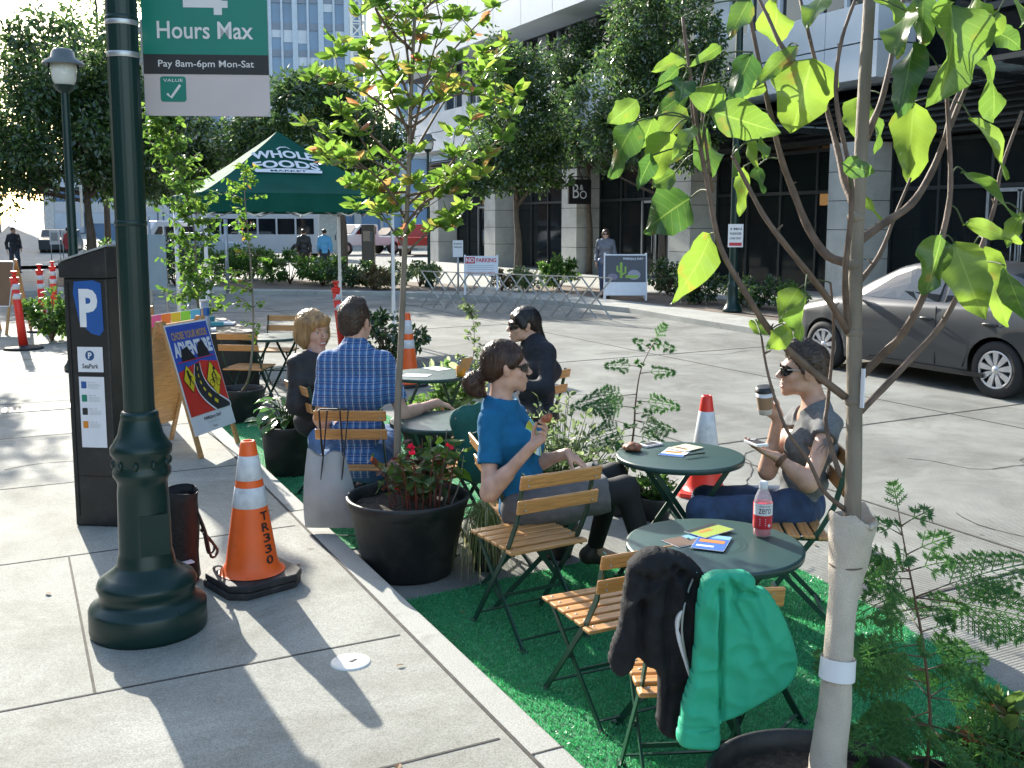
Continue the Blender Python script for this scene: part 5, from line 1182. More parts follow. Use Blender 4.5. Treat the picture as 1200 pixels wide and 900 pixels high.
def tree(base, label, h0, clumps, n, size, lm, tr=.12, seed=1, name='street_tree', cat='tree', group=None, kind='rhomb', trunk_top=None, limbs=10):
    T = empty(name, base, 0, label, cat, group); r_ = random.Random(seed)
    m = MB(); top = max(c[2] for c in clumps); m.tube(cr([(0, 0, -.05), (.03, -.02, h0*.5), (-.03, .03, h0), (0, 0, top)], 4), [tr*(1.25-.9*i/12) for i in range(13)], 10)
    m.build('trunk', BARK, T); m = MB()
    for k in range(limbs):
        c = r_.choice(clumps); a = r_.uniform(0, 6.28); z = r_.uniform(h0*.85, top*.95); e = Vector((c[0]+math.cos(a)*c[3]*.75, c[1]+math.sin(a)*c[4]*.75, c[2]+r_.uniform(-.2, .6)*c[5]))
        s0 = Vector((0, 0, z if z < e.z else e.z*.7)); mid = s0.lerp(e, .5)+Vector((0, 0, -.1)); m.tube(cr([s0, mid, e], 4), [tr*.45*(1-.85*i/8) for i in range(9)], 6)
    m.build('limb', BARK, T)
    P, Dn = crown_pts(clumps, n, seed); v, f = leaves(P, Dn, np.random.RandomState(seed).uniform(.65, 1.25, len(P))*size, kind)
    leaf_obj('crown', [(v, f)], lm, T); return T
TGp = 'street trees along the far pavements'
b0 = D(108, 322, 33); b0.z = SW
tree(b0, 'big dark street tree behind the small lamp on the left', 2.6, [(-1.2, 0, 4.6, 3.0, 2.6, 1.9), (1.0, .5, 5.0, 2.2, 2.2, 2.0), (-.5, 0, 6.8, 2.0, 2.0, 1.7), (-2.6, 1, 3.7, 2.1, 2, 1.3), (1.4, 0, 3.6, 1.6, 1.4, 1.0)], 34000, .2, LM['dark'], .16, 3, group=TGp)
b1 = D(172, 322, 37); b1.z = SW
tree(b1, 'dark street tree directly behind the foreground lamp post', 2.6, [(0, 0, 4.6, 2.4, 2.2, 2.0), (.6, 0, 6.4, 1.5, 1.5, 1.8), (1.8, 0, 3.7, 1.6, 1.4, 1.1), (2.6, 0, 4.8, 1.4, 1.3, 1.0)], 22000, .2, LM['dark'], .14, 4, group=TGp)
b1b = Vector((-2.4, 19.6, SW))
tree(b1b, 'leafy tree cut by the left edge of the view', 2.4, [(.2, 0, 4.5, 1.7, 1.9, 1.4), (.7, -.3, 3.5, 1.2, 1.1, .7), (-1.5, -.5, 4.2, 1.4, 1.4, 1.0)], 13000, .15, LM['dark'], .13, 14, group=TGp)
b1c = D(128, 322, 44); b1c.z = SW
tree(b1c, 'tall thin crowned tree rising above the dark trees against the white sky', 5, [(0, 0, 9.6, 1.6, 1.6, 2.3), (-1.3, 0, 8.0, 1.6, 1.6, 1.6), (1.3, 0, 11.2, 1.0, 1.2, 1.6), (1.6, 0, 8.6, 1.4, 1.2, 1.5)], 8000, .18, LM['mid'], .13, 15, group=TGp)
b2 = D(402, 318, 34); b2.z = SW
tree(b2, 'dark tree behind the green canopy tent', 2.9, [(-1.2, 0, 5.0, 2.3, 2.2, 1.5), (.6, 0, 4.6, 1.7, 1.6, 1.2), (-2.6, .5, 4.4, 1.5, 1.5, 1.1), (-.6, 0, 6.0, 1.5, 1.3, .8), (1.3, 0, 4.0, 1.2, 1.2, .7)], 21000, .19, LM['dark'], .14, 5, group=TGp)
b3 = G(606, 330, SW)
tree(b3, 'dark street tree with bare trunk before the hanging shop sign', 2.5, [(0, 0, 4.3, 1.55, 1.5, 1.5), (-.7, 0, 3.4, 1.3, 1.2, .8), (.8, 0, 3.5, 1.1, 1.1, .8), (.2, 0, 5.8, 1.2, 1.2, 1.2), (-.3, 0, 6.8, .8, .8, .8)], 20000, .155, LM['dark'], .11, 6, group=TGp)
b4 = G(773, 340, SW)
tree(b4, 'large dark street tree in front of the pale panel building', 2.7, [(-.3, 0, 4.4, 1.9, 1.7, 1.2), (-1.3, 0, 5.1, 1.3, 1.3, 1.2), (.9, 0, 5.1, 1.3, 1.3, 1.3), (0, 0, 6.4, 1.7, 1.6, 1.2), (-1.5, 0, 3.7, 1.0, 1.0, .6), (-.2, 0, 7.4, 1.3, 1.3, 1.0)], 30000, .14, LM['dark'], .10, 7, group=TGp)
b5 = D(690, 320, 36); b5.z = SW
tree(b5, 'partly hidden street tree between the two dark trees on the right', 3, [(0, 0, 5.6, 1.6, 1.5, 1.8), (-.5, 0, 7.4, 1.3, 1.3, 1.2)], 14000, .17, LM['dark'], .10, 8, group=TGp)
# shrubs
def shrub(base, label, rx, rz, n, size, lm, seed=1, group='shrubs in the planting beds', kind='rhomb', ry=None, name='shrub'):
    T = empty(name, base, 0, label, 'shrub', group); r_ = random.Random(seed)
    m = MB()
    for k in range(9): a = r_.uniform(0, 6.28); q = r_.uniform(.2, .8); m.tube([(0, 0, 0), (math.cos(a)*rx*q*.5, math.sin(a)*rx*q*.5, rz*.8), (math.cos(a)*rx*q, math.sin(a)*rx*q, rz*1.4)], [.018, .012, .005], 5)
    m.build('stem', TWIG, T); cl = [(0, 0, rz, rx*.8, (ry or rx)*.8, rz*.85)]
    for k in range(4): a = r_.uniform(0, 6.28); cl.append((math.cos(a)*rx*.55, math.sin(a)*(ry or rx)*.55, rz*r_.uniform(.6, 1.25), rx*.45, (ry or rx)*.45, rz*.5))
    P, Dn = crown_pts(cl, n, seed); P[:, 2] = np.abs(P[:, 2]); v, f = leaves(P, Dn, np.random.RandomState(seed).uniform(.6, 1.3, len(P))*size, kind); leaf_obj('foliage', [(v, f)], lm, T); return T
def gp(x, y): return G(x, y, SW)
sh_ = [(G(62, 402, SW)+Vector((0, .3, 0)), 'leafy green shrub beside the nearest red post at the left', .42, .42, 1500, .09, 'mid'),
 (gp(340, 333), 'green hedge shrub under the left side of the tent', 1.1, .5, 2200, .12, 'mid'), (gp(378, 335), 'green hedge shrub under the middle of the tent', .95, .48, 2000, .12, 'mid'),
 (gp(412, 337), 'dark green hedge shrub under the right side of the tent', .8, .45, 1700, .11, 'dark'), (gp(438, 340), 'low brown-green mounded shrub near the tent leg', .55, .36, 1500, .09, 'bronze'),
 (gp(462, 338), 'low grey-green shrub right of the tent leg', .6, .42, 1500, .09, 'grey'), (gp(492, 336), 'grey-green shrub near the small lamp post', .75, .38, 1500, .1, 'grey'),
 (gp(250, 330), 'broad green shrub behind the potted sapling on the left', 1.2, .65, 2400, .12, 'mid'), (gp(296, 327), 'green shrub behind the thin sapling', 1.0, .6, 2000, .12, 'mid'), (gp(205, 335), 'dark green shrub behind the blue-grey sign', .9, .8, 2000, .12, 'dark'),
 (gp(655, 340), 'leafy bush standing right of the no parking board', .62, .5, 1800, .11, 'mid'), (gp(618, 342), 'pale ornamental shrub by the tree trunk', .5, .4, 1300, .09, 'grey'), (gp(588, 341), 'tawny shrub behind the no parking board', .4, .34, 1200, .08, 'bronze'),
 (gp(820, 356), 'dark shrub right of the picture board', .75, .5, 2200, .1, 'dark'), (gp(888, 362), 'rounded dark shrub beside the lamp post across the street', .8, .42, 2400, .09, 'dark'), (gp(782, 346), 'dark shrub behind the picture board', .5, .55, 1500, .1, 'dark'), (gp(925, 366), 'low green shrub left of the parked car', .5, .3, 1100, .08, 'mid'),
 (Vector((4.55, 12.9, 0)), 'dark leafy bush behind the farthest table', .62, .38, 1300, .1, 'dark'), (Vector((-1.4, 42.5, .1)), 'clipped shrub on the far left pavement', .5, .4, 500, .12, 'mid'), (Vector((3.2, 40.5, .1)), 'shrub behind the pedestrian in the red jacket', .8, .6, 900, .13, 'mid')]
for i, (p_, lb, rx, rz, n, sz, lm) in enumerate(sh_): shrub(p_, lb, rx, rz, n, sz, LM[lm], 20+i)
# pots
def pot(base, label, r1, r0, h, cat='plant pot', group='black nursery pots', soil=True, name='planter_pot'):
    K = empty(name, base, 0, label, cat, group); m = MB()
    m.lathe([(0, .004), (r0*.96, .004), (r0, .02), (r1*.965, h-.07), (r1*.975, h-.065), (r1*1.0, h-.05), (r1*1.035, h-.012), (r1*1.03, h), (r1*1.0, h+.004), (r1*.965, h), (r1*.95, h-.05), (r1*.93, h-.09)], n=56); m.build('pot_wall', MT['black_pot'], K)
    m = MB(); n = 40; vs = [(0, 0, h-.05)]
    for j, q in enumerate((.35, .7, .95)):
        for k in range(n): a = 6.2832*k/n; vs.append((q*r1*math.cos(a), q*r1*math.sin(a), h-.06+.02*noise.noise(Vector((math.cos(a)*3*q, math.sin(a)*3*q, j)))))
    fs = [(0, 1+k, 1+(k+1) % n) for k in range(n)]
    for j in range(2): fs += [(1+j*n+k, 1+(j+1)*n+k, 1+(j+1)*n+(k+1) % n, 1+j*n+(k+1) % n) for k in range(n)]
    m.add(vs, fs, True); m.build('soil', MT['soil'], K); return K
def g0(x, y, z): p = G(x, y, z); p.z = 0; return p
pb = g0(478, 582, .42); pot(pb, 'large black pot holding the slender leafy tree in the centre', .325, .245, .43)
ph = g0(338, 497, .38); pot(ph, 'black pot of broad leaved hosta beside the blonde woman', .21, .175, .38)
ps = g0(283, 455, .32); pot(ps, 'black pot holding the thin sapling behind the poster board', .215, .16, .32)
pf = g0(958, 918, .40); pot(pf, 'black pot at the bottom edge holding the wrapped magnolia', .29, .22, .40)
pm1 = g0(652, 612, .2); pot(pm1, 'small black pot under the grey leaved bush by the blue shirt woman', .12, .09, .2)
pm2 = g0(769, 582, .15); pot(pm2, 'small pot of mixed seedlings under the bun table', .11, .085, .15)
pm3 = g0(570, 625, .2); pot(pm3, 'small black pot of striped grass beside the central pot', .09, .075, .2)
pm4 = g0(492, 487, .3); pot(pm4, 'black pot standing behind the plaid shirt man', .16, .13, .3)
pc2 = Vector((3.55, 5.45, 0)); pot(pc2, 'small black pot of the feathery cedar behind the bun table', .13, .1, .22)
pc1 = D(1082, 925, 3.0); pc1.z = 0; pot(pc1, 'black pot of the cedar seedling at the lower right', .15, .12, .25)
pr = D(1180, 900, 3.02); pr.z = 0; pot(pr, 'black pot of the red leaved plant in the lower right corner', .14, .11, .24)
pcv = Vector((3.35, 7.9, 0)); pot(pcv, 'black pot of the variegated plant beside the papers table', .13, .1, .25)
pwl = Vector((3.75, 8.3, 0)); pot(pwl, 'black pot of the wispy upright plant behind the papers table', .12, .1, .22)
# central tree: whorls of leaves at the branch tips
T = empty('potted_tree', pb, 0, 'slender young tree with bright yellow-green leaf whorls in the central pot', 'tree')
t0 = (pb-Vector((0, 0, CH))).dot(c_f)
def at(px, py, dt=0): return D(px, py, tc_+dt)
b_ = pb+Vector((0, 0, .36)); tc_ = (b_-Vector((0, 0, CH))).dot(c_f)
tp = [(466, 560), (466, 480), (470, 400), (474, 300), (479, 200), (482, 100), (487, 0), (492, -90)]
m = MB(); m.tube(cr([at(*q)-pb for q in tp], 4), [.021-.0005*i for i in range(29)], 10); m.build('trunk', BARK2, T)
rr_ = random.Random(5); tips = []; m = MB()
brs = [((478, 240), (530, 190), (560, 128)), ((474, 265), (500, 235), (548, 210)), ((474, 255), (450, 215), (405, 180)), ((478, 215), (440, 190), (385, 172)), ((480, 175), (500, 90), (520, 20)), ((480, 160), (450, 90), (425, 60)),
       ((479, 190), (520, 120), (566, 60)), ((481, 120), (460, 60), (450, 10)), ((482, 90), (495, 40), (500, -30)), ((476, 230), (520, 215), (590, 160)), ((474, 290), (455, 262), (440, 240)), ((473, 300), (505, 270), (530, 262)),
       ((478, 200), (425, 150), (398, 130)), ((480, 150), (430, 110), (395, 95)), ((481, 130), (530, 60), (580, 8)), ((480, 140), (540, 110), (600, 120)), ((484, 60), (440, 10), (470, -40)), ((476, 225), (445, 225), (410, 215)), ((480, 150), (505, 130), (535, 70)), ((481, 100), (470, 30), (430, -20)), ((474, 280), (490, 250), (505, 225)), ((486, 20), (540, -20), (595, -30))]
for (a, b, c) in brs:
    dz = rr_.uniform(-.55, .5); pts = cr([at(*a)-pb, at(*b, dt=dz*.5)-pb, at(*c, dt=dz)-pb], 5); m.tube(pts, [.009*(1-.75*i/10) for i in range(11)], 6)
    tips += [(pts[-1], 14), (pts[-3], 9), (pts[-5], 7)]
    for k in range(5):
        s0 = pts[rr_.randint(2, 9)]; e = s0+Vector((rr_.uniform(-.17, .17), rr_.uniform(-.17, .17), rr_.uniform(-.02, .18))); m.tube([s0, e], [.004, .002], 5); tips.append((e, 11))
m.build('branch', TWIG, T)
P = []; Dn = []
for p_, n in tips:
    for k in range(n):
        a = rr_.uniform(0, 6.28); d = Vector((math.cos(a), math.sin(a), rr_.uniform(-.25, 1.0))); P.append(p_+Vector((rr_.uniform(-.02, .02),)*3)); Dn.append(d)
v, f = leaves(P, Dn, rs.uniform(.05, .115, len(P)), 'oval', wide=.9); leaf_obj('foliage', [(v, f)], LM['crown'], T)
# plants filling the central pot
K = empty('flowering_plant', pb+Vector((.06, -.06, .37)), 0, 'red flowered leafy plants growing round the trunk in the central pot', 'plant')
m = MB(); P = []; Dn = []; F_ = []
for k in range(34):
    a = rr_.uniform(0, 6.28); r0 = rr_.uniform(.07, .26); h = rr_.uniform(.08, .36); e = Vector((math.cos(a)*r0*1.1, math.sin(a)*r0*1.1, h)); m.tube(cr([(e.x*.6, e.y*.6, -.02), (e.x*.7, e.y*.7, h*.6), e], 3), [.004, .004, .003, .003, .003, .002, .002], 5)
    for q in range(9): P.append(e*rr_.uniform(.6, 1)); Dn.append(Vector((rr_.uniform(-1, 1), rr_.uniform(-1, 1), rr_.uniform(-.5, .6))))
    if k % 9 == 0:
        for q in range(9): F_.append((e+Vector((0, 0, .01)), Vector((rr_.uniform(-1, 1), rr_.uniform(-1, 1), rr_.uniform(-.3, 1)))))
m.build('stem', flat('red_stem', (.2, .05, .03)), K)
v, f = leaves(P, Dn, rs.uniform(.04, .09, len(P)), 'oval'); leaf_obj('foliage', [(v, f)], LM['red'], K)
v, f = leaves([a for a, b in F_], [b for a, b in F_], rs.uniform(.02, .035, len(F_)), 'oval', wide=1.6); leaf_obj('flower', [(v, f)], LM['flower'], K)
K = empty('broadleaf_sapling', pb+Vector((.12, -.03, .36)), 0, 'small upright seedling with pale yellow-green leaves at the right of the central pot', 'plant')
m = MB(); P = []; Dn = []
for k, (dx, h) in enumerate(((.05, .35), (.1, .42), (.16, .3), (.0, .38), (.2, .26))):
    m.tube(cr([(dx*.4, -.02*k, 0), (dx*.7, -.02*k, h*.5), (dx, 0, h)], 3), [.006, .005, .005, .004, .004, .003, .003], 5)
    for q in range(4): P.append(Vector((dx*rr_.uniform(.7, 1), 0, h*rr_.uniform(.6, 1)))); Dn.append(Vector((rr_.uniform(-1, 1), rr_.uniform(-1, 1), rr_.uniform(-.4, .3))))
m.build('stem', BARK2, K); v, f = leaves(P, Dn, rs.uniform(.08, .14, len(P)), 'magn'); leaf_obj('foliage', [(v, f)], LM['lime'], K)
# hosta
K = empty('hosta', ph+Vector((0, 0, .33)), 0, 'broad glossy hosta leaves spilling over the pot beside the blonde woman', 'plant'); P = []; Dn = []; U_ = []; m = MB()
for k in range(52):
    a = rr_.uniform(0, 6.28); r0 = rr_.uniform(.04, .2); h = rr_.uniform(.06, .30)*(1-r0*1.5); e = Vector((math.cos(a)*r0, math.sin(a)*r0, h)); m.tube([(e.x*.3, e.y*.3, -.02), (e.x*.8, e.y*.8, h*.9), e], [.004]*3, 5)
    P.append(e); Dn.append(Vector((math.cos(a), math.sin(a), rr_.uniform(-.6, .2)))); U_.append(Vector((0, 0, 1))+Vector((rr_.uniform(-.4, .4), rr_.uniform(-.4, .4), 0)))
m.build('stem', STEM, K); v, f = leaves(P, Dn, rs.uniform(.11, .19, len(P)), 'magn', up=np.array([list(u) for u in U_]), wide=1.05); leaf_obj('foliage', [(v, f)], leafmat('hosta_leaf', [(0, (.03, .09, .025)), (1, (.06, .14, .04))], .3, .22, .8), K)
def thin_tree(base, pts, label, n, size, lm, spread, name='young_tree', z0=.2, t=None, rad=.012):
    K = empty(name, base, 0, label, 'tree'); pw = cr([base+Vector((0, 0, z0))]+[Vector(p) for p in pts], 4)
    m = MB(); m.tube([p-base for p in pw], [rad*(1-.75*i/(len(pw)-1)) for i in range(len(pw))], 8); m.build('trunk', BARK2, K)
    m = MB(); P = []; Dn = []; r_ = random.Random(len(label))
    for k in range(n):
        i = r_.randint(int(len(pw)*spread[0]), len(pw)-1); s0 = pw[i]-base; a = r_.uniform(0, 6.28); L_ = r_.uniform(.3, 1)*spread[1]*(1.15-i/len(pw)*.6); e = s0+Vector((math.cos(a)*L_, math.sin(a)*L_, L_*r_.uniform(-.1, .9))); m.tube([s0, s0.lerp(e, .5)+Vector((0, 0, .02)), e], [.004, .003, .0015], 5)
        for q in range(spread[2]): P.append(s0.lerp(e, r_.uniform(.3, 1))); Dn.append(Vector((r_.uniform(-1, 1), r_.uniform(-1, 1), r_.uniform(-.9, .4))))
    m.build('branch', TWIG, K); v, f = leaves(P, Dn, rs.uniform(.6, 1.3, len(P))*size, 'oval'); leaf_obj('foliage', [(v, f)], lm, K); return K
thin_tree(ps, [D(292, 440, 9.3), D(297, 380, 9.3), D(293, 300, 9.3), D(287, 235, 9.3), D(286, 195, 9.3)], 'thin sapling with small bright leaves in a pot behind the poster board', 44, .055, LM['lime'], (.35, .3, 11), z0=.28, rad=.014)
pl = G(228, 440, 0); 
pot(Vector((pl.x-.55, pl.y-.3, SW)), 'black pot of the bright leafy young tree behind the lamp post', .2, .16, .3)
pq = Vector((pl.x-.55, pl.y-.3, SW)); tq = (pq-Vector((0, 0, CH))).dot(c_f)
thin_tree(pq, [D(229, 400, tq), D(230, 330, tq), D(226, 260, tq), D(205, 190, tq), D(190, 140, tq)], 'bright leafy young tree between the lamp post and the tent', 170, .09, LM['lime2'], (.32, .52, 12), rad=.018)
thin_tree(pwl, [D(550, 460, 8.5), D(556, 400, 8.5), D(553, 365, 8.5)], 'wispy upright plant with narrow leaves behind the papers table', 26, .05, LM['grey'], (.25, .2, 10), rad=.006)
def bushy(base, label, r, h, n, size, lm, kind='oval', name='potted_plant', z0=.2, ratio=None):
    K = empty(name, base+Vector((0, 0, z0)), 0, label, 'plant'); m = MB(); P = []; Dn = []; r_ = random.Random(len(label)+n)
    for k in range(n//11):
        a = r_.uniform(0, 6.28); q = r_.uniform(.15, 1)*r; hh = h*r_.uniform(.5, 1)*(1-.35*q/r); pts = cr([(math.cos(a)*q*.15, math.sin(a)*q*.15, -.02), (math.cos(a)*q*.5, math.sin(a)*q*.5, hh*.55), (math.cos(a)*q, math.sin(a)*q, hh)], 4); m.tube(pts, [.004-.0003*i for i in range(9)], 5)
        for j in range(11): p_ = pts[r_.randint(2, 8)]; P.append(p_+Vector((r_.uniform(-.01, .01),)*3)); Dn.append(Vector((r_.uniform(-1, 1), r_.uniform(-1, 1), r_.uniform(-.3, .9))))
    m.build('stem', STEM, K); v, f = leaves(P, Dn, rs.uniform(.6, 1.3, len(P))*size, kind); leaf_obj('foliage', [(v, f)], lm, K); return K
bushy(pm1, 'grey-green bush of small leaves between the blue shirt woman and the cedar', .42, .85, 1900, .045, LM['grey'], z0=.16, name='leafy_bush')
bushy(pm2, 'low mixed seedlings with a yellow flower under the bun table', .16, .28, 300, .05, LM['mid'], z0=.11)
bushy(pcv, 'pale variegated plant beside the papers table', .3, .62, 360, .11, LM['varieg'], z0=.2)
bushy(pm4, 'green leafy plant in the pot behind the plaid shirt man', .18, .28, 260, .06, LM['mid'], z0=.25)
bushy(Vector((2.5, 8.35, 0)), 'bright green fern on the turf behind the blonde woman', .36, .3, 800, .07, LM['cedar'], z0=.02, kind='blade')
bushy(Vector((3.05, 9.1, 0)), 'leafy green plant near the base of the red post behind the couple', .25, .75, 420, .07, LM['lime'], z0=.02)
bushy(pr, 'dark red leaved plant in the lower right corner', .17, .30, 330, .085, LM['red'], z0=.2)
bushy(D(1165, 905, 3.25)*1, 'small green seedlings beside the red leaved plant', .12, .25, 240, .035, LM['mid'], z0=0)
def grass_clump(base, label, r, h, n, lm, z0):
    K = empty('ornamental_grass', base+Vector((0, 0, z0)), 0, label, 'plant'); V_ = []; F_ = []; r_ = random.Random(3)
    for k in range(n):
        a = r_.uniform(0, 6.28); q = r_.uniform(.35, 1)*r; hh = h*r_.uniform(.5, 1); side = Vector((-math.sin(a), math.cos(a), 0))*.0035
        pts = cr([(0, 0, 0), (math.cos(a)*q*.4, math.sin(a)*q*.4, hh), (math.cos(a)*q*.8, math.sin(a)*q*.8, hh*.75), (math.cos(a)*q, math.sin(a)*q, hh*.75-r_.uniform(.1, .32))], 3); b = len(V_)
        for i, p_ in enumerate(pts): w_ = side*(1-i/len(pts)*.8); V_ += [p_-w_, p_+w_]
        for i in range(len(pts)-1): F_.append((b+2*i, b+2*i+1, b+2*i+3, b+2*i+2))
    link_mesh('foliage', V_, F_, lm, K); return K
grass_clump(pm3, 'striped cream and green grass spilling from the small pot by the central pot', .26, .2, 260, LM['straw'], .17)
# cedar seedlings: stem, branches and flat scale-leaf sprays
def cedar(base, stem, branches, label, k=1.0, z0=.2):
    K = empty('cedar_seedling', base, 0, label, 'tree'); pw = cr([base+Vector((0, 0, z0))]+stem, 5); m = MB(); m.tube([p-base for p in pw], [.0065*k*(1-.75*i/(len(pw)-1)) for i in range(len(pw))], 7)
    P = []; Dn = []; Sz = []; r_ = random.Random(int(k*10)); Up = []
    def spray(s0, d, L_, nrm, depth):
        d = d.normalized(); side = d.cross(nrm).normalized(); n = max(4, int(L_/(.011*k)))
        for i in range(n):
            t = i/n; p_ = s0+d*(L_*t)+Vector((0, 0, -.12*L_*t*t)); P.append(p_); Dn.append(d); Sz.append(.018*k); Up.append(nrm)
            if depth > 0 and t > .1 and i % (3 if depth == 2 else 2) == 0:
                for sg in (-1, 1):
                    l2 = L_*.40*(1-t)**.8+.008; spray(p_, d*.75+side*sg*.8+Vector((0, 0, r_.uniform(-.15, .1))), l2, nrm, depth-1)
            elif depth == 0:
                for sg in (-1, 1): P.append(p_); Dn.append(d*.8+side*sg*.7); Sz.append(.013*k); Up.append(nrm)
    for (i, dirv, L_) in branches:
        s0 = pw[min(len(pw)-1, int(i*(len(pw)-1)))]-base; d = Vector(dirv).normalized(); e = s0+d*L_*.35; m.tube([s0, e], [.0026*k, .0015*k], 5)
        nrm = (Vector((0, 0, 1))*.5-c_f*.7+Vector((r_.uniform(-.4, .4), r_.uniform(-.4, .4), 0))).normalized(); spray(s0+d*L_*.12, d, L_, nrm, 2)
    spray(pw[-1]-base, (pw[-1]-pw[-3]), .1*k, -c_f.copy(), 1)
    m.build('stem', flat('cedar_stem', (.10, .055, .03)), K); v, f = leaves(P, Dn, Sz, 'rhomb', up=np.array([list(u) for u in Up]), wide=.55); leaf_obj('foliage', [(v, f)], LM['cedar'], K); return K
r2_ = random.Random(9)
br = [(.93, c_r*.8+c_u*.5, .10), (.9, -c_r*.7+c_u*.4, .10), (.8, c_r*.7+c_u*.35, .14), (.78, -c_r*.9+c_u*.1, .18), (.7, -c_r*.6+c_u*.2-FH*.5, .2), (.62, c_r*.9+c_u*.35, .36), (.6, c_r*.95-c_u*.05-FH*.2, .38), (.64, -c_r*.7-c_u*.3, .2),
      (.42, -c_r*.95+c_u*.1, .3), (.4, c_r*.8+FH*.5, .2), (.34, -c_r*.8+c_u*.05+FH*.4, .3), (.3, c_r*.8-c_u*.1, .28), (.25, -c_r*.7-FH*.4, .3), (.2, c_r*.7-FH*.5, .3), (.15, -c_r*.9+FH*.2, .28), (.12, c_r*.9+FH*.3, .26), (.5, FH+c_u*.2, .22), (.2, -FH, .25), (.3, FH, .28), (.06, -c_r*.6-FH*.6, .26)]
for k in range(26): a_ = r2_.uniform(0, 6.28); h_ = r2_.uniform(.05, .92); br.append((h_, c_r*math.cos(a_)+FH*math.sin(a_)*.7+c_u*r2_.uniform(-.1, .35), r2_.uniform(.10, .26)*(1.15-h_*.6)))
cedar(pc1, [D(1090, 850, 3.0), D(1084, 770, 3.0), D(1072, 700, 3.0), D(1062, 650, 3.0), D(1053, 600, 3.0)], br, 'feathery cedar seedling with drooping sprays at the lower right', 1.0, .2)
br2 = [(.95, c_r*.9-c_u*.2, .14), (.9, -c_r*.7+c_u*.4, .12), (.75, -c_r*.8+c_u*.1, .22), (.7, c_r*.8+c_u*.1, .2), (.55, -c_r*.95-c_u*.1, .38), (.5, c_r*.8-c_u*.05, .26), (.45, -c_r*.8+FH*.5, .34), (.35, c_r*.9-c_u*.15, .24), (.3, -c_r*.8-c_u*.2, .36), (.25, c_r*.6-FH*.6, .22)]
for k in range(12): a_ = r2_.uniform(0, 6.28); h_ = r2_.uniform(.15, .95); br2.append((h_, c_r*math.cos(a_)+FH*math.sin(a_)*.7+c_u*r2_.uniform(-.1, .35), r2_.uniform(.10, .26)*(1.15-h_*.6)))
cedar(pc2, [D(742, 510, 6.6), D(745, 470, 6.6), D(752, 430, 6.6), D(768, 398, 6.6)], br2, 'feathery cedar seedling rising behind the bun on the table', 1.35, .18)
# magnolia in the foreground: wrapped trunk, long bare branches, large single leaves
TM = (pf+Vector((0, 0, .4))-Vector((0, 0, CH))).dot(c_f)
mg = empty('magnolia_tree', pf, 0, 'foreground magnolia with burlap wrapped trunk, bare branches and big lime leaves', 'tree')
def mp(px, py, dt=0): return D(px, py, TM+.02+dt)-pf
m = MB(); m.tube(cr([mp(972, 900), mp(982, 800), mp(993, 700), mp(999, 600), mp(1001, 500), mp(1001, 400), mp(1003, 300), mp(1008, 200), mp(1013, 100), mp(1019, 0), mp(1024, -90)], 4), [.026-.00028*i for i in range(41)], 14)
for q in ((1000, 470), (1001, 310), (1003, 255), (1001, 390)): m.sphere(mp(*q), .0245, 12, 8, (1, 1, .8))
m.build('trunk', BARK2, mg)
WRAP = mat('burlap', (.54, .47, .39), .95, var=.14, vs=9, bump=.6, bs=260, dirt=((.3, .22, .16), 6, .55, .8))
m = MB(); wp = [(970, 920, 22), (975, 860, 20), (981, 800, 17.5), (984, 740, 16.5), (989, 690, 18), (994, 650, 23), (997, 625, 26), (999, 604, 27.5)]
wpt = cr([mp(a, b) for a, b, c in wp], 6); wr_ = np.interp(np.linspace(0, len(wp)-1, len(wpt)), range(len(wp)), [c*TM/1180 for a, b, c in wp]); n = 28; vs = []; fs = []
for i, (p_, r0) in enumerate(zip(wpt, wr_)):
    for k in range(n):
        a = 6.2832*k/n; q = 1+.12*noise.noise(Vector((math.cos(a)*1.3, math.sin(a)*1.3, i*.16)))+.05*math.sin(a*3+i*.12)+.035*noise.noise(Vector((math.cos(a)*5, math.sin(a)*5, i*.5))); z = (.018*math.sin(a*2+1)+.01*math.sin(a*5)) if i == len(wpt)-1 else 0; vs.append(p_+Vector((math.cos(a)*r0*q, math.sin(a)*r0*q, z)))
for i in range(len(wpt)-1):
    for k in range(n): fs.append((i*n+k, i*n+(k+1) % n, (i+1)*n+(k+1) % n, (i+1)*n+k))
m.add(vs, fs, True); o = m.build('trunk_wrap', WRAP, mg); sm_ = o.modifiers.new('solid', 'SOLIDIFY'); sm_.thickness = .003
m = MB(); i0 = int(.36*len(wpt))
for z in range(7): p_ = wpt[i0+0]+Vector((0, 0, .006*z-.02)); rq = float(wr_[i0])
m.tube([mp(980.5, 795), mp(982.5, 770)], [17.8*TM/1180*1.17, 17.2*TM/1180*1.17], 24, cap=False); m.build('tape', MT['white'], mg)
m = MB(); p_ = mp(992, 662); m.lathe([(19.5*TM/1180*1.02, 0), (19.5*TM/1180*1.06, .002), (19.5*TM/1180*1.02, .005)], p_, 24); m.build('twine', TWIG, mg)
m = MB(); m.bar(mp(1012, 432, -.03), mp(1010, 478, -.03), .012, .004); m.build('plant_label', MT['paper'], mg)
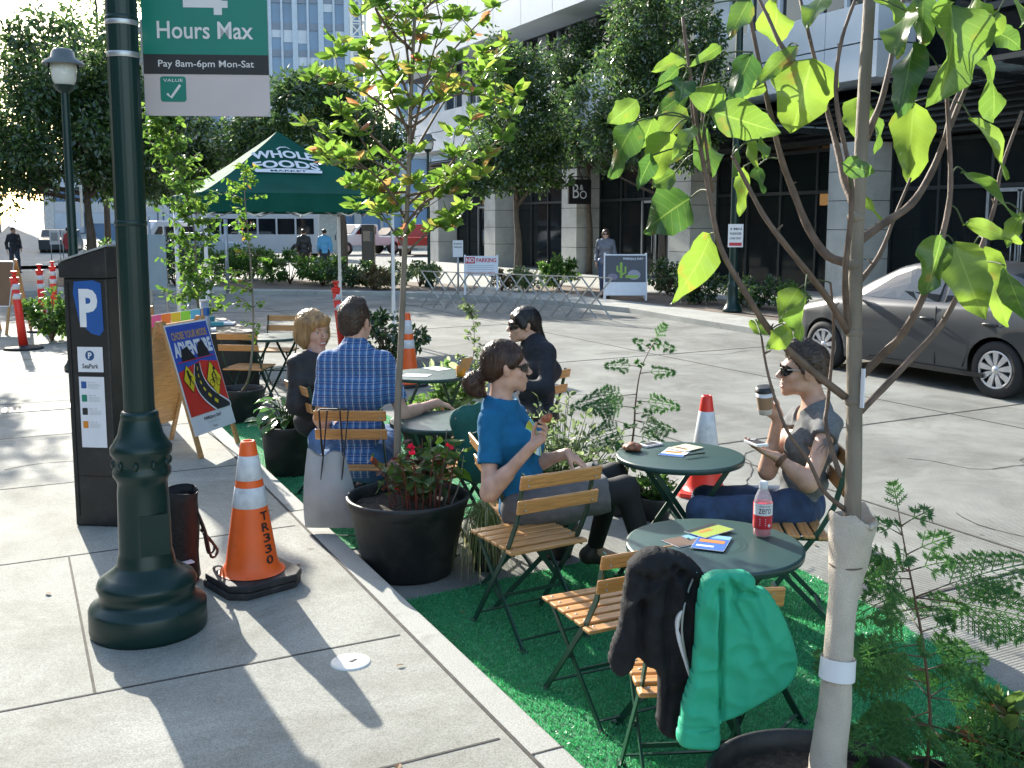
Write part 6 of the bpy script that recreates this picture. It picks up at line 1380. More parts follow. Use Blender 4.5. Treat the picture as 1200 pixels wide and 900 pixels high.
mb_ = [([(990, 597), (965, 575), (947, 539), (921, 502), (901, 442), (892, 394)], -.05, 4.2), ([(990, 465), (940, 425), (902, 387), (872, 340), (844, 289), (832, 230), (822, 178), (809, 89), (800, 20)], -.12, 6.5),
      ([(998, 308), (970, 300), (947, 267), (930, 225), (916, 187), (902, 130), (893, 89), (875, 0)], .1, 8), ([(995, 391), (970, 350), (947, 320), (915, 280), (893, 249), (870, 205), (858, 182)], -.2, 6),
      ([(1002, 242), (990, 215), (982, 178), (972, 140), (964, 107), (938, 0)], .15, 7), ([(995, 391), (991, 350), (991, 311), (998, 222), (982, 133), (980, 90), (987, 44), (1002, 0)], -.1, 6), ([(1005, 190), (1020, 150), (1035, 111), (1050, 40), (1058, 0)], .12, 7),
      ([(1003, 285), (1035, 262), (1067, 240), (1090, 205), (1107, 164), (1125, 120), (1138, 89)], .1, 8), ([(1003, 335), (1030, 300), (1049, 253), (1067, 209)], .2, 5), ([(1005, 445), (1035, 415), (1060, 388), (1085, 340), (1103, 281), (1112, 240), (1114, 206), (1112, 160), (1109, 95)], -.15, 7),
      ([(1003, 487), (1035, 455), (1068, 420), (1100, 385), (1121, 349), (1140, 315), (1153, 281), (1166, 240), (1174, 196), (1198, 130)], .05, 6), ([(985, 560), (968, 500), (970, 470), (977, 391), (973, 331)], .1, 4.5), ([(965, 107), (920, 60), (900, 20), (880, -20)], .15, 5),
      ([(822, 178), (812, 140), (808, 75)], -.12, 3), ([(835, 225), (822, 120), (828, 75)], -.1, 3), ([(1107, 164), (1118, 120), (1150, 60)], .1, 4)]
m = MB()
for pts, dz, w_ in mb_:
    q = cr([mp(x, y, dz*min(1, i/3)) for i, (x, y) in enumerate(pts)], 4); L_ = len(q); m.tube(q, [w_*TM/1180*.72*(1-.6*i/L_)*(1+.06*math.sin(i*1.7)) for i in range(L_)], 8)
    for i in range(3, L_, 5):
        s0 = q[i]; e = s0+Vector((random.uniform(-.015, .015), random.uniform(-.015, .015), random.uniform(.005, .02))); m.tube([s0, e], [.004, .0015], 5)
m.build('branch', TWIG, mg)
LV = [(610,155,568,330,135),(515,0,520,110,100),(575,122,465,215,45),(455,138,398,262,62),(468,208,440,268,50),(330,300,365,222,74),(345,292,525,350,76),(320,328,345,455,82),(288,240,190,302,48),(282,290,195,347,62),(270,215,268,252,48),(276,152,200,182,36),(262,175,202,240,30),(150,265,80,322,50),(150,320,64,452,76),(192,308,160,402,58),(240,348,190,462,82),(190,410,158,485,44),
 (290,522,165,604,110),(250,455,190,490,60),(345,615,276,790,78),(372,120,312,160,26),(430,350,455,440,42),(430,440,430,557,46),(465,440,484,506,38),(480,368,484,420,30),(735,258,735,360,76),(776,308,786,400,46),(690,430,776,456,42),(730,495,796,570,46),(880,110,842,290,72),(880,268,862,470,96),(862,30,832,140,82),(975,15,995,235,152),
 (1070,150,1122,292,112),(1028,308,1142,450,62),(1008,448,1150,572,52),(1040,-10,1062,80,84),(950,620,925,765,84),(985,640,1060,830,92),(1040,640,1130,850,84),(1120,700,1172,865,62),(1010,592,1170,622,42),(576,760,520,842,56),(592,770,580,892,74),(560,866,500,915,44),(450,842,496,880,36),(445,0,396,92,50),(1102,30,1060,112,54),
 (905,-20,900,120,60),(780,-20,845,60,66),(1090,80,1165,120,50),(1165,560,1125,640,40),(300,330,250,400,40),(400,300,350,330,46),(640,-10,600,60,60),(1130,-20,1175,60,60),(415,390,390,470,36)]
def big_leaf(base, tip, wid, seed):
    r_ = random.Random(seed); d = tip-base; L_ = d.length; d.normalize(); holes = r_.random(); nrm = (-c_f*r_.uniform(.5, 1)+Vector((r_.uniform(-.9, .9), r_.uniform(-.7, .7), r_.uniform(-.3, 1.1)))).normalized(); side = d.cross(nrm).normalized(); nrm = side.cross(d); ny, nx = 11, 7; vs = []; fs = []; cup = r_.uniform(-.4, .6); dr = r_.uniform(.0, .25); ph_ = r_.uniform(0, 6); tw = r_.uniform(-1.1, 1.1)
    for i in range(ny+1):
        t = i/ny; w_ = wid*.5*(math.sin(math.pi*min(1, t**.72))**.72 if 0 < t < 1 else 0)*(1.08-.18*t); a = tw*(t-.5); s2 = side*math.cos(a)+nrm*math.sin(a); n2 = nrm*math.cos(a)-side*math.sin(a)
        for j in range(nx):
            u = (j/(nx-1)-.5)*2; uu = w_*u*(1+.08*math.sin(t*15+ph_*(1 if u > 0 else 2))+.04*math.sin(t*31+ph_))
            zz = cup*abs(u)*w_+.13*wid*math.sin(t*9+ph_+u)*abs(u)-dr*L_*t*t+.02*wid*(1-abs(u))**3-.03*wid*abs(math.sin(t*14-abs(u)*1.5))*abs(u); vs.append(base+d*L_*t+s2*uu+n2*zz)
    for i in range(ny):
        for j in range(nx-1): fs.append((i*nx+j, i*nx+j+1, (i+1)*nx+j+1, (i+1)*nx+j))
    return vs, fs
def magleaf():
    m, nt, p = nodes('magnolia_leaf'); N = nt.nodes; L = nt.links; oi = N.new('ShaderNodeObjectInfo'); tc = N.new('ShaderNodeTexCoord')
    rp = N.new('ShaderNodeValToRGB'); rp.color_ramp.elements[0].color = (.016, .06, .012, 1); rp.color_ramp.elements[1].color = (.085, .165, .02, 1); L.new(oi.outputs['Random'], rp.inputs[0])
    nz = N.new('ShaderNodeTexNoise'); nz.inputs['Scale'].default_value = 14; nz.inputs['Detail'].default_value = 6; L.new(tc.outputs['Object'], nz.inputs[0]); r2 = N.new('ShaderNodeValToRGB'); r2.color_ramp.elements[0].position = .63; r2.color_ramp.elements[1].position = .78; L.new(nz.outputs[0], r2.inputs[0])
    mx = N.new('ShaderNodeMixRGB'); mx.inputs[2].default_value = (.16, .10, .02, 1); L.new(r2.outputs[0], mx.inputs[0]); L.new(rp.outputs[0], mx.inputs[1])
    # side veins from the leaf's own coordinates
    uv = N.new('ShaderNodeUVMap'); sx = N.new('ShaderNodeSeparateXYZ'); L.new(uv.outputs[0], sx.inputs[0])
    def math_(op, a, b=None, c=None):
        q = N.new('ShaderNodeMath'); q.operation = op
        for i, v in enumerate((a, b, c)):
            if v is None: continue
            if isinstance(v, (int, float)): q.inputs[i].default_value = v
            else: L.new(v, q.inputs[i])
        return q.outputs[0]
    au = math_('ABSOLUTE', math_('SUBTRACT', sx.outputs[0], .5)); fr = math_('FRACT', math_('MULTIPLY', math_('SUBTRACT', sx.outputs[1], math_('MULTIPLY', au, .35)), 8)); v1 = math_('MULTIPLY', math_('LESS_THAN', fr, .06), .6); v2 = math_('LESS_THAN', au, .02); vv = math_('MULTIPLY', math_('MAXIMUM', v1, v2), .3)
    m2 = N.new('ShaderNodeMixRGB'); m2.inputs[2].default_value = (.16, .26, .06, 1); L.new(vv, m2.inputs[0]); L.new(mx.outputs[0], m2.inputs[1])
    L.new(m2.outputs[0], p.inputs['Base Color']); p.inputs['Roughness'].default_value = .27; p.inputs['Specular IOR Level'].default_value = .6
    bp = N.new('ShaderNodeBump'); bp.inputs['Strength'].default_value = .5; bp.inputs['Distance'].default_value = .004; bp.invert = True; L.new(math_('MAXIMUM', v1, v2), bp.inputs['Height']); L.new(bp.outputs[0], p.inputs['Normal'])
    t = N.new('ShaderNodeBsdfTranslucent'); hs = N.new('ShaderNodeHueSaturation'); hs.inputs['Hue'].default_value = .474; hs.inputs['Saturation'].default_value = 1.0; hs.inputs['Value'].default_value = 3.1; L.new(m2.outputs[0], hs.inputs['Color']); L.new(hs.outputs[0], t.inputs[0])
    s = N.new('ShaderNodeMixShader'); s.inputs[0].default_value = .5; L.new(p.outputs[0], s.inputs[1]); L.new(t.outputs[0], s.inputs[2]); L.new(s.outputs[0], N['Material Output'].inputs[0]); return m
ML = magleaf(); r3 = random.Random(11); pm_ = MB()
for i, (x0, y0, x1, y1, w_) in enumerate(LV):
    dz = r3.uniform(-.22, .2); a = mp(680+x0/2.25, y0/2.25, dz); e = mp(680+x1/2.25, y1/2.25, dz+r3.uniform(-.09, .07)); e = a+(e-a)*1.06; w_ *= 1.25; vs, fs = big_leaf(a, e, w_/2.25*TM/1180, i)
    o = link_mesh('leaf', vs, fs, ML, mg, smooth=True); uvl = o.data.uv_layers.new(name='UVMap'); li = [l.vertex_index for l in o.data.loops]; uvl.data.foreach_set('uv', np.array([((v % 7)/6, (v//7)/11) for v in li]).ravel())
    # a leaf stalk running back to the nearest branch point
    best = min(((mp(x, y, dd*min(1, k/3))-a).length, k2, mp(x, y, dd*min(1, k/3))) for k2, (pts, dd, _) in enumerate(mb_) for k, (x, y) in enumerate(pts))
    if best[0] < .30: pm_.tube(cr([a, a.lerp(best[2], .5)+Vector((0, 0, .015)), best[2]], 3), [.0022]*7, 5)
    else: pm_.tube([a, a-(e-a).normalized()*.05], [.0022, .0015], 5)
pm_.build('leaf_stalk', STEM, mg)
# ================================================================ tent
ct = Vector((3.9, 16.6, 0))+c_r*.13; TN = empty('canopy_tent', ct, .0, 'dark green pop-up canopy tent with white lettering beside the street', 'tent')
TGm = mat('tent_fabric', (.010, .082, .06), .85, var=.1, vs=3, bump=.1, bs=30, spec=.08); ZE, ZP, HW = 2.34, 3.38, 1.5
def roofz(x, y): r = max(abs(x), abs(y))/HW; return ZE+(ZP-ZE)*(1-r)**1.18
m = MB(); n = 22; vs = [(-HW+2*HW*i/n, -HW+2*HW*j/n) for j in range(n+1) for i in range(n+1)]
vs = [(x, y, roofz(x, y)+.012*noise.noise(Vector((x*2, y*2, 0)))) for x, y in vs]; fs = []
for j in range(n):
    for i in range(n):
        a = j*(n+1)+i; q = (a, a+1, a+n+2, a+n+1)
        if (i < n/2) == (j < n/2): fs += [(q[0], q[1], q[2]), (q[0], q[2], q[3])]
        else: fs += [(q[0], q[1], q[3]), (q[1], q[2], q[3])]
m.add(vs, fs, False); rf = m.build('roof', TGm, TN); q = rf.modifiers.new('s', 'SOLIDIFY'); q.thickness = .006
m = MB()
for sx, sy, ex, ey in ((-1, -1, 1, -1), (1, -1, 1, 1), (1, 1, -1, 1), (-1, 1, -1, -1)):
    k = 24
    for i in range(k):
        t0, t1 = i/k, (i+1)/k
        def e(t, z): w_ = .012*math.sin(t*40); return (HW*(sx+(ex-sx)*t)*(1.004)+(w_ if sx == ex else 0), HW*(sy+(ey-sy)*t)*(1.004)+(w_ if sy == ey else 0), z)
        m.add([e(t0, ZE+.01), e(t0, ZE-.27), e(t1, ZE-.27), e(t1, ZE+.01)], [(0, 1, 2, 3)])
o = m.build('valance', TGm, TN); q = o.modifiers.new('s', 'SOLIDIFY'); q.thickness = .005
for x, y in ((-1.43, -1.43), (1.43, -1.43), (1.43, 1.43), (-1.43, 1.43)):
    m = MB(); m.box((x, y, 1.15), (.045, .045, 2.3)); m.box((x, y, .9), (.055, .055, .06)); m.box((x, y, .01), (.1, .1, .02)); m.build('leg', MT['white'], TN)
m = MB()
for (a, b) in (((-1.43, -1.43), (1.43, -1.43)), ((1.43, -1.43), (1.43, 1.43)), ((-1.43, 1.43), (1.43, 1.43)), ((-1.43, -1.43), (-1.43, 1.43))):
    for k in range(4):
        p0 = Vector((a[0]+(b[0]-a[0])*k/4, a[1]+(b[1]-a[1])*k/4, 2.02 if k % 2 else 2.28)); p1 = Vector((a[0]+(b[0]-a[0])*(k+1)/4, a[1]+(b[1]-a[1])*(k+1)/4, 2.28 if k % 2 else 2.02)); m.bar(p0, p1, .02, .02); p0.z, p1.z = p1.z, p0.z; m.bar(p0, p1, .02, .02)
m.build('truss', MT['steel'], TN)
f = Flat()
def arch(x, y): return x, y-.5*(x*x)*.35
f.text('WHOLE', -.62, -.62, .62, -.42, MT['white'], 1, .035, arch); f.text('FOODS', -.66, -.88, .66, -.68, MT['white'], 1, .035, arch)
f.poly([(-.66, -1.02), (.66, -1.02), (.68, -.95), (.3, -.91), (0, -.90), (-.3, -.91), (-.68, -.95)], MT['white'], 1); f.text('MARKET', -.36, -1.0, .36, -.945, TGm, 2, .02)
f.line([(-.08, -.40), (.0, -.34), (.12, -.33), (.2, -.38)], .035, MT['white'], 1, .01)
f.build('lettering', TN, None, lambda v: Vector((v.x*.78-.06, v.y*.85-.1, roofz(v.x*.78-.06, v.y*.85-.1)+.03+v.z)))
# ================================================================ poster boards
def board(base, u, lean, w_, h, zb, label, face, back='slat_light', leg_h=None, t=.012, frame=None, name='sandwich_board', flip=False):
    K = empty(name, base, math.atan2(u.y, u.x), label, 'sign board'); top = zb+h*math.cos(lean); off = math.sin(lean)
    def side(sg, printed):
        lx = w_/2-.02
        m = MB()
        for x in (-lx, lx): m.bar((x, sg*(.02+top/math.cos(lean)*off), 0), (x, sg*.02, top+.03), .045, .02, (0, 1, 0))
        m.build('leg', MT[back], K)
        M0 = axes((0, sg*(.035+(top-zb)*math.tan(lean)), zb), (-sg if sg > 0 else 1, 0, 0), (0, -sg*math.sin(lean), math.cos(lean)))
        m = MB(); m.M = M0; m.box((0, h/2, 0), (w_, h, t)); m.build('panel', MT['white'] if printed else MT[back], K); return M0
    M0 = side(-1, True); side(1, False)
    f = Flat(.0012); face(f, w_, h); f.build('poster', K, M0 @ Matrix.Translation((0, 0, t/2+.001))); return K
pb_, pr_, pw_, py_, pk = flat('poster_blue', (.03, .08, .42)), flat('poster_red', (.62, .03, .02)), MT['paper'], flat('poster_yellow', (.72, .55, .02)), MT['ink']
tan_ = flat('poster_tan', (.5, .3, .12)); road_ = flat('poster_road', (.02, .022, .03))
def poster(f, w_, h):
    a = w_/2; f.rect(-a, 0, a, h, pw_, 0); b = .17*h; q = a*.97
    f.rect(-q, b, q, h*.985, pb_, 1); f.poly([(-q, b), (q, b), (q, h*.60), (.05, h*.64), (-q, h*.57)], pr_, 2); f.rect(-q, h*.57, q, h*.60, pb_, 3) if False else None
    f.text('CHOSE YOUR MODE', -q*.86, h*.855, q*.86, h*.925, tan_, 3, .03); f.text('ADVENTURE', -q*.92, h*.70, q*.92, h*.835, pw_, 3, .05)
    f.poly([(-q*.7, h*.66), (-q*.62, h*.76), (-q*.3, h*.785), (-q*.1, h*.70), (0, h*.66)], pk, 5); f.poly([(.02, h*.67), (q*.25, h*.80), (q*.5, h*.82), (q*.72, h*.67)], pk, 5)
    f.line([(-q*.9, h*.655), (q*.9, h*.665)], .006, pr_, 5)
    # the road curling down
    L_ = []; R_ = []
    for i in range(15):
        t = i/14; x = -.02-.22*a*math.sin(t*3.0)+ .75*a*t**2.2; y = h*.62-(h*.62-b)*t; w2 = .01+.30*a*t**1.1+.02; L_.append((max(-q, x-w2), y)); R_.append((min(q, x+w2*1.4), y))
    for i in range(14): f.poly([L_[i], R_[i], R_[i+1], L_[i+1]], road_, 4)
    f.line(L_, .006, pw_, 6, .016); f.line(R_, .006, pw_, 6, .016)
    for i in range(1, 13, 2): c0 = ((L_[i][0]+R_[i][0])/2, L_[i][1]); c1 = ((L_[i+1][0]+R_[i+1][0])/2, L_[i+1][1]); f.line([c0, c1], .006+.002*i, py_, 6)
    for cx, cy, s in ((-q*.60, h*.50, .115), (q*.55, h*.45, .15)):
        f.poly([(cx, cy-s), (cx+s*.72, cy), (cx, cy+s), (cx-s*.72, cy)], pk, 6); s2 = s*.93; f.poly([(cx, cy-s2), (cx+s2*.72, cy), (cx, cy+s2), (cx-s2*.72, cy)], py_, 7)
    cx, cy = -q*.60, h*.50; f.circ(cx-.005, cy+.055, .014, pk, 8); f.line([(cx-.005, cy+.045), (cx+.005, cy-.005)], .03, pk, 8); f.line([(cx+.005, cy), (cx-.022, cy-.055)], .012, pk, 8); f.line([(cx+.005, cy), (cx+.03, cy-.05)], .012, pk, 8); f.line([(cx, cy+.035), (cx+.035, cy+.005)], .009, pk, 8)
    cx, cy = q*.55, h*.45
    for s in (-.042, .042): f.line([(cx+s+.03*math.cos(a2*.5236), cy-.035+.03*math.sin(a2*.5236)) for a2 in range(13)], .006, pk, 8)
    f.line([(cx-.042, cy-.035), (cx-.01, cy), (cx+.03, cy+.0), (cx+.042, cy-.035)], .007, pk, 8); f.line([(cx-.01, cy-.035), (cx-.018, cy+.03), (cx+.02, cy+.055), (cx+.035, cy+.005)], .02, pk, 8); f.circ(cx+.03, cy+.078, .017, pk, 8)
    f.text('PARK(ing) DAY', -q*.45, h*.10, q*.45, h*.14, pk, 2, .02, shear=.15); f.text('parkingday.org', -q*.3, h*.075, q*.3, h*.09, MT['galv'], 2); f.text('fest', -.03, h*.03, .03, h*.05, pk, 2)
bl = G(229, 512, .28); br_ = G(275.5, 495, .28); u = Vector((br_.x-bl.x, br_.y-bl.y, 0)).normalized(); c = (bl+br_)/2; nn_ = Vector((u.y, -u.x, 0))
ln = R(16); wd_ = (br_-bl).length; h_ = .88; topz = .17+h_*math.cos(ln); base = Vector((c.x, c.y, SW))-nn_*(.035+(topz-.17)*math.tan(ln))
board(base, u, ln, wd_, h_, .17, 'wooden sandwich board with the blue and red road poster beside the lamp post', poster)
def lav(f, w_, h): lv = flat('lavender', (.22, .24, .5)); f.rect(-w_/2, 0, w_/2, h, pw_, 0); f.rect(-w_/2*.97, h*.38, w_/2*.97, h*.98, lv, 1); f.text('P', w_*.1, h*.78, w_*.25, h*.86, pw_, 2, .02); f.line([(-w_*.2, h*.5), (0, h*.43), (w_*.3, h*.52)], .012, pw_, 2)
board(G(158, 508, SW)+Vector((0, .5, 0)), Vector((.93, -.37, 0)), R(12), .5, .95, .1, 'lavender and white sandwich board half hidden behind the lamp post', lav)
def blank(f, w_, h): f.rect(-w_/2*.96, h*.02, w_/2*.96, h*.98, flat('brown_board', (.2, .11, .06)), 0)
board(G(8, 392, SW)+Vector((-.05, .35, 0)), Vector((.8, -.6, 0)), R(14), .62, .75, .45, 'plain brown wooden sandwich board at the left edge', blank)
def cact(f, w_, h):
    f.rect(-w_/2, 0, w_/2, h, pw_, 0); f.rect(-w_/2*.95, h*.32, w_/2*.95, h*.97, flat('slate_print', (.07, .075, .09)), 1); f.text('PARK(ing) DAY', -w_*.05, h*.85, w_*.42, h*.92, pw_, 2, .02)
    gn = flat('cactus_print', (.25, .4, .05)); f.line([(-.1*w_, h*.42), (-.1*w_, h*.8)], .06, gn, 2); f.line([(-.1*w_, h*.5), (0, h*.55), (0, h*.7)], .045, gn, 2); f.line([(-.1*w_, h*.55), (-.19*w_, h*.6), (-.19*w_, h*.72)], .045, gn, 2)
    f.circ(.2*w_, h*.5, .15*w_, flat('car_print', (.3, .3, .36)), 2, ry=.12*h); f.rect(.0, h*.42, .3*w_, h*.49, gn, 3); f.circ(-.3*w_, h*.45, .12*w_, flat('blob_print', (.2, .18, .24)), 2, ry=.08*h)
board(G(739, 352, SW)+Vector((.0, .25, 0)), Vector((.86, -.5, 0)), R(14), 1.0, .98, .12, 'white framed sandwich board with a dark cactus picture across the street', cact, back='white')
def nop(f, w_, h):
    f.rect(-w_/2, 0, w_/2, h, pw_, 0); rd = flat('sign_red', (.5, .03, .05)); f.rect(-w_*.47, h*.62, -w_*.18, h*.95, rd, 1); f.text('NO', -w_*.45, h*.68, -w_*.2, h*.9, pw_, 2, .03); f.text('PARKING', -w_*.14, h*.68, w_*.45, h*.9, rd, 1, .03)
    f.text('TOW-AWAY AREA', -w_*.42, h*.06, w_*.42, h*.2, rd, 1, .02)
    for k in range(3): f.rect(-w_*.4, h*(.3+.1*k), w_*.38, h*(.33+.1*k), MT['galv'], 1)
board(G(564, 345, SW), Vector((.9, -.44, 0)), R(10), .86, .5, .48, 'no parking tow-away board behind the folding metal barricade', nop, back='white')
# ================================================================ folding lattice barricade
K = empty('lattice_barricade', Vector((9.3, 19.4, 0)), 0, 'expanding silver lattice barricade standing along the far kerb', 'barricade'); m = MB()
A_ = Vector((8.3, 21.2, 0))-Vector((9.3, 19.4, 0)); B_ = Vector((10.35, 17.0, 0))-Vector((9.3, 19.4, 0)); n = 13
for i in range(n):
    p0 = A_.lerp(B_, i/n); p1 = A_.lerp(B_, (i+2)/n); z1 = .84
    m.bar(p0+Vector((0, 0, .03)), p1+Vector((0, 0, z1)), .03, .012, (1, 1, 0)); m.bar(p0+Vector((.02, .02, z1)), p1+Vector((.02, .02, .03)), .03, .012, (1, 1, 0))
m.build('lattice', MT['steel'], K); m = MB()
m.bar(A_+Vector((0, 0, .84)), A_.lerp(B_, (n+1)/n)+Vector((0, 0, .85)), .03, .02); m.build('top_rail', MT['steel'], K)
# ================================================================ posts, lamps and small signs
def lamp(base, label, h, r=.06, head=True, name='street_lamp', k=1.0, hk=1.0):
    K = empty(name, base, 0, label, 'street lamp'); K['group'] = 'dark green street lamps'; m = MB(); m.lathe([(0, 0), (.17*k, 0), (.17*k, .06), (.14*k, .1), (.12*k, .16), (.10*k, .2), (.09*k, .5), (.1*k, .54), (.075*k, .6), (r, .66), (r*.8, h)], n=20); m.build('post', MT['green_metal'], K)
    if head:
        m = MB(); m.lathe([(r*.9, h-.03), (.09, h), (.13, h+.06)], n=20); m.tube([(.13, 0, h+.06), (.17, 0, h+.2), (.15, 0, h+.36)], .012, 6); m.tube([(-.13, 0, h+.06), (-.17, 0, h+.2), (-.15, 0, h+.36)], .012, 6); m.build('cradle', MT['green_metal'], K)
        m = MB(); m.lathe([(.1, h+.06), (.135, h+.12), (.15, h+.34), (.0, h+.34)], n=20); m.build('glass_globe', glassmat('globe', (.75, .75, .7), .15, .75), K)
        m = MB(); m.M = Matrix.Translation((0, 0, h)) @ Matrix.Diagonal((.82, .82, .9, 1)) @ Matrix.Translation((0, 0, -h)); m.lathe([(.29, h+.33), (.28, h+.36), (.17, h+.42), (.15, h+.5), (.12, h+.53), (.0, h+.55)], n=24); m.lathe([(.29, h+.33), (.15, h+.34)], n=24); m.build('lamp_cap', mat('capgrey', (.12, .14, .14), .4, .3), K)
    return K
l1 = D(86, 300, 12.2); l1.z = SW; L1_ = lamp(l1, 'dark green street lamp with round metal hood above the pay station', 3.36, .058)
m = MB(); m.box((.12, -.02, 2.0), (.02, .16, .5)); m.build('side_sign', MT['galv'], L1_)
l2 = G(858, 366, SW); L2_ = lamp(l2, 'tall dark green lamp post across the street carrying a loading sign', 6.8, .085, True, k=1.15)
def post_sign(base, label, h, w_, hh, text, rz=-YAW, r=.025, red=True, post=True, parent=None, gap=.0):
    K = empty('street_sign', base, rz, label, 'sign'); K['group'] = 'small kerbside parking signs'
    if post: m = MB(); m.tube([(0, .02, 0), (0, .02, h+hh)], r, 8); m.build('post', MT['galv'], K)
    m = MB(); m.box((0, -.02-gap, h+hh/2), (w_, .006, hh)); m.build('sign_panel', MT['white'], K); f = Flat(.001); y = hh*.84
    for i, t in enumerate(text): f.text(t, -w_*.38, y-hh*.1, w_*.38, y, MT['ink'], 0, .02); y -= hh*.2
    if red: f.rect(-w_*.42, hh*.06, w_*.42, hh*.2, flat('sign_red2', (.5, .03, .05)), 0)
    f.build('lettering', K, axes((0, -.026-gap, h), (1, 0, 0), (0, 0, 1), (0, -1, 0))); return K
post_sign(l2+Vector((0, 0, 0))-FH*.06, 'white passenger load sign fixed to the lamp post across the street', 1.32, .3, .46, ['3 MIN', 'PASSENGER', 'LOAD ONLY'], post=False, gap=.05)
post_sign(G(1112, 352, SW)+Vector((1.0, .2, 0)), 'white passenger load sign on a post behind the parked car', 1.36, .26, .4, ['3 MIN', 'LOAD ONLY'])
post_sign(G(537, 345, SW), 'small white sign on a grey post left of the no parking board', .95, .26, .42, ['NO', 'PARKING'], red=False)
K = lamp(G(503, 336, SW), 'slim lamp post with dark base near the red pickup', 3.8, .045, True, k=.8)
def pole(base, h, r, label, m_='galv', top=None, name='metal_post'):
    K = empty(name, base, 0, label, 'post'); m = MB(); m.tube([(0, 0, 0), (0, 0, h)], r, 10); m.build('shaft', MT[m_], K)
    if top: m = MB(); m.sphere((0, 0, h), r*1.6, 10, 8, (1, 1, 1.3)); m.build('finial', flat('finial', (.12, .04, .02)), K)
    return K
t_ = 10.3; pp = D(247, 440, t_); pp.z = 0; K = empty('metal_post', pp, 0, 'leaning grey steel post with a blue sticker beside the black draped table', 'post'); m = MB(); e = D(239, 352, t_)-pp; m.tube([(0, 0, 0), e], .045, 14); m.build('shaft', MT['galv'], K); m = MB(); m.tube([e*.86, e*.93], .0465, 14, cap=False); m.build('sticker', MT['pblue'], K); m = MB(); m.tube([e*.99, e*1.01], .047, 14); m.build('cap', MT['white'], K)
a = D(222, 378, 14); a.z = SW; pole(a, 1.15, .022, 'thin steel post with a brown finial behind the poster board', top=True)
a = D(211, 380, 15); a.z = SW; pole(a, 2.0, .03, 'pale vertical pole left of the thin steel post', 'white')
a = D(267, 340, 26); a.z = SW; pole(a, 1.9, .05, 'grey post on the island beneath the left of the tent'); a = D(375, 300, 31); a.z = SW; 
K = empty('metal_cabinet', D(388, 285, 36), -YAW, 'grey metal cabinet behind the people under the tent', 'cabinet'); K.location.z = SW; m = MB(); m.box((0, 0, 1.25), (.75, .4, 2.1)); m.box((0, -.203, 1.25), (.6, .004, 1.8)); m.box((0, 0, .1), (.6, .3, .2)); m.build('cabinet_body', MT['galv'], K, bevel=.01); m = MB(); m.box((.2, -.22, 1.3), (.03, .03, .2)); m.build('handle', MT['black'], K)
K = empty('kiosk_panel', D(432, 300, 40), -YAW, 'dark narrow ticket kiosk beside the white pickup', 'kiosk'); K.location.z = SW; m = MB(); m.box((0, 0, .9), (.5, .35, 1.7)); m.build('kiosk_body', MT['charcoal'], K, bevel=.02); m = MB(); m.box((0, -.178, 1.3), (.36, .01, .4)); m.build('screen', MT['dkglass'], K)
b = D(184, 322, 15.5); K = empty('blue_grey_sign', Vector((b.x, b.y, SW)), -YAW+.1, 'blank blue-grey sign back on two posts behind the lamp post', 'sign'); m = MB(); m.box((0, 0, 1.2), (.3, .02, .85)); m.build('sign_panel', flat('bluegrey', (.22, .3, .36)), K); m = MB(); m.tube([(-.1, .03, 0), (-.1, .03, 1.9)], .025); m.tube([(.13, .03, 0), (.13, .03, 1.75)], .02); m.build('post', MT['galv'], K)
for px, t_, lb in ((64, 42, 'white notice board beside the far pavement, left one'), (78, 42, 'white notice board beside the far pavement, nearer the lamp')):
    a = D(px, 278, t_); K = empty('notice_board', Vector((a.x, a.y, .14)), -YAW, lb, 'sign'); z = a.z-.14; m = MB(); m.box((0, 0, z), (.42, .04, .6)); m.build('board_face', MT['white'], K); m = MB(); m.box((0, -.025, z+.02), (.28, .01, .34)); m.build('notice', MT['galv'], K); m = MB(); m.tube([(-.18, .03, 0), (-.18, .03, z)], .02); m.tube([(.18, .03, 0), (.18, .03, z)], .02); m.build('post', MT['galv'], K)
# ================================================================ draped table with brochures and paper flags
tb0 = Vector((1.95, 11.6, 0)); K = empty('draped_table', tb0, R(0), 'table under a black cloth beneath the edge of the tent', 'table')
m = MB(); m.box((0, 0, .74), (.72, 1.75, .03)); m.build('tabletop', MT['white'], K)
m = MB(); n = 60; vs = []; fs = []
per = [(-.37+.74*i/12, -.885) for i in range(12)]+[(.37, -.885+1.77*i/20) for i in range(20)]+[(.37-.74*i/12, .885) for i in range(12)]+[(-.37, .885-1.77*i/20) for i in range(20)]
for j in range(7):
    for i, (x, y) in enumerate(per): q = j/6; w_ = 1+.05*q+.05*q*math.sin(i*1.3)*.8; vs.append((x*w_, y*(1+.02*q+.02*q*math.sin(i*1.1)), .762-.72*q))
N_ = len(per)
for j in range(6):
    for i in range(N_): fs.append((j*N_+i, (j+1)*N_+i, (j+1)*N_+(i+1) % N_, j*N_+(i+1) % N_))
fs.append(tuple(range(N_))); m.add(vs, fs, False); m.build('tablecloth', MT['black'], K)
r_ = random.Random(8); cols = [('brochure_blue', (.05, .2, .45)), ('brochure_white', (.65, .66, .7)), ('brochure_teal', (.05, .3, .35)), ('brochure_grey', (.3, .3, .32))]
for k in range(16):
    x, y = r_.uniform(-.28, .28), r_.uniform(-.8, .8); m = MB(); hgt = r_.uniform(.01, .07); m.box((0, 0, hgt/2), (.14, .2, hgt), r_.uniform(0, 3)); nm, cc = cols[k % 4]; o = m.build('brochure_stack', flat(nm, cc)); o.location = tb0+Vector((x, y, .768+k*.0001)); tag(o, 'stack of event brochures lying on the black draped table', 'brochures', 'brochure stacks on the black draped table')
K = empty('paper_flags', D(205, 386, 8.6), 0, 'row of pink, orange, yellow, green and blue paper flags above the poster board', 'bunting'); m = MB(); base_ = D(205, 386, 8.6)
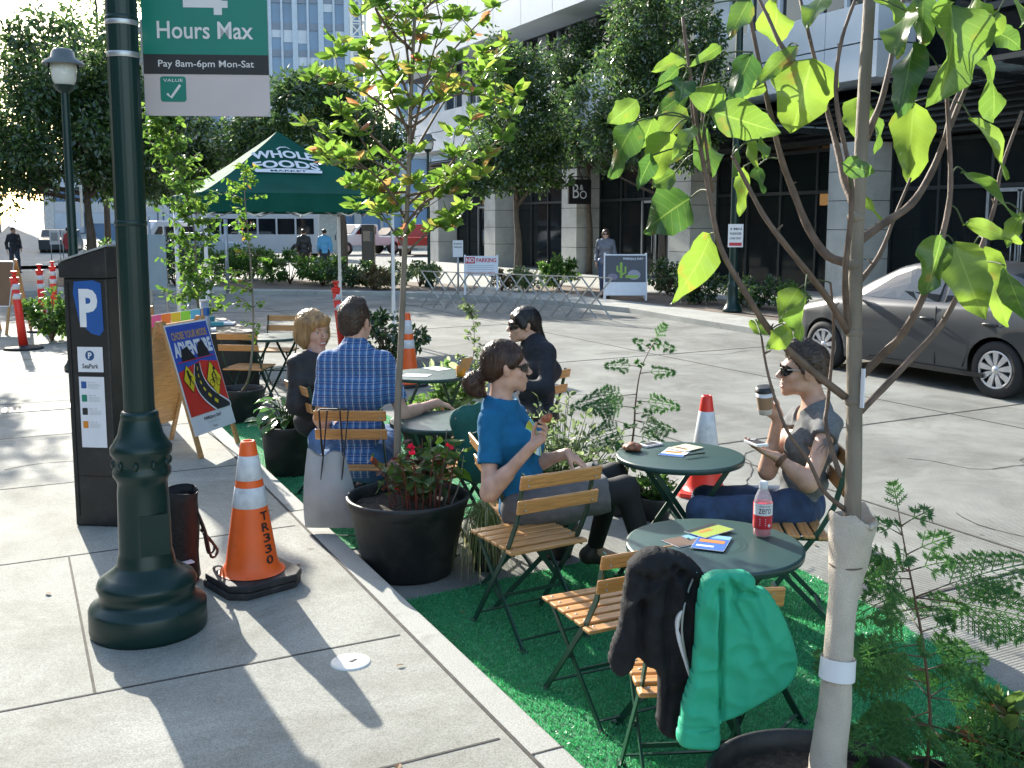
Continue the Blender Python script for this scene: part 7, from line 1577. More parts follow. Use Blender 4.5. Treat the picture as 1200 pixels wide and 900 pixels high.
cols = [(.7, .1, .25), (.8, .2, .03), (.7, .5, .03), (.25, .6, .05), (.1, .4, .6)]
x0 = 178
for i, cc in enumerate(cols):
    a, b = D(x0+i*11.4, 384-i*1.6, 8.6)-base_, D(x0+11+i*11.4, 382.6-i*1.6, 8.6)-base_; f = MB(); f.add([a, b, b+Vector((0, 0, .10)), a+Vector((0, 0, .10))], [(0, 1, 2, 3)]); o = f.build('flag', flat('flag_paper', cc), K); q = o.modifiers.new('s', 'SOLIDIFY'); q.thickness = .002
f = MB(); f.tube([D(177, 370, 8.6)-base_, D(236, 361.5, 8.6)-base_], .003, 5); f.build('string', MT['white'], K)
p0 = D(176, 374, 8.61); m = MB(); m.tube([Vector((p0.x, p0.y, SW))-base_, p0-base_+Vector((0, 0, .03))], .008, 6); p0 = D(237, 365, 8.61); m.tube([Vector((p0.x, p0.y, SW))-base_, p0-base_+Vector((0, 0, .03))], .008, 6); m.build('stick', MT['slat_light'], K)
# ================================================================ things on the tables and chairs
TZ = .7135
def leaflet(px, py, w_, h, rot, label, paint, z=TZ, th=.002):
    p = G(px, py, z); m = MB(); m.box((0, 0, th/2), (w_, h, th)); K = empty('leaflet', p, rot, label, 'leaflet'); m.build('sheet', MT['paper'], K); f = Flat(.0005); paint(f, w_/2*.98, h/2*.98); f.build('print', K, Matrix.Translation((0, 0, th+.0004))); return K
gr = flat('print_green', (.3, .38, .05)); bu = flat('print_blue', (.03, .12, .4)); br__ = flat('print_brown', (.15, .09, .06)); og_ = flat('print_orange', (.6, .2, .03)); lb_ = flat('print_sky', (.2, .4, .6))
leaflet(808, 633, .10, .19, -1.5, 'brown printed leaflet beneath the others on the nearest table', lambda f, a, b: (f.rect(-a, -b, a, b, br__), f.rect(-a, 0, 0, b, lb_, 1)))
leaflet(834, 636, .12, .18, -.85, 'blue leaflet beneath the green one on the nearest table', lambda f, a, b: (f.rect(-a, -b, a, b, bu), f.rect(-a*.8, -b*.1, a*.8, b*.3, og_, 1), f.rect(-a*.8, -b*.7, a*.3, -b*.5, pw_, 1), f.rect(-a, b*.5, a, b, lb_, 1)), z=TZ+.004)
leaflet(831, 622, .105, .17, -1.35, 'yellow-green leaflet on top of the pile on the nearest table', lambda f, a, b: (f.rect(-a, -b, a, b, gr), f.rect(-a, -b, -a*.5, b, pk, 1), f.rect(-a*.3, -b*.6, a*.1, b*.2, og_, 1)), z=TZ+.008)
leaflet(792, 530, .13, .2, -.9, 'pale leaflet with blue edge under the others on the bun table', lambda f, a, b: (f.rect(-a, -b, a, b, pw_), f.rect(-a, -b, a, -b*.6, bu, 1), f.rect(-a*.8, -b*.3, a*.5, b*.1, og_, 1)))
leaflet(803, 525, .12, .16, -1.3, 'cream leaflet on top of the papers on the bun table', lambda f, a, b: (f.rect(-a, -b, a, b, flat('cream', (.65, .6, .4))), f.rect(-a*.7, -b*.5, a*.6, -b*.2, br__, 1)), z=TZ+.004)
p = G(815, 533, TZ+.009); m = MB(); m.tube([(-.07, 0, .004), (.06, .0, .004)], .004, 8); m.cur = 1; m.tube([(.06, 0, .004), (.072, 0, .004)], [.004, .001], 8); o = m.build('pen', [MT['ink'], MT['steel']]); o.location = p; tag(o, 'dark pen lying across the papers on the bun table', 'pen')
p = G(762, 522, TZ); m = MB(); m.box((0, 0, .006), (.065, .125, .01)); m.cur = 1; m.box((0, 0, .0115), (.05, .085, .001)); o = m.build('phone', [MT['white'], MT['ink']], bevel=.002); o.location = p; o.rotation_euler = (0, 0, R(-80)); tag(o, 'white phone lying beside the bun on the table', 'phone')
p = G(741, 528, TZ); S = SDF(.003)
for a in range(5): S.ell((.03*math.cos(a*1.26), .024*math.sin(a*1.26), .018+.004*(a % 2)), (.026, .024, .019), None, .008)
S.ell((0, 0, .028), (.026, .024, .018), None, .008); o = S.build('bread_bun', mat('crust', (.22, .09, .045), .55, var=.5, vs=40), None, (0, 0, 0), ((.003, (60, 60, 60)),)); o.location = p; tag(o, 'brown bread bun on the edge of the table before the blue shirt woman', 'bread')
leaflet(512, 432, .15, .21, .3, 'white paper lying on the table behind the plaid shirt man', lambda f, a, b: (f.rect(-a, -b, a, b, pw_), f.rect(-a*.7, -b*.5, a*.6, -b*.3, lb_, 1)))
leaflet(488, 440, .15, .21, .9, 'second white paper near the trunk on the table behind the plaid shirt man', lambda f, a, b: (f.rect(-a, -b, a, b, pw_), f.rect(-a*.7, b*.2, a*.6, b*.4, MT['galv'], 1)))
p = G(540, 441, TZ); K = empty('napkin_cup', p, .3, 'orange cup with folded printed napkins standing on the papers table', 'cup'); m = MB(); m.lathe([(0, 0), (.035, 0), (.042, .08), (.04, .08)], n=20); m.build('cup_body', flat('orange_cup', (.7, .3, .02)), K); m = MB(); m.M = Matrix.Rotation(.5, 4, 'X'); m.box((0, .0, .11), (.11, .006, .13)); m.box((.03, .02, .1), (.1, .006, .11), .4); m.build('napkin', tan_, K)
# drink bottle
p = G(893, 628, .7125); K = empty('drink_bottle', p, -YAW, 'clear plastic bottle of red drink standing on the nearest table', 'bottle'); k = 1.0
m = MB(); m.lathe([(0, .002), (.026, .002), (.034, .008), (.035, .06), (.0345, .12), (.033, .14), (.030, .155), (.02, .178), (.0145, .186), (.0145, .2), (.013, .2)], n=36); m.build('bottle_body', glassmat('petplastic', (.85, .88, .9), .05, .28), K)
m = MB(); m.lathe([(0, .004), (.025, .004), (.0325, .01), (.0335, .06), (.0335, .128), (0, .128)], n=36); m.build('red_drink', mat('reddrink', (.65, .02, .05), .1, var=0), K)
m = MB(); m.lathe([(.0155, .186), (.0165, .188), (.0165, .21), (.015, .214), (0, .214)], n=24); m.build('cap', MT['white'], K)
m = MB(); m.lathe([(.0358, .035), (.0362, .036), (.0362, .134), (.0358, .135)], n=36); lbm = flat('label_red', (.55, .015, .03)); m.build('label_sleeve', lbm, K)
f = Flat(.0003); 
for i in range(16): a0, a1 = -3.0+i*.19, -3.0+(i+1)*.19
def wl_(v): a = -1.5708+v.x/.0365; r = .0366+v.z; return Vector((r*math.cos(a), r*math.sin(a), v.y))
for i in range(14): x0 = -.052+i*.0074; f.rect(x0, .088, x0+.0074, .134, MT['white'], 0)
f.text('zero', -.024, .096, .024, .116, MT['ink'], 1); f.text('vitaminwater', -.022, .122, .022, .128, MT['ink'], 1)
for j in range(4): f.rect(-.02, .05+.008*j, .004, .053+.008*j, MT['paper'], 1)
f.circ(.018, .05, .006, MT['paper'], 1); f.build('lettering', K, None, wl_)
# cloth bag on the chair back
cp_ = cP.location; fp = FH; K = empty('cloth_bag', Vector((cp_.x, cp_.y, 0))-FH*.33-c_r*.14, -YAW, 'pale grey cloth shoulder bag with dark straps hung on the plaid man\'s chair', 'bag')
m = MB(); nx, nz = 14, 16; vs = []; fs = []
for sgn in (1, -1):
    b0 = len(vs)
    for j in range(nz+1):
        for i in range(nx+1):
            u_ = i/nx-.5; v_ = j/nz; w2 = .105+.055*math.sin(1.8*v_); bul = .075*math.sin(math.pi*min(1, v_*.9+.06))*(1-(2*u_)**4); vs.append((u_*2*w2+.03*v_, sgn*(-bul-.004+.008*noise.noise(Vector((u_*8, v_*6, sgn)))), (.60-.46*v_-.03*(1-abs(u_*2))*(1-v_)+.012*math.sin(u_*9)*(1-v_))))
    for j in range(nz):
        for i in range(nx): a = b0+j*(nx+1)+i; fs.append((a, a+1, a+nx+2, a+nx+1) if sgn < 0 else (a, a+nx+1, a+nx+2, a+1))
m.add(vs, fs, True); m.build('bag_body', mat('bagcloth', (.36, .38, .38), .85, var=.1, vs=6, bump=.5, bs=18), K)
m = MB()
for x, z0 in ((-.02, .0), (.10, 0)): m.bar((x, .0, .57), (x-.01, -.02, .84), .028, .004, (1, 0, 0)); m.bar((x+.04, -.03, .84), (x+.0, -.055, .44), .026, .004, (1, 0, 0))
m.bar((-.03, 0, .84), (.13, 0, .84), .02, .008); m.build('strap', MT['rubber'], K)
# ---- clothes hung over the chairs: soft solids shaped in a frame that follows each chair back
def cloth(name, origin, u, label, cat, m_, caps, wr, thin=2.2, subs=(), extra=None, h=.006):
    u = Vector((u.x, u.y, 0)).normalized(); nrm = Vector((u.y, -u.x, 0)); Mx = Matrix(((u.x, nrm.x/thin, 0, origin.x), (u.y, nrm.y/thin, 0, origin.y), (0, 0, 1, origin.z), (0, 0, 0, 1)))
    S = SDF(h)
    for a, b, ra, rb in caps: S.cap((a[0], a[2]*thin, a[1]), (b[0], b[2]*thin, b[1]), ra, rb, .05)
    for a, b, ra, rb in subs: S.cap((a[0], a[2]*thin, a[1]), (b[0], b[2]*thin, b[1]), ra, rb, .02, True)
    K = empty(name, origin, 0, label, cat); S.build('fabric', m_, K, origin, wr, Mx); return K, u, nrm
# local coordinates: across, height, toward the viewer (metres from the chair back centre, height from the ground)
def hung(name, t_, px, label, m_, pivots, grooves=(), T=.05, Rr=.045, fold=.011, freq=9, back=.05, res=.006, seed=0, lean=0.0):
    """a hung garment: an outline with its own size and thickness, swelling from its edges, with folds fanning from where it hangs"""
    c0 = D(sum(p[0] for p in px)/len(px), sum(p[1] for p in px)/len(px), t_); u = c_r.copy(); fn = -FH
    def pl(x, y):
        d = ray(x, y); o = Vector((0, 0, CH)); q = o+d*((c0-o).dot(FH)/d.dot(FH)); return ((q-c0).dot(u), q.z)
    P_ = [pl(*p) for p in px]; P_ = [(v.x, v.y) for v in cr([(a, b, 0) for a, b in P_+[P_[0]]], 5)][:-1]
    A = np.array(P_); x0, z0 = A.min(0)-.01; x1, z1 = A.max(0)+.01; nx = int((x1-x0)/res)+1; nz = int((z1-z0)/res)+1
    X, Z = np.meshgrid(x0+res*np.arange(nx), z0+res*np.arange(nz), indexing='ij'); fx, fz = X.ravel(), Z.ravel(); ins = inpoly(fx, fz, P_)
    B_ = np.roll(A, -1, 0); d = np.full(len(fx), 9.0)
    def segd(a, b): ab = np.array(b)-np.array(a); t = np.clip(((fx-a[0])*ab[0]+(fz-a[1])*ab[1])/max(1e-9, ab@ab), 0, 1); return np.hypot(fx-a[0]-ab[0]*t, fz-a[1]-ab[1]*t)
    for a, b in zip(A, B_): d = np.minimum(d, segd(a, b))
    q = np.clip(d/Rr, 0, 1); H = T*np.sqrt(np.clip(1-(1-q)**2, 0, 1)); sm = q*q*(3-2*q)
    for (pv, wgt, fq, ph) in pivots:
        a0, b0 = pl(*pv); r = np.hypot(fx-a0, fz-b0); an = np.arctan2(fx-a0, b0-fz+.05)
        nn = np.array([noise.noise(Vector((a*2.2, r_*5, seed+ph))) for a, r_ in zip(an, r)]); H += sm*fold*wgt*(1-1.9*np.abs(np.sin(an*fq+nn*2.6+ph)))*np.clip(r/.08, 0, 1)*np.exp(-r/.55)
    n2 = np.array([noise.noise(Vector((a*9, b*6, seed+5))) for a, b in zip(fx, fz)]); n3 = np.array([noise.noise(Vector((a*26, b*18, seed+9))) for a, b in zip(fx, fz)]); n4 = np.array([noise.noise(Vector((a*7+b*9, b*13-a*5, seed+2))) for a, b in zip(fx, fz)]); H += sm*(.011*n2+.003*n3+.010*(.35-np.abs(n4))*2)
    for g, w_, dep in grooves:
        gp_ = [pl(*p) for p in g]; gd = np.full(len(fx), 9.0)
        for a, b in zip(gp_[:-1], gp_[1:]): gd = np.minimum(gd, segd(a, b))
        H -= sm*dep*np.exp(-(gd/w_)**2)
    H = np.maximum(H, 0); H = H.reshape(nx, nz); I_ = ins.reshape(nx, nz); vid = {}; vs = []; fs = []
    def vert(i, j, s):
        k = (i, j, s)
        if k not in vid:
            off = H[i, j] if s else -back*min(1, H[i, j]/T)
            v = c0+u*(x0+res*i); v = Vector((v.x, v.y, z0+res*j))+fn*(off+lean*(z1-(z0+res*j))); vid[k] = len(vs); vs.append(v-c0)
        return vid[k]
    for i in range(nx-1):
        for j in range(nz-1):
            if I_[i, j] and I_[i+1, j] and I_[i, j+1] and I_[i+1, j+1]:
                fs.append((vert(i, j, 1), vert(i+1, j, 1), vert(i+1, j+1, 1), vert(i, j+1, 1))); fs.append((vert(i, j, 0), vert(i, j+1, 0), vert(i+1, j+1, 0), vert(i+1, j, 0)))
    ed = {}
    for f_ in fs:
        for a, b in zip(f_, f_[1:]+f_[:1]): ed[(a, b)] = 1
    inv = {v: k for k, v in vid.items()}
    for (a, b) in list(ed):
        if (b, a) not in ed and inv[a][2] == 1: i, j, _ = inv[a]; i2, j2, _ = inv[b]; fs.append((b, a, vert(i, j, 0), vert(i2, j2, 0)))
    K = empty(name, c0, 0, label, 'jacket'); o = link_mesh('fabric', vs, fs, m_, K, smooth=True)
    def surf(x, y, o_=.004):
        a, b = pl(x, y); i = min(nx-1, max(0, int(round((a-x0)/res)))); j = min(nz-1, max(0, int(round((b-z0)/res)))); v = c0+u*a; return Vector((v.x, v.y, b))+fn*(H[i, j]+o_+lean*(z1-b))-c0
    return K, surf
hood = mat('black_fleece', (.018, .018, .02), .9, var=.25, vs=18, bump=.3, bs=110, spec=.2)
K, sf = hung('hoodie', 3.0, [(734, 660), (748, 646), (766, 640), (784, 643), (800, 648), (814, 657), (825, 672), (828, 690), (822, 725), (816, 762), (812, 800), (816, 830), (808, 852), (792, 862), (776, 858), (768, 845), (770, 815), (768, 785), (756, 778), (746, 768), (742, 780), (730, 790), (718, 786), (712, 772), (716, 752), (724, 730), (728, 700), (731, 680)],
  'black hooded sweatshirt with white zip hung over the chair back', hood, [((765, 652), 1.0, 7, 0), ((810, 662), .8, 6, 2)], [(((750, 700), (748, 740), (752, 772)), .012, .03), (((786, 660), (776, 720), (782, 800), (776, 850)), .008, .016), (((740, 668), (775, 676), (800, 664)), .01, .015)], T=.055, Rr=.034, fold=.015, back=.04, seed=1)
m = MB(); zq = [(813, 664), (804, 685), (797, 705), (795, 730), (800, 760), (808, 785), (811, 812), (806, 830)]; m.tube(cr([sf(*q) for q in zq], 4), .0035, 6); m.cur = 1
zw_ = [(797, 706), (793, 722), (796, 745), (803, 770), (809, 792)]; m.tube(cr([sf(x-2, y, .001) for x, y in zw_], 4), [.002, .005, .008, .009, .009, .009, .009, .009, .008, .007, .007, .006, .006, .005, .004, .003, .002], 6); m.build('zip', [MT['galv'], MT['white']], K)
grn = mat('green_nylon', (.025, .37, .215), .7, var=.06, vs=6, bump=.15, bs=50, spec=.35)
K, sf = hung('green_jacket', 2.88, [(822, 676), (832, 670), (842, 668), (856, 668), (872, 668), (884, 676), (886, 686), (898, 690), (910, 706), (922, 730), (931, 756), (934, 778), (926, 798), (908, 812), (884, 826), (862, 838), (845, 846), (844, 868), (838, 876), (818, 876), (797, 872), (792, 862), (795, 845), (799, 820), (808, 790), (812, 760), (814, 725), (817, 698)],
  'bright green jacket hung over the chair back nearest the viewer', grn, [((858, 672), 1.0, 5, 1), ((846, 690), .7, 8, 3)], [(((843, 690), (842, 740), (843, 790), (844, 846)), .006, .04), (((852, 672), (862, 690), (884, 694)), .007, .022), (((797, 846), (842, 850)), .004, .008), (((866, 675), (858, 705), (875, 735)), .008, .014)], T=.034, Rr=.022, fold=.011, back=.03, seed=4)
m = MB(); m.tube(cr([sf(x, y, .002) for x, y in ((796, 848), (818, 851), (841, 850))], 4), .002, 6); m.build('cuff_seam', grn, K)
teal = mat('teal_wool', (.012, .10, .085), .85, var=.15, vs=14, bump=.2, bs=60); o3 = cT.location.copy(); ft = Vector((-math.sin(cT.rotation_euler.z), math.cos(cT.rotation_euler.z), 0)); o3 = o3-ft*.25
cloth('teal_jacket', o3, Vector((ft.y, -ft.x, 0)), 'dark teal jacket draped over the chair behind the blue shirt woman', 'jacket', teal, [((-.16, .80, 0), (.16, .80, 0), .05, .05), ((-.12, .78, .02), (-.1, .5, .03), .08, .07), ((.12, .78, .02), (.1, .52, .03), .08, .07), ((0, .78, .02), (0, .5, .03), .09, .08)], ((-.015, (8, 8, 2.5)), (.006, (20, 20, 10))), 2.0)
# ================================================================ parked sedan
def sedan():
    K = empty('parked_car', Vector((10.42, 7.37, 0)), 0, 'dark grey sedan parked at the far kerb in front of the shops', 'car')
    paint = mat('grey_paint', (.045, .048, .053), .42, .2, .02, 2, coat=.35, dirt=((.09, .088, .085), 3, .6, .9)); gl = mat('carglass', (.02, .026, .03), .04, 0, .3, 1.2, spec=1.0); trim = MT['black']
    WB = 2.6; RA = .36; zw = .315
    ys = sorted(set([round(float(v), 4) for v in np.linspace(-.98, 3.55, 60)]+[round(c+RA*math.sin(a), 4) for c in (0, WB) for a in np.linspace(-math.pi/2, math.pi/2, 17)]+[c+s*(RA+.002) for c in (0, WB) for s in (-1, 1)]))
    def I(y, xs, vs): return float(np.interp(y, xs, vs))
    belt = lambda y: I(y, [-.98, -.8, -.5, 0, 1, 2, 2.4, 3.0, 3.4, 3.55], [.78, .98, 1.02, 1.0, .965, .93, .92, .80, .66, .50])
    hw = lambda y: I(y, [-.98, -.85, -.6, 0, 1.3, 2.6, 3.0, 3.3, 3.48, 3.55], [.66, .78, .84, .875, .88, .865, .82, .72, .56, .42])
    topc = lambda y: I(y, [-.98, -.88, -.5, 0, 2.1, 2.4, 3.0, 3.4, 3.55], [.82, 1.06, 1.11, 1.05, 1.05, 1.02, .90, .74, .54])
    def zb(y):
        z = I(y, [-.98, -.6, 0, 2.6, 3.2, 3.55], [.34, .25, .2, .2, .22, .34])
        for c in (0, WB):
            d = abs(y-c)
            if d < RA: z = max(z, zw+math.sqrt(RA*RA-d*d))
        return z
    vs = []; secs = []
    for y in ys:
        w_ = hw(y); b = belt(y); z0 = zb(y); t = topc(y); L_ = []
        zs = [z0, max(z0, .30), max(z0, .42), max(z0+.005, .56), max(z0+.01, .72), b-.05, b]
        zs = [min(z, b-.001*(6-i)) for i, z in enumerate(zs)]
        ws = [w_*(.955 if z < .3 else .975 if z < .42 else .99 if z < .5 else 1.0 if z < .7 else .992 if z < b-.04 else .955) for z in zs]
        L_ = [(ws[i], zs[i]) for i in range(7)]+[(w_*.86, b+(t-b)*.6), (w_*.55, b+(t-b)*.92), (0, t)]
        secs.append([(-x, y, z) for x, z in L_]+[(x, y, z) for x, z in reversed(L_[:-1])])
    m = MB(); n = len(secs[0])
    for s in secs: vs += s
    fs = [(i*n+k, (i+1)*n+k, (i+1)*n+k+1, i*n+k+1) for i in range(len(secs)-1) for k in range(n-1)]; fs += [tuple(range(n)), tuple(reversed(range((len(secs)-1)*n, len(secs)*n)))]
    m.add(vs, fs, True); o = m.build('body', paint, K)
    # greenhouse
    roof = lambda y: I(y, [-.62, -.2, .1, .5, .95, 1.35, 1.6, 2.0, 2.42], [1.06, 1.26, 1.37, 1.44, 1.465, 1.455, 1.40, 1.22, 1.0])
    wr = lambda y: I(y, [-.62, .1, .9, 1.6, 2.42], [.66, .60, .63, .60, .68]); wb = lambda y: I(y, [-.62, 0, 2.42], [.76, .80, .79])
    vs = []; yy = [round(v, 3) for v in np.linspace(-.62, 2.42, 40)]
    for y in yy:
        b = belt(y)-.03; r0 = max(roof(y), b+.02); a = max(b+.01, r0-.07); L_ = [(wb(y), b), (wb(y)+(wr(y)-wb(y))*.5+.015, (a+b)/2), (wr(y), a), (wr(y)-.06, r0-.025), (wr(y)*.6, r0-.004), (0, r0)]; vs += [(-x, y, z) for x, z in L_]+[(x, y, z) for x, z in reversed(L_[:-1])]
    n = 11; m = MB(); m.add(vs, [(i*n+k, (i+1)*n+k, (i+1)*n+k+1, i*n+k+1) for i in range(len(yy)-1) for k in range(n-1)]+[tuple(range(n)), tuple(reversed(range((len(yy)-1)*n, len(yy)*n)))], True)
    for i, fc in enumerate(m.f[:-2]):
        seg, k = divmod(i, n-1); y = yy[seg]
        if (y < .05 or y > 1.62) and 3 <= k <= 6: m.m[i] = 1
    m.build('roof', [paint, gl], K)
    def side_x(y, z): b = belt(y)-.03; r0 = roof(y); a = r0-.07; t = min(1, max(0, (z-b)/(a-b))); return wb(y)+(wr(y)-wb(y))*t+.03*t*(1-t)*2
    def win(poly, name, mt, off, inset=0):
        for sg in (-1, 1):
            m = MB(); cx = sum(p[0] for p in poly)/len(poly); cz = sum(p[1] for p in poly)/len(poly); pts = []
            P_ = []
            for i in range(len(poly)):
                a, b = poly[i], poly[(i+1) % len(poly)]
                for t in np.linspace(0, 1, 5)[:-1]: P_.append((a[0]+(b[0]-a[0])*t, a[1]+(b[1]-a[1])*t))
            P_ = [(cx+(y-cx)*(1-inset*.25), cz+(z-cz)*(1-inset)) for y, z in P_]; vs = [(sg*(side_x(cx, cz)+off), cx, cz)]+[(sg*(side_x(y, z)+off), y, z) for y, z in P_]; k = len(P_)
            mid = [(sg*(side_x((y+cx)/2, (z+cz)/2)+off), (y+cx)/2, (z+cz)/2) for y, z in P_]; vs += mid
            m.add(vs, [(0, 1+k+i, 1+k+(i+1) % k) for i in range(k)]+[(1+k+i, 1+i, 1+(i+1) % k, 1+k+(i+1) % k) for i in range(k)]); m.build(name, mt, K)
    fw = [(.84, .97), (.80, 1.37), (1.30, 1.385), (1.62, 1.27), (2.06, .975)]; rw = [(.76, .97), (.72, 1.37), (.35, 1.33), (.10, 1.25), (-.02, .99)]; qw = [(-.07, 1.01), (.03, 1.235), (-.10, 1.16), (-.34, 1.03)]
    for p in (fw, rw, qw): win(p, 'window_seal', trim, .006); win(p, 'side_window', gl, .011, .10)
    for sg in (-1, 1):
        m = MB()
        for y0, pts in ((.80, [(.80, .95), (.80, .28)]), (2.12, [(2.1, .9), (2.14, .6), (2.05, .28)]), (-.05, [(-.03, .96), (-.12, .82), (.30, .62), (.42, .30)])):
            for a, b in zip(pts[:-1], pts[1:]): m.bar((sg*(hw(a[0])*.993+.0), a[0], a[1]), (sg*(hw(b[0])*.985), b[0], b[1]), .007, .012, (0, 1, 0))
        m.box((sg*(.872), .98, .235), (.02, 1.7, .05)); m.build('door_seam', trim, K)
        for y in (.93, -.0+.08):
            m = MB(); m.sphere((sg*.868, y+.0, .80), .05, 12, 8, (.35, 1.5, .5)); m.build('handle_recess', trim, K); m = MB(); m.tube(cr([(sg*.875, y-.09, .802), (sg*.905, y-.04, .812), (sg*.905, y+.04, .812), (sg*.875, y+.09, .802)], 3), .012, 8); m.build('door_handle', paint, K)
        S = SDF(.008); S.ell((sg*.93, 1.98, 1.0), (.085, .05, .06), None, .02); S.cap((sg*.83, 2.0, .97), (sg*.9, 1.98, .98), .02, .02, .02); S.build('wing_mirror', paint, K)
        m = MB(); m.sphere((sg*.66, 3.30, .66), .12, 12, 8, (.9, 1.5, .6)); m.build('headlight', glassmat('lampglass', (.8, .82, .85), .05, .8), K)
        m = MB(); m.sphere((sg*.72, -.86, .84), .12, 12, 8, (.75, .9, 1.0)); m.build('tail_light', mat('tailred', (.4, .01, .01), .15, var=0), K)
    hubm = mat('hub_silver', (.62, .62, .64), .3, .7, .03, 6)
    for sg in (-1, 1):
        for y in (0, WB):
            W = empty('wheel', (sg*.76, y, zw), 0); W.parent = K
            M0 = Matrix.Rotation(sg*math.pi/2, 4, 'Y'); m = MB(); m.M = M0
            m.lathe([(.2, -.09), (.295, -.09), (.315, -.07), (.315, .07), (.3, .09), (.25, .1), (.212, .095), (.2, .08)], n=48); m.build('tyre', mat('tyre', (.016, .016, .017), .8, var=.2, vs=30), W)
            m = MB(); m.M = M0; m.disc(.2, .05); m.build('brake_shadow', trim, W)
            m = MB(); m.M = M0; m.lathe([(.2, .06), (.212, .092), (.203, .098), (.188, .09)], n=48); m.lathe([(.0, .098), (.035, .096), (.045, .085)], n=20)
            for k in range(9):
                a = 6.2832*k/9; c_, s_ = math.cos(a), math.sin(a)
                def q(r, w2, z): return (r*c_-w2*s_, r*s_+w2*c_, z)
                m.add([q(.035, -.012, .085), q(.035, .012, .085), q(.10, .026, .094), q(.10, -.026, .094), q(.192, .036, .092), q(.192, -.036, .092), q(.035, -.012, .06), q(.035, .012, .06), q(.10, .026, .06), q(.10, -.026, .06), q(.192, .036, .06), q(.192, -.036, .06)],
                      [(0, 1, 2, 3), (3, 2, 4, 5), (1, 7, 8, 2), (2, 8, 10, 4), (0, 3, 9, 6), (3, 5, 11, 9)])
            m.build('hubcap', hubm, W)
    m = MB(); m.box((0, 1.3, .42), (1.42, 1.8, .4)); m.box((0, 1.3, .4), (1.2, 4.2, .2)); m.build('underbody', trim, K)
    m = MB(); m.tube([(-.36+.18*math.cos(a), 1.55, .98+.18*math.sin(a)) for a in np.linspace(0, 6.28, 20)], .012, 6); m.build('steering_wheel', trim, K)
    return K
sedan()
# ================================================================ distant vehicles
def van(loc, rz, label, cat, prof, hwid, paint, wins, wheels, wr_=.36, name='parked_car', extra=None, group=None):
    K = empty(name, loc, rz, label, cat, group); m = MB(); m.prism(prof, axes((-hwid, 0, 0), (0, 1, 0), (0, 0, 1), (1, 0, 0)), 2*hwid); m.build('body', paint, K, bevel=.06, seg=3)
    m = MB()
    for w_ in wins:
        for sg in (-1, 1): M0 = axes((sg*hwid-.006, 0, 0), (0, 1, 0), (0, 0, 1), (1, 0, 0)); m.prism(w_, M0, .012)
    m.build('window', MT['dkglass'], K)
    for y in wheels:
        for sg in (-1, 1): m = MB(); m.M = Matrix.Translation((sg*(hwid-.1), y, wr_)) @ Matrix.Rotation(sg*math.pi/2, 4, 'Y'); m.lathe([(0, .12), (wr_*.55, .12), (wr_*.6, .13), (wr_, .12), (wr_, -.12)], n=20); m.cur = 1; m.lathe([(0, .125), (wr_*.5, .125)], n=16); m.build('wheel', [MT['black'], MT['steel']], K)
    if extra: extra(K)
    return K
pick = [(-2.7, .55), (-2.7, 1.1), (-.6, 1.12), (-.5, 1.85), (.75, 1.85), (1.3, 1.25), (2.6, 1.15), (2.75, .9), (2.75, .55)]
pwin = [[(-.35, 1.25), (-.35, 1.72), (.2, 1.72), (.2, 1.25)], [(.28, 1.25), (.28, 1.72), (.72, 1.72), (1.15, 1.25)]]
wp_ = flat('white_paint', (.62, .63, .65), .3); rp_ = flat('red_paint', (.4, .03, .025), .3); dp_ = flat('dark_paint', (.04, .05, .055), .3)
def face_glass(y, z0, z1, w_, ny=1): 
    def f(K):
        m = MB(); m.box((0, y, (z0+z1)/2), (w_, .02, z1-z0)); m.build('windscreen', MT['dkglass'], K)
    return f
def ang(dlat, ddep): v = c_r*dlat+FH*ddep; return math.atan2(-v.x, v.y)
def gg(x, y): p = G(x, y, 0); p.z = 0; return p
def pickup_front(K):
    m = MB(); m.box((0, 2.76, .85), (1.5, .03, .25)); m.build('grille', MT['darkmetal'], K)
    for s in (-1, 1): m = MB(); m.box((s*.8, 2.76, .95), (.22, .04, .2)); m.build('headlight', MT['paper'], K)
    m = MB(); m.add([(-.78, 1.27, 1.28), (.78, 1.27, 1.28), (.72, .80, 1.80), (-.72, .80, 1.80)], [(0, 1, 2, 3)]); m.M = None; o = m.build('windscreen', MT['dkglass'], K); o.location = (0, .03, .03)
van(gg(425, 298), ang(-.75, -.66), 'white pickup truck with its nose toward the tent, beyond the island', 'truck', pick, .98, wp_, pwin, (-1.7, 1.75), .4, 'pickup_truck', pickup_front)
van(gg(462, 292), ang(-.8, -.6), 'dark green estate car parked right of the white pickup', 'car', [(-2.2, .4), (-2.25, 1.0), (-1.9, 1.6), (.5, 1.62), (1.1, 1.1), (2.2, .95), (2.3, .4)], .88, dp_, [[(-1.7, 1.1), (-1.5, 1.5), (-.2, 1.5), (-.2, 1.1)], [(-.1, 1.1), (-.1, 1.5), (.45, 1.5), (.9, 1.1)]], (-1.35, 1.4), .34)
def tail(K):
    m = MB(); m.box((0, -2.71, .85), (1.7, .02, .5)); m.build('tailgate', rp_, K)
    for s in (-1, 1): m = MB(); m.box((s*.9, -2.72, .95), (.12, .03, .35)); m.build('tail_light', flat('tail_glass', (.5, .02, .02), .2), K)
    m = MB(); m.box((0, -2.76, .55), (1.9, .12, .16)); m.build('bumper', MT['steel'], K)
van(gg(492, 299), ang(.35, .93), 'red pickup truck seen from behind right of the tent leg', 'truck', pick, .98, rp_, pwin, (-1.7, 1.75), .4, 'pickup_truck', tail).rotation_euler.z = -YAW-.02
busp = [(-5, .35), (-5, 2.75), (-4.8, 2.9), (4.8, 2.9), (5.05, 2.4), (5.05, .35)]
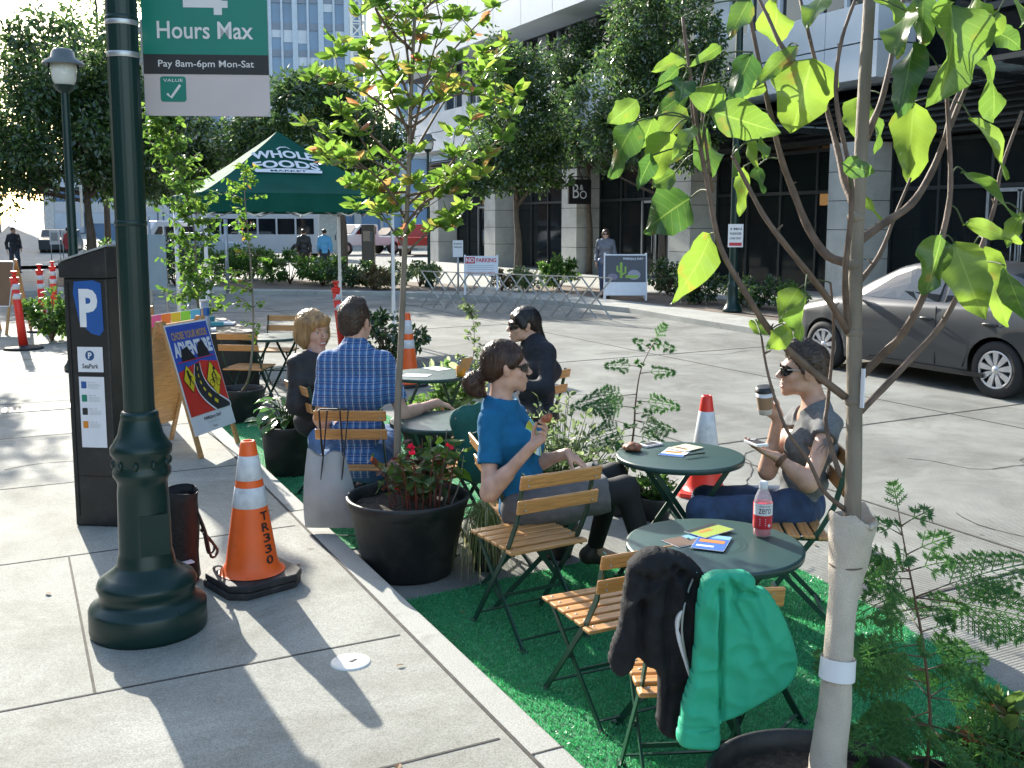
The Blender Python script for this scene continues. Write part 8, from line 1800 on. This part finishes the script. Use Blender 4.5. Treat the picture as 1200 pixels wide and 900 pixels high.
def busx(K):
    f = Flat(.003); bl_ = flat('bus_blue', (.05, .3, .5))
    f.line([(-4.6, .95), (-3.2, 1.25), (-1.2, 1.0)], .16, bl_, 0, .04); f.line([(-4.2, .7), (-2.4, .82)], .1, bl_, 0); f.circ(-1.7, .6, .28, flat('bus_green', (.35, .6, .1)), 0, ry=.12)
    f.build('livery', K, axes((1.2+.012, 0, 0), (0, 1, 0), (0, 0, 1), (1, 0, 0)))
    m = MB(); m.box((0, -5.02, 1.9), (2.1, .03, 1.0)); m.build('rear_window', MT['dkglass'], K)
van(gg(312, 303), ang(-.98, .2), 'white city bus with blue stripe passing behind the tent', 'bus', busp, 1.2, wp_, [[(-4.6+k*1.5, 1.45), (-4.6+k*1.5, 2.35), (-3.25+k*1.5, 2.35), (-3.25+k*1.5, 1.45)] for k in range(6)], (-3.2, 3.3), .46, 'city_bus', busx).scale = (1, .72, .92)
van(gg(196, 303), ang(-.55, -.83), 'white van facing the viewer behind the lamp post', 'van', [(-2.4, .4), (-2.4, 2.0), (1.3, 2.05), (1.9, 1.3), (2.5, 1.1), (2.5, .4)], .95, wp_, [[(-2, 1.2), (-2, 1.75), (-.3, 1.75), (-.3, 1.2)], [(0, 1.2), (0, 1.75), (1.2, 1.75), (1.6, 1.2)]], (-1.5, 1.6), .36, 'parked_van', lambda K: (lambda m: (m.add([(-.8, 1.86, 1.36), (.8, 1.86, 1.36), (.75, 1.36, 1.96), (-.75, 1.36, 1.96)], [(0, 1, 2, 3)]), m.build('windscreen', MT['dkglass'], K)))(MB()))
van(gg(236, 306), ang(.9, .3), 'pale blue car beside the white van behind the shrubs', 'car', [(-2.2, .4), (-2.25, .95), (-1.3, 1.1), (-.8, 1.45), (.5, 1.45), (1.2, 1.0), (2.2, .85), (2.3, .4)], .88, flat('pale_blue_paint', (.35, .45, .55), .3), [[(-1.1, 1.05), (-.75, 1.38), (-.1, 1.38), (-.1, 1.05)], [(0, 1.05), (0, 1.38), (.45, 1.38), (.95, 1.05)]], (-1.35, 1.4), .34)
van(Vector((2.7, 60, .12)), ang(-.3, .95), 'dark car parked beside the far left pavement under the tree', 'car', [(-2.2, .4), (-2.25, .95), (-1.3, 1.1), (-.8, 1.45), (.5, 1.45), (1.2, 1.0), (2.2, .85), (2.3, .4)], .88, dp_, [[(-1.1, 1.05), (-.75, 1.38), (-.1, 1.38), (-.1, 1.05)]], (-1.35, 1.4), .34)

# ================================================================ every countable piece is a part of its own
for o in list(bpy.data.objects):
    if o.type == 'MESH' and o.parent is not None and o.name.split('.')[0] in ('window', 'upper_mullion', 'lamp_shade', 'display_shelf', 'leaf_stalk', 'access_panel', 'eyebrow', 'strap', 'clamp_band', 'ornament', 'louvre', 'door_handle', 'stick', 'bracket', 'post', 'cornice', 'flower', 'lapel', 'temple') and o.data.users == 1: split_loose(o)
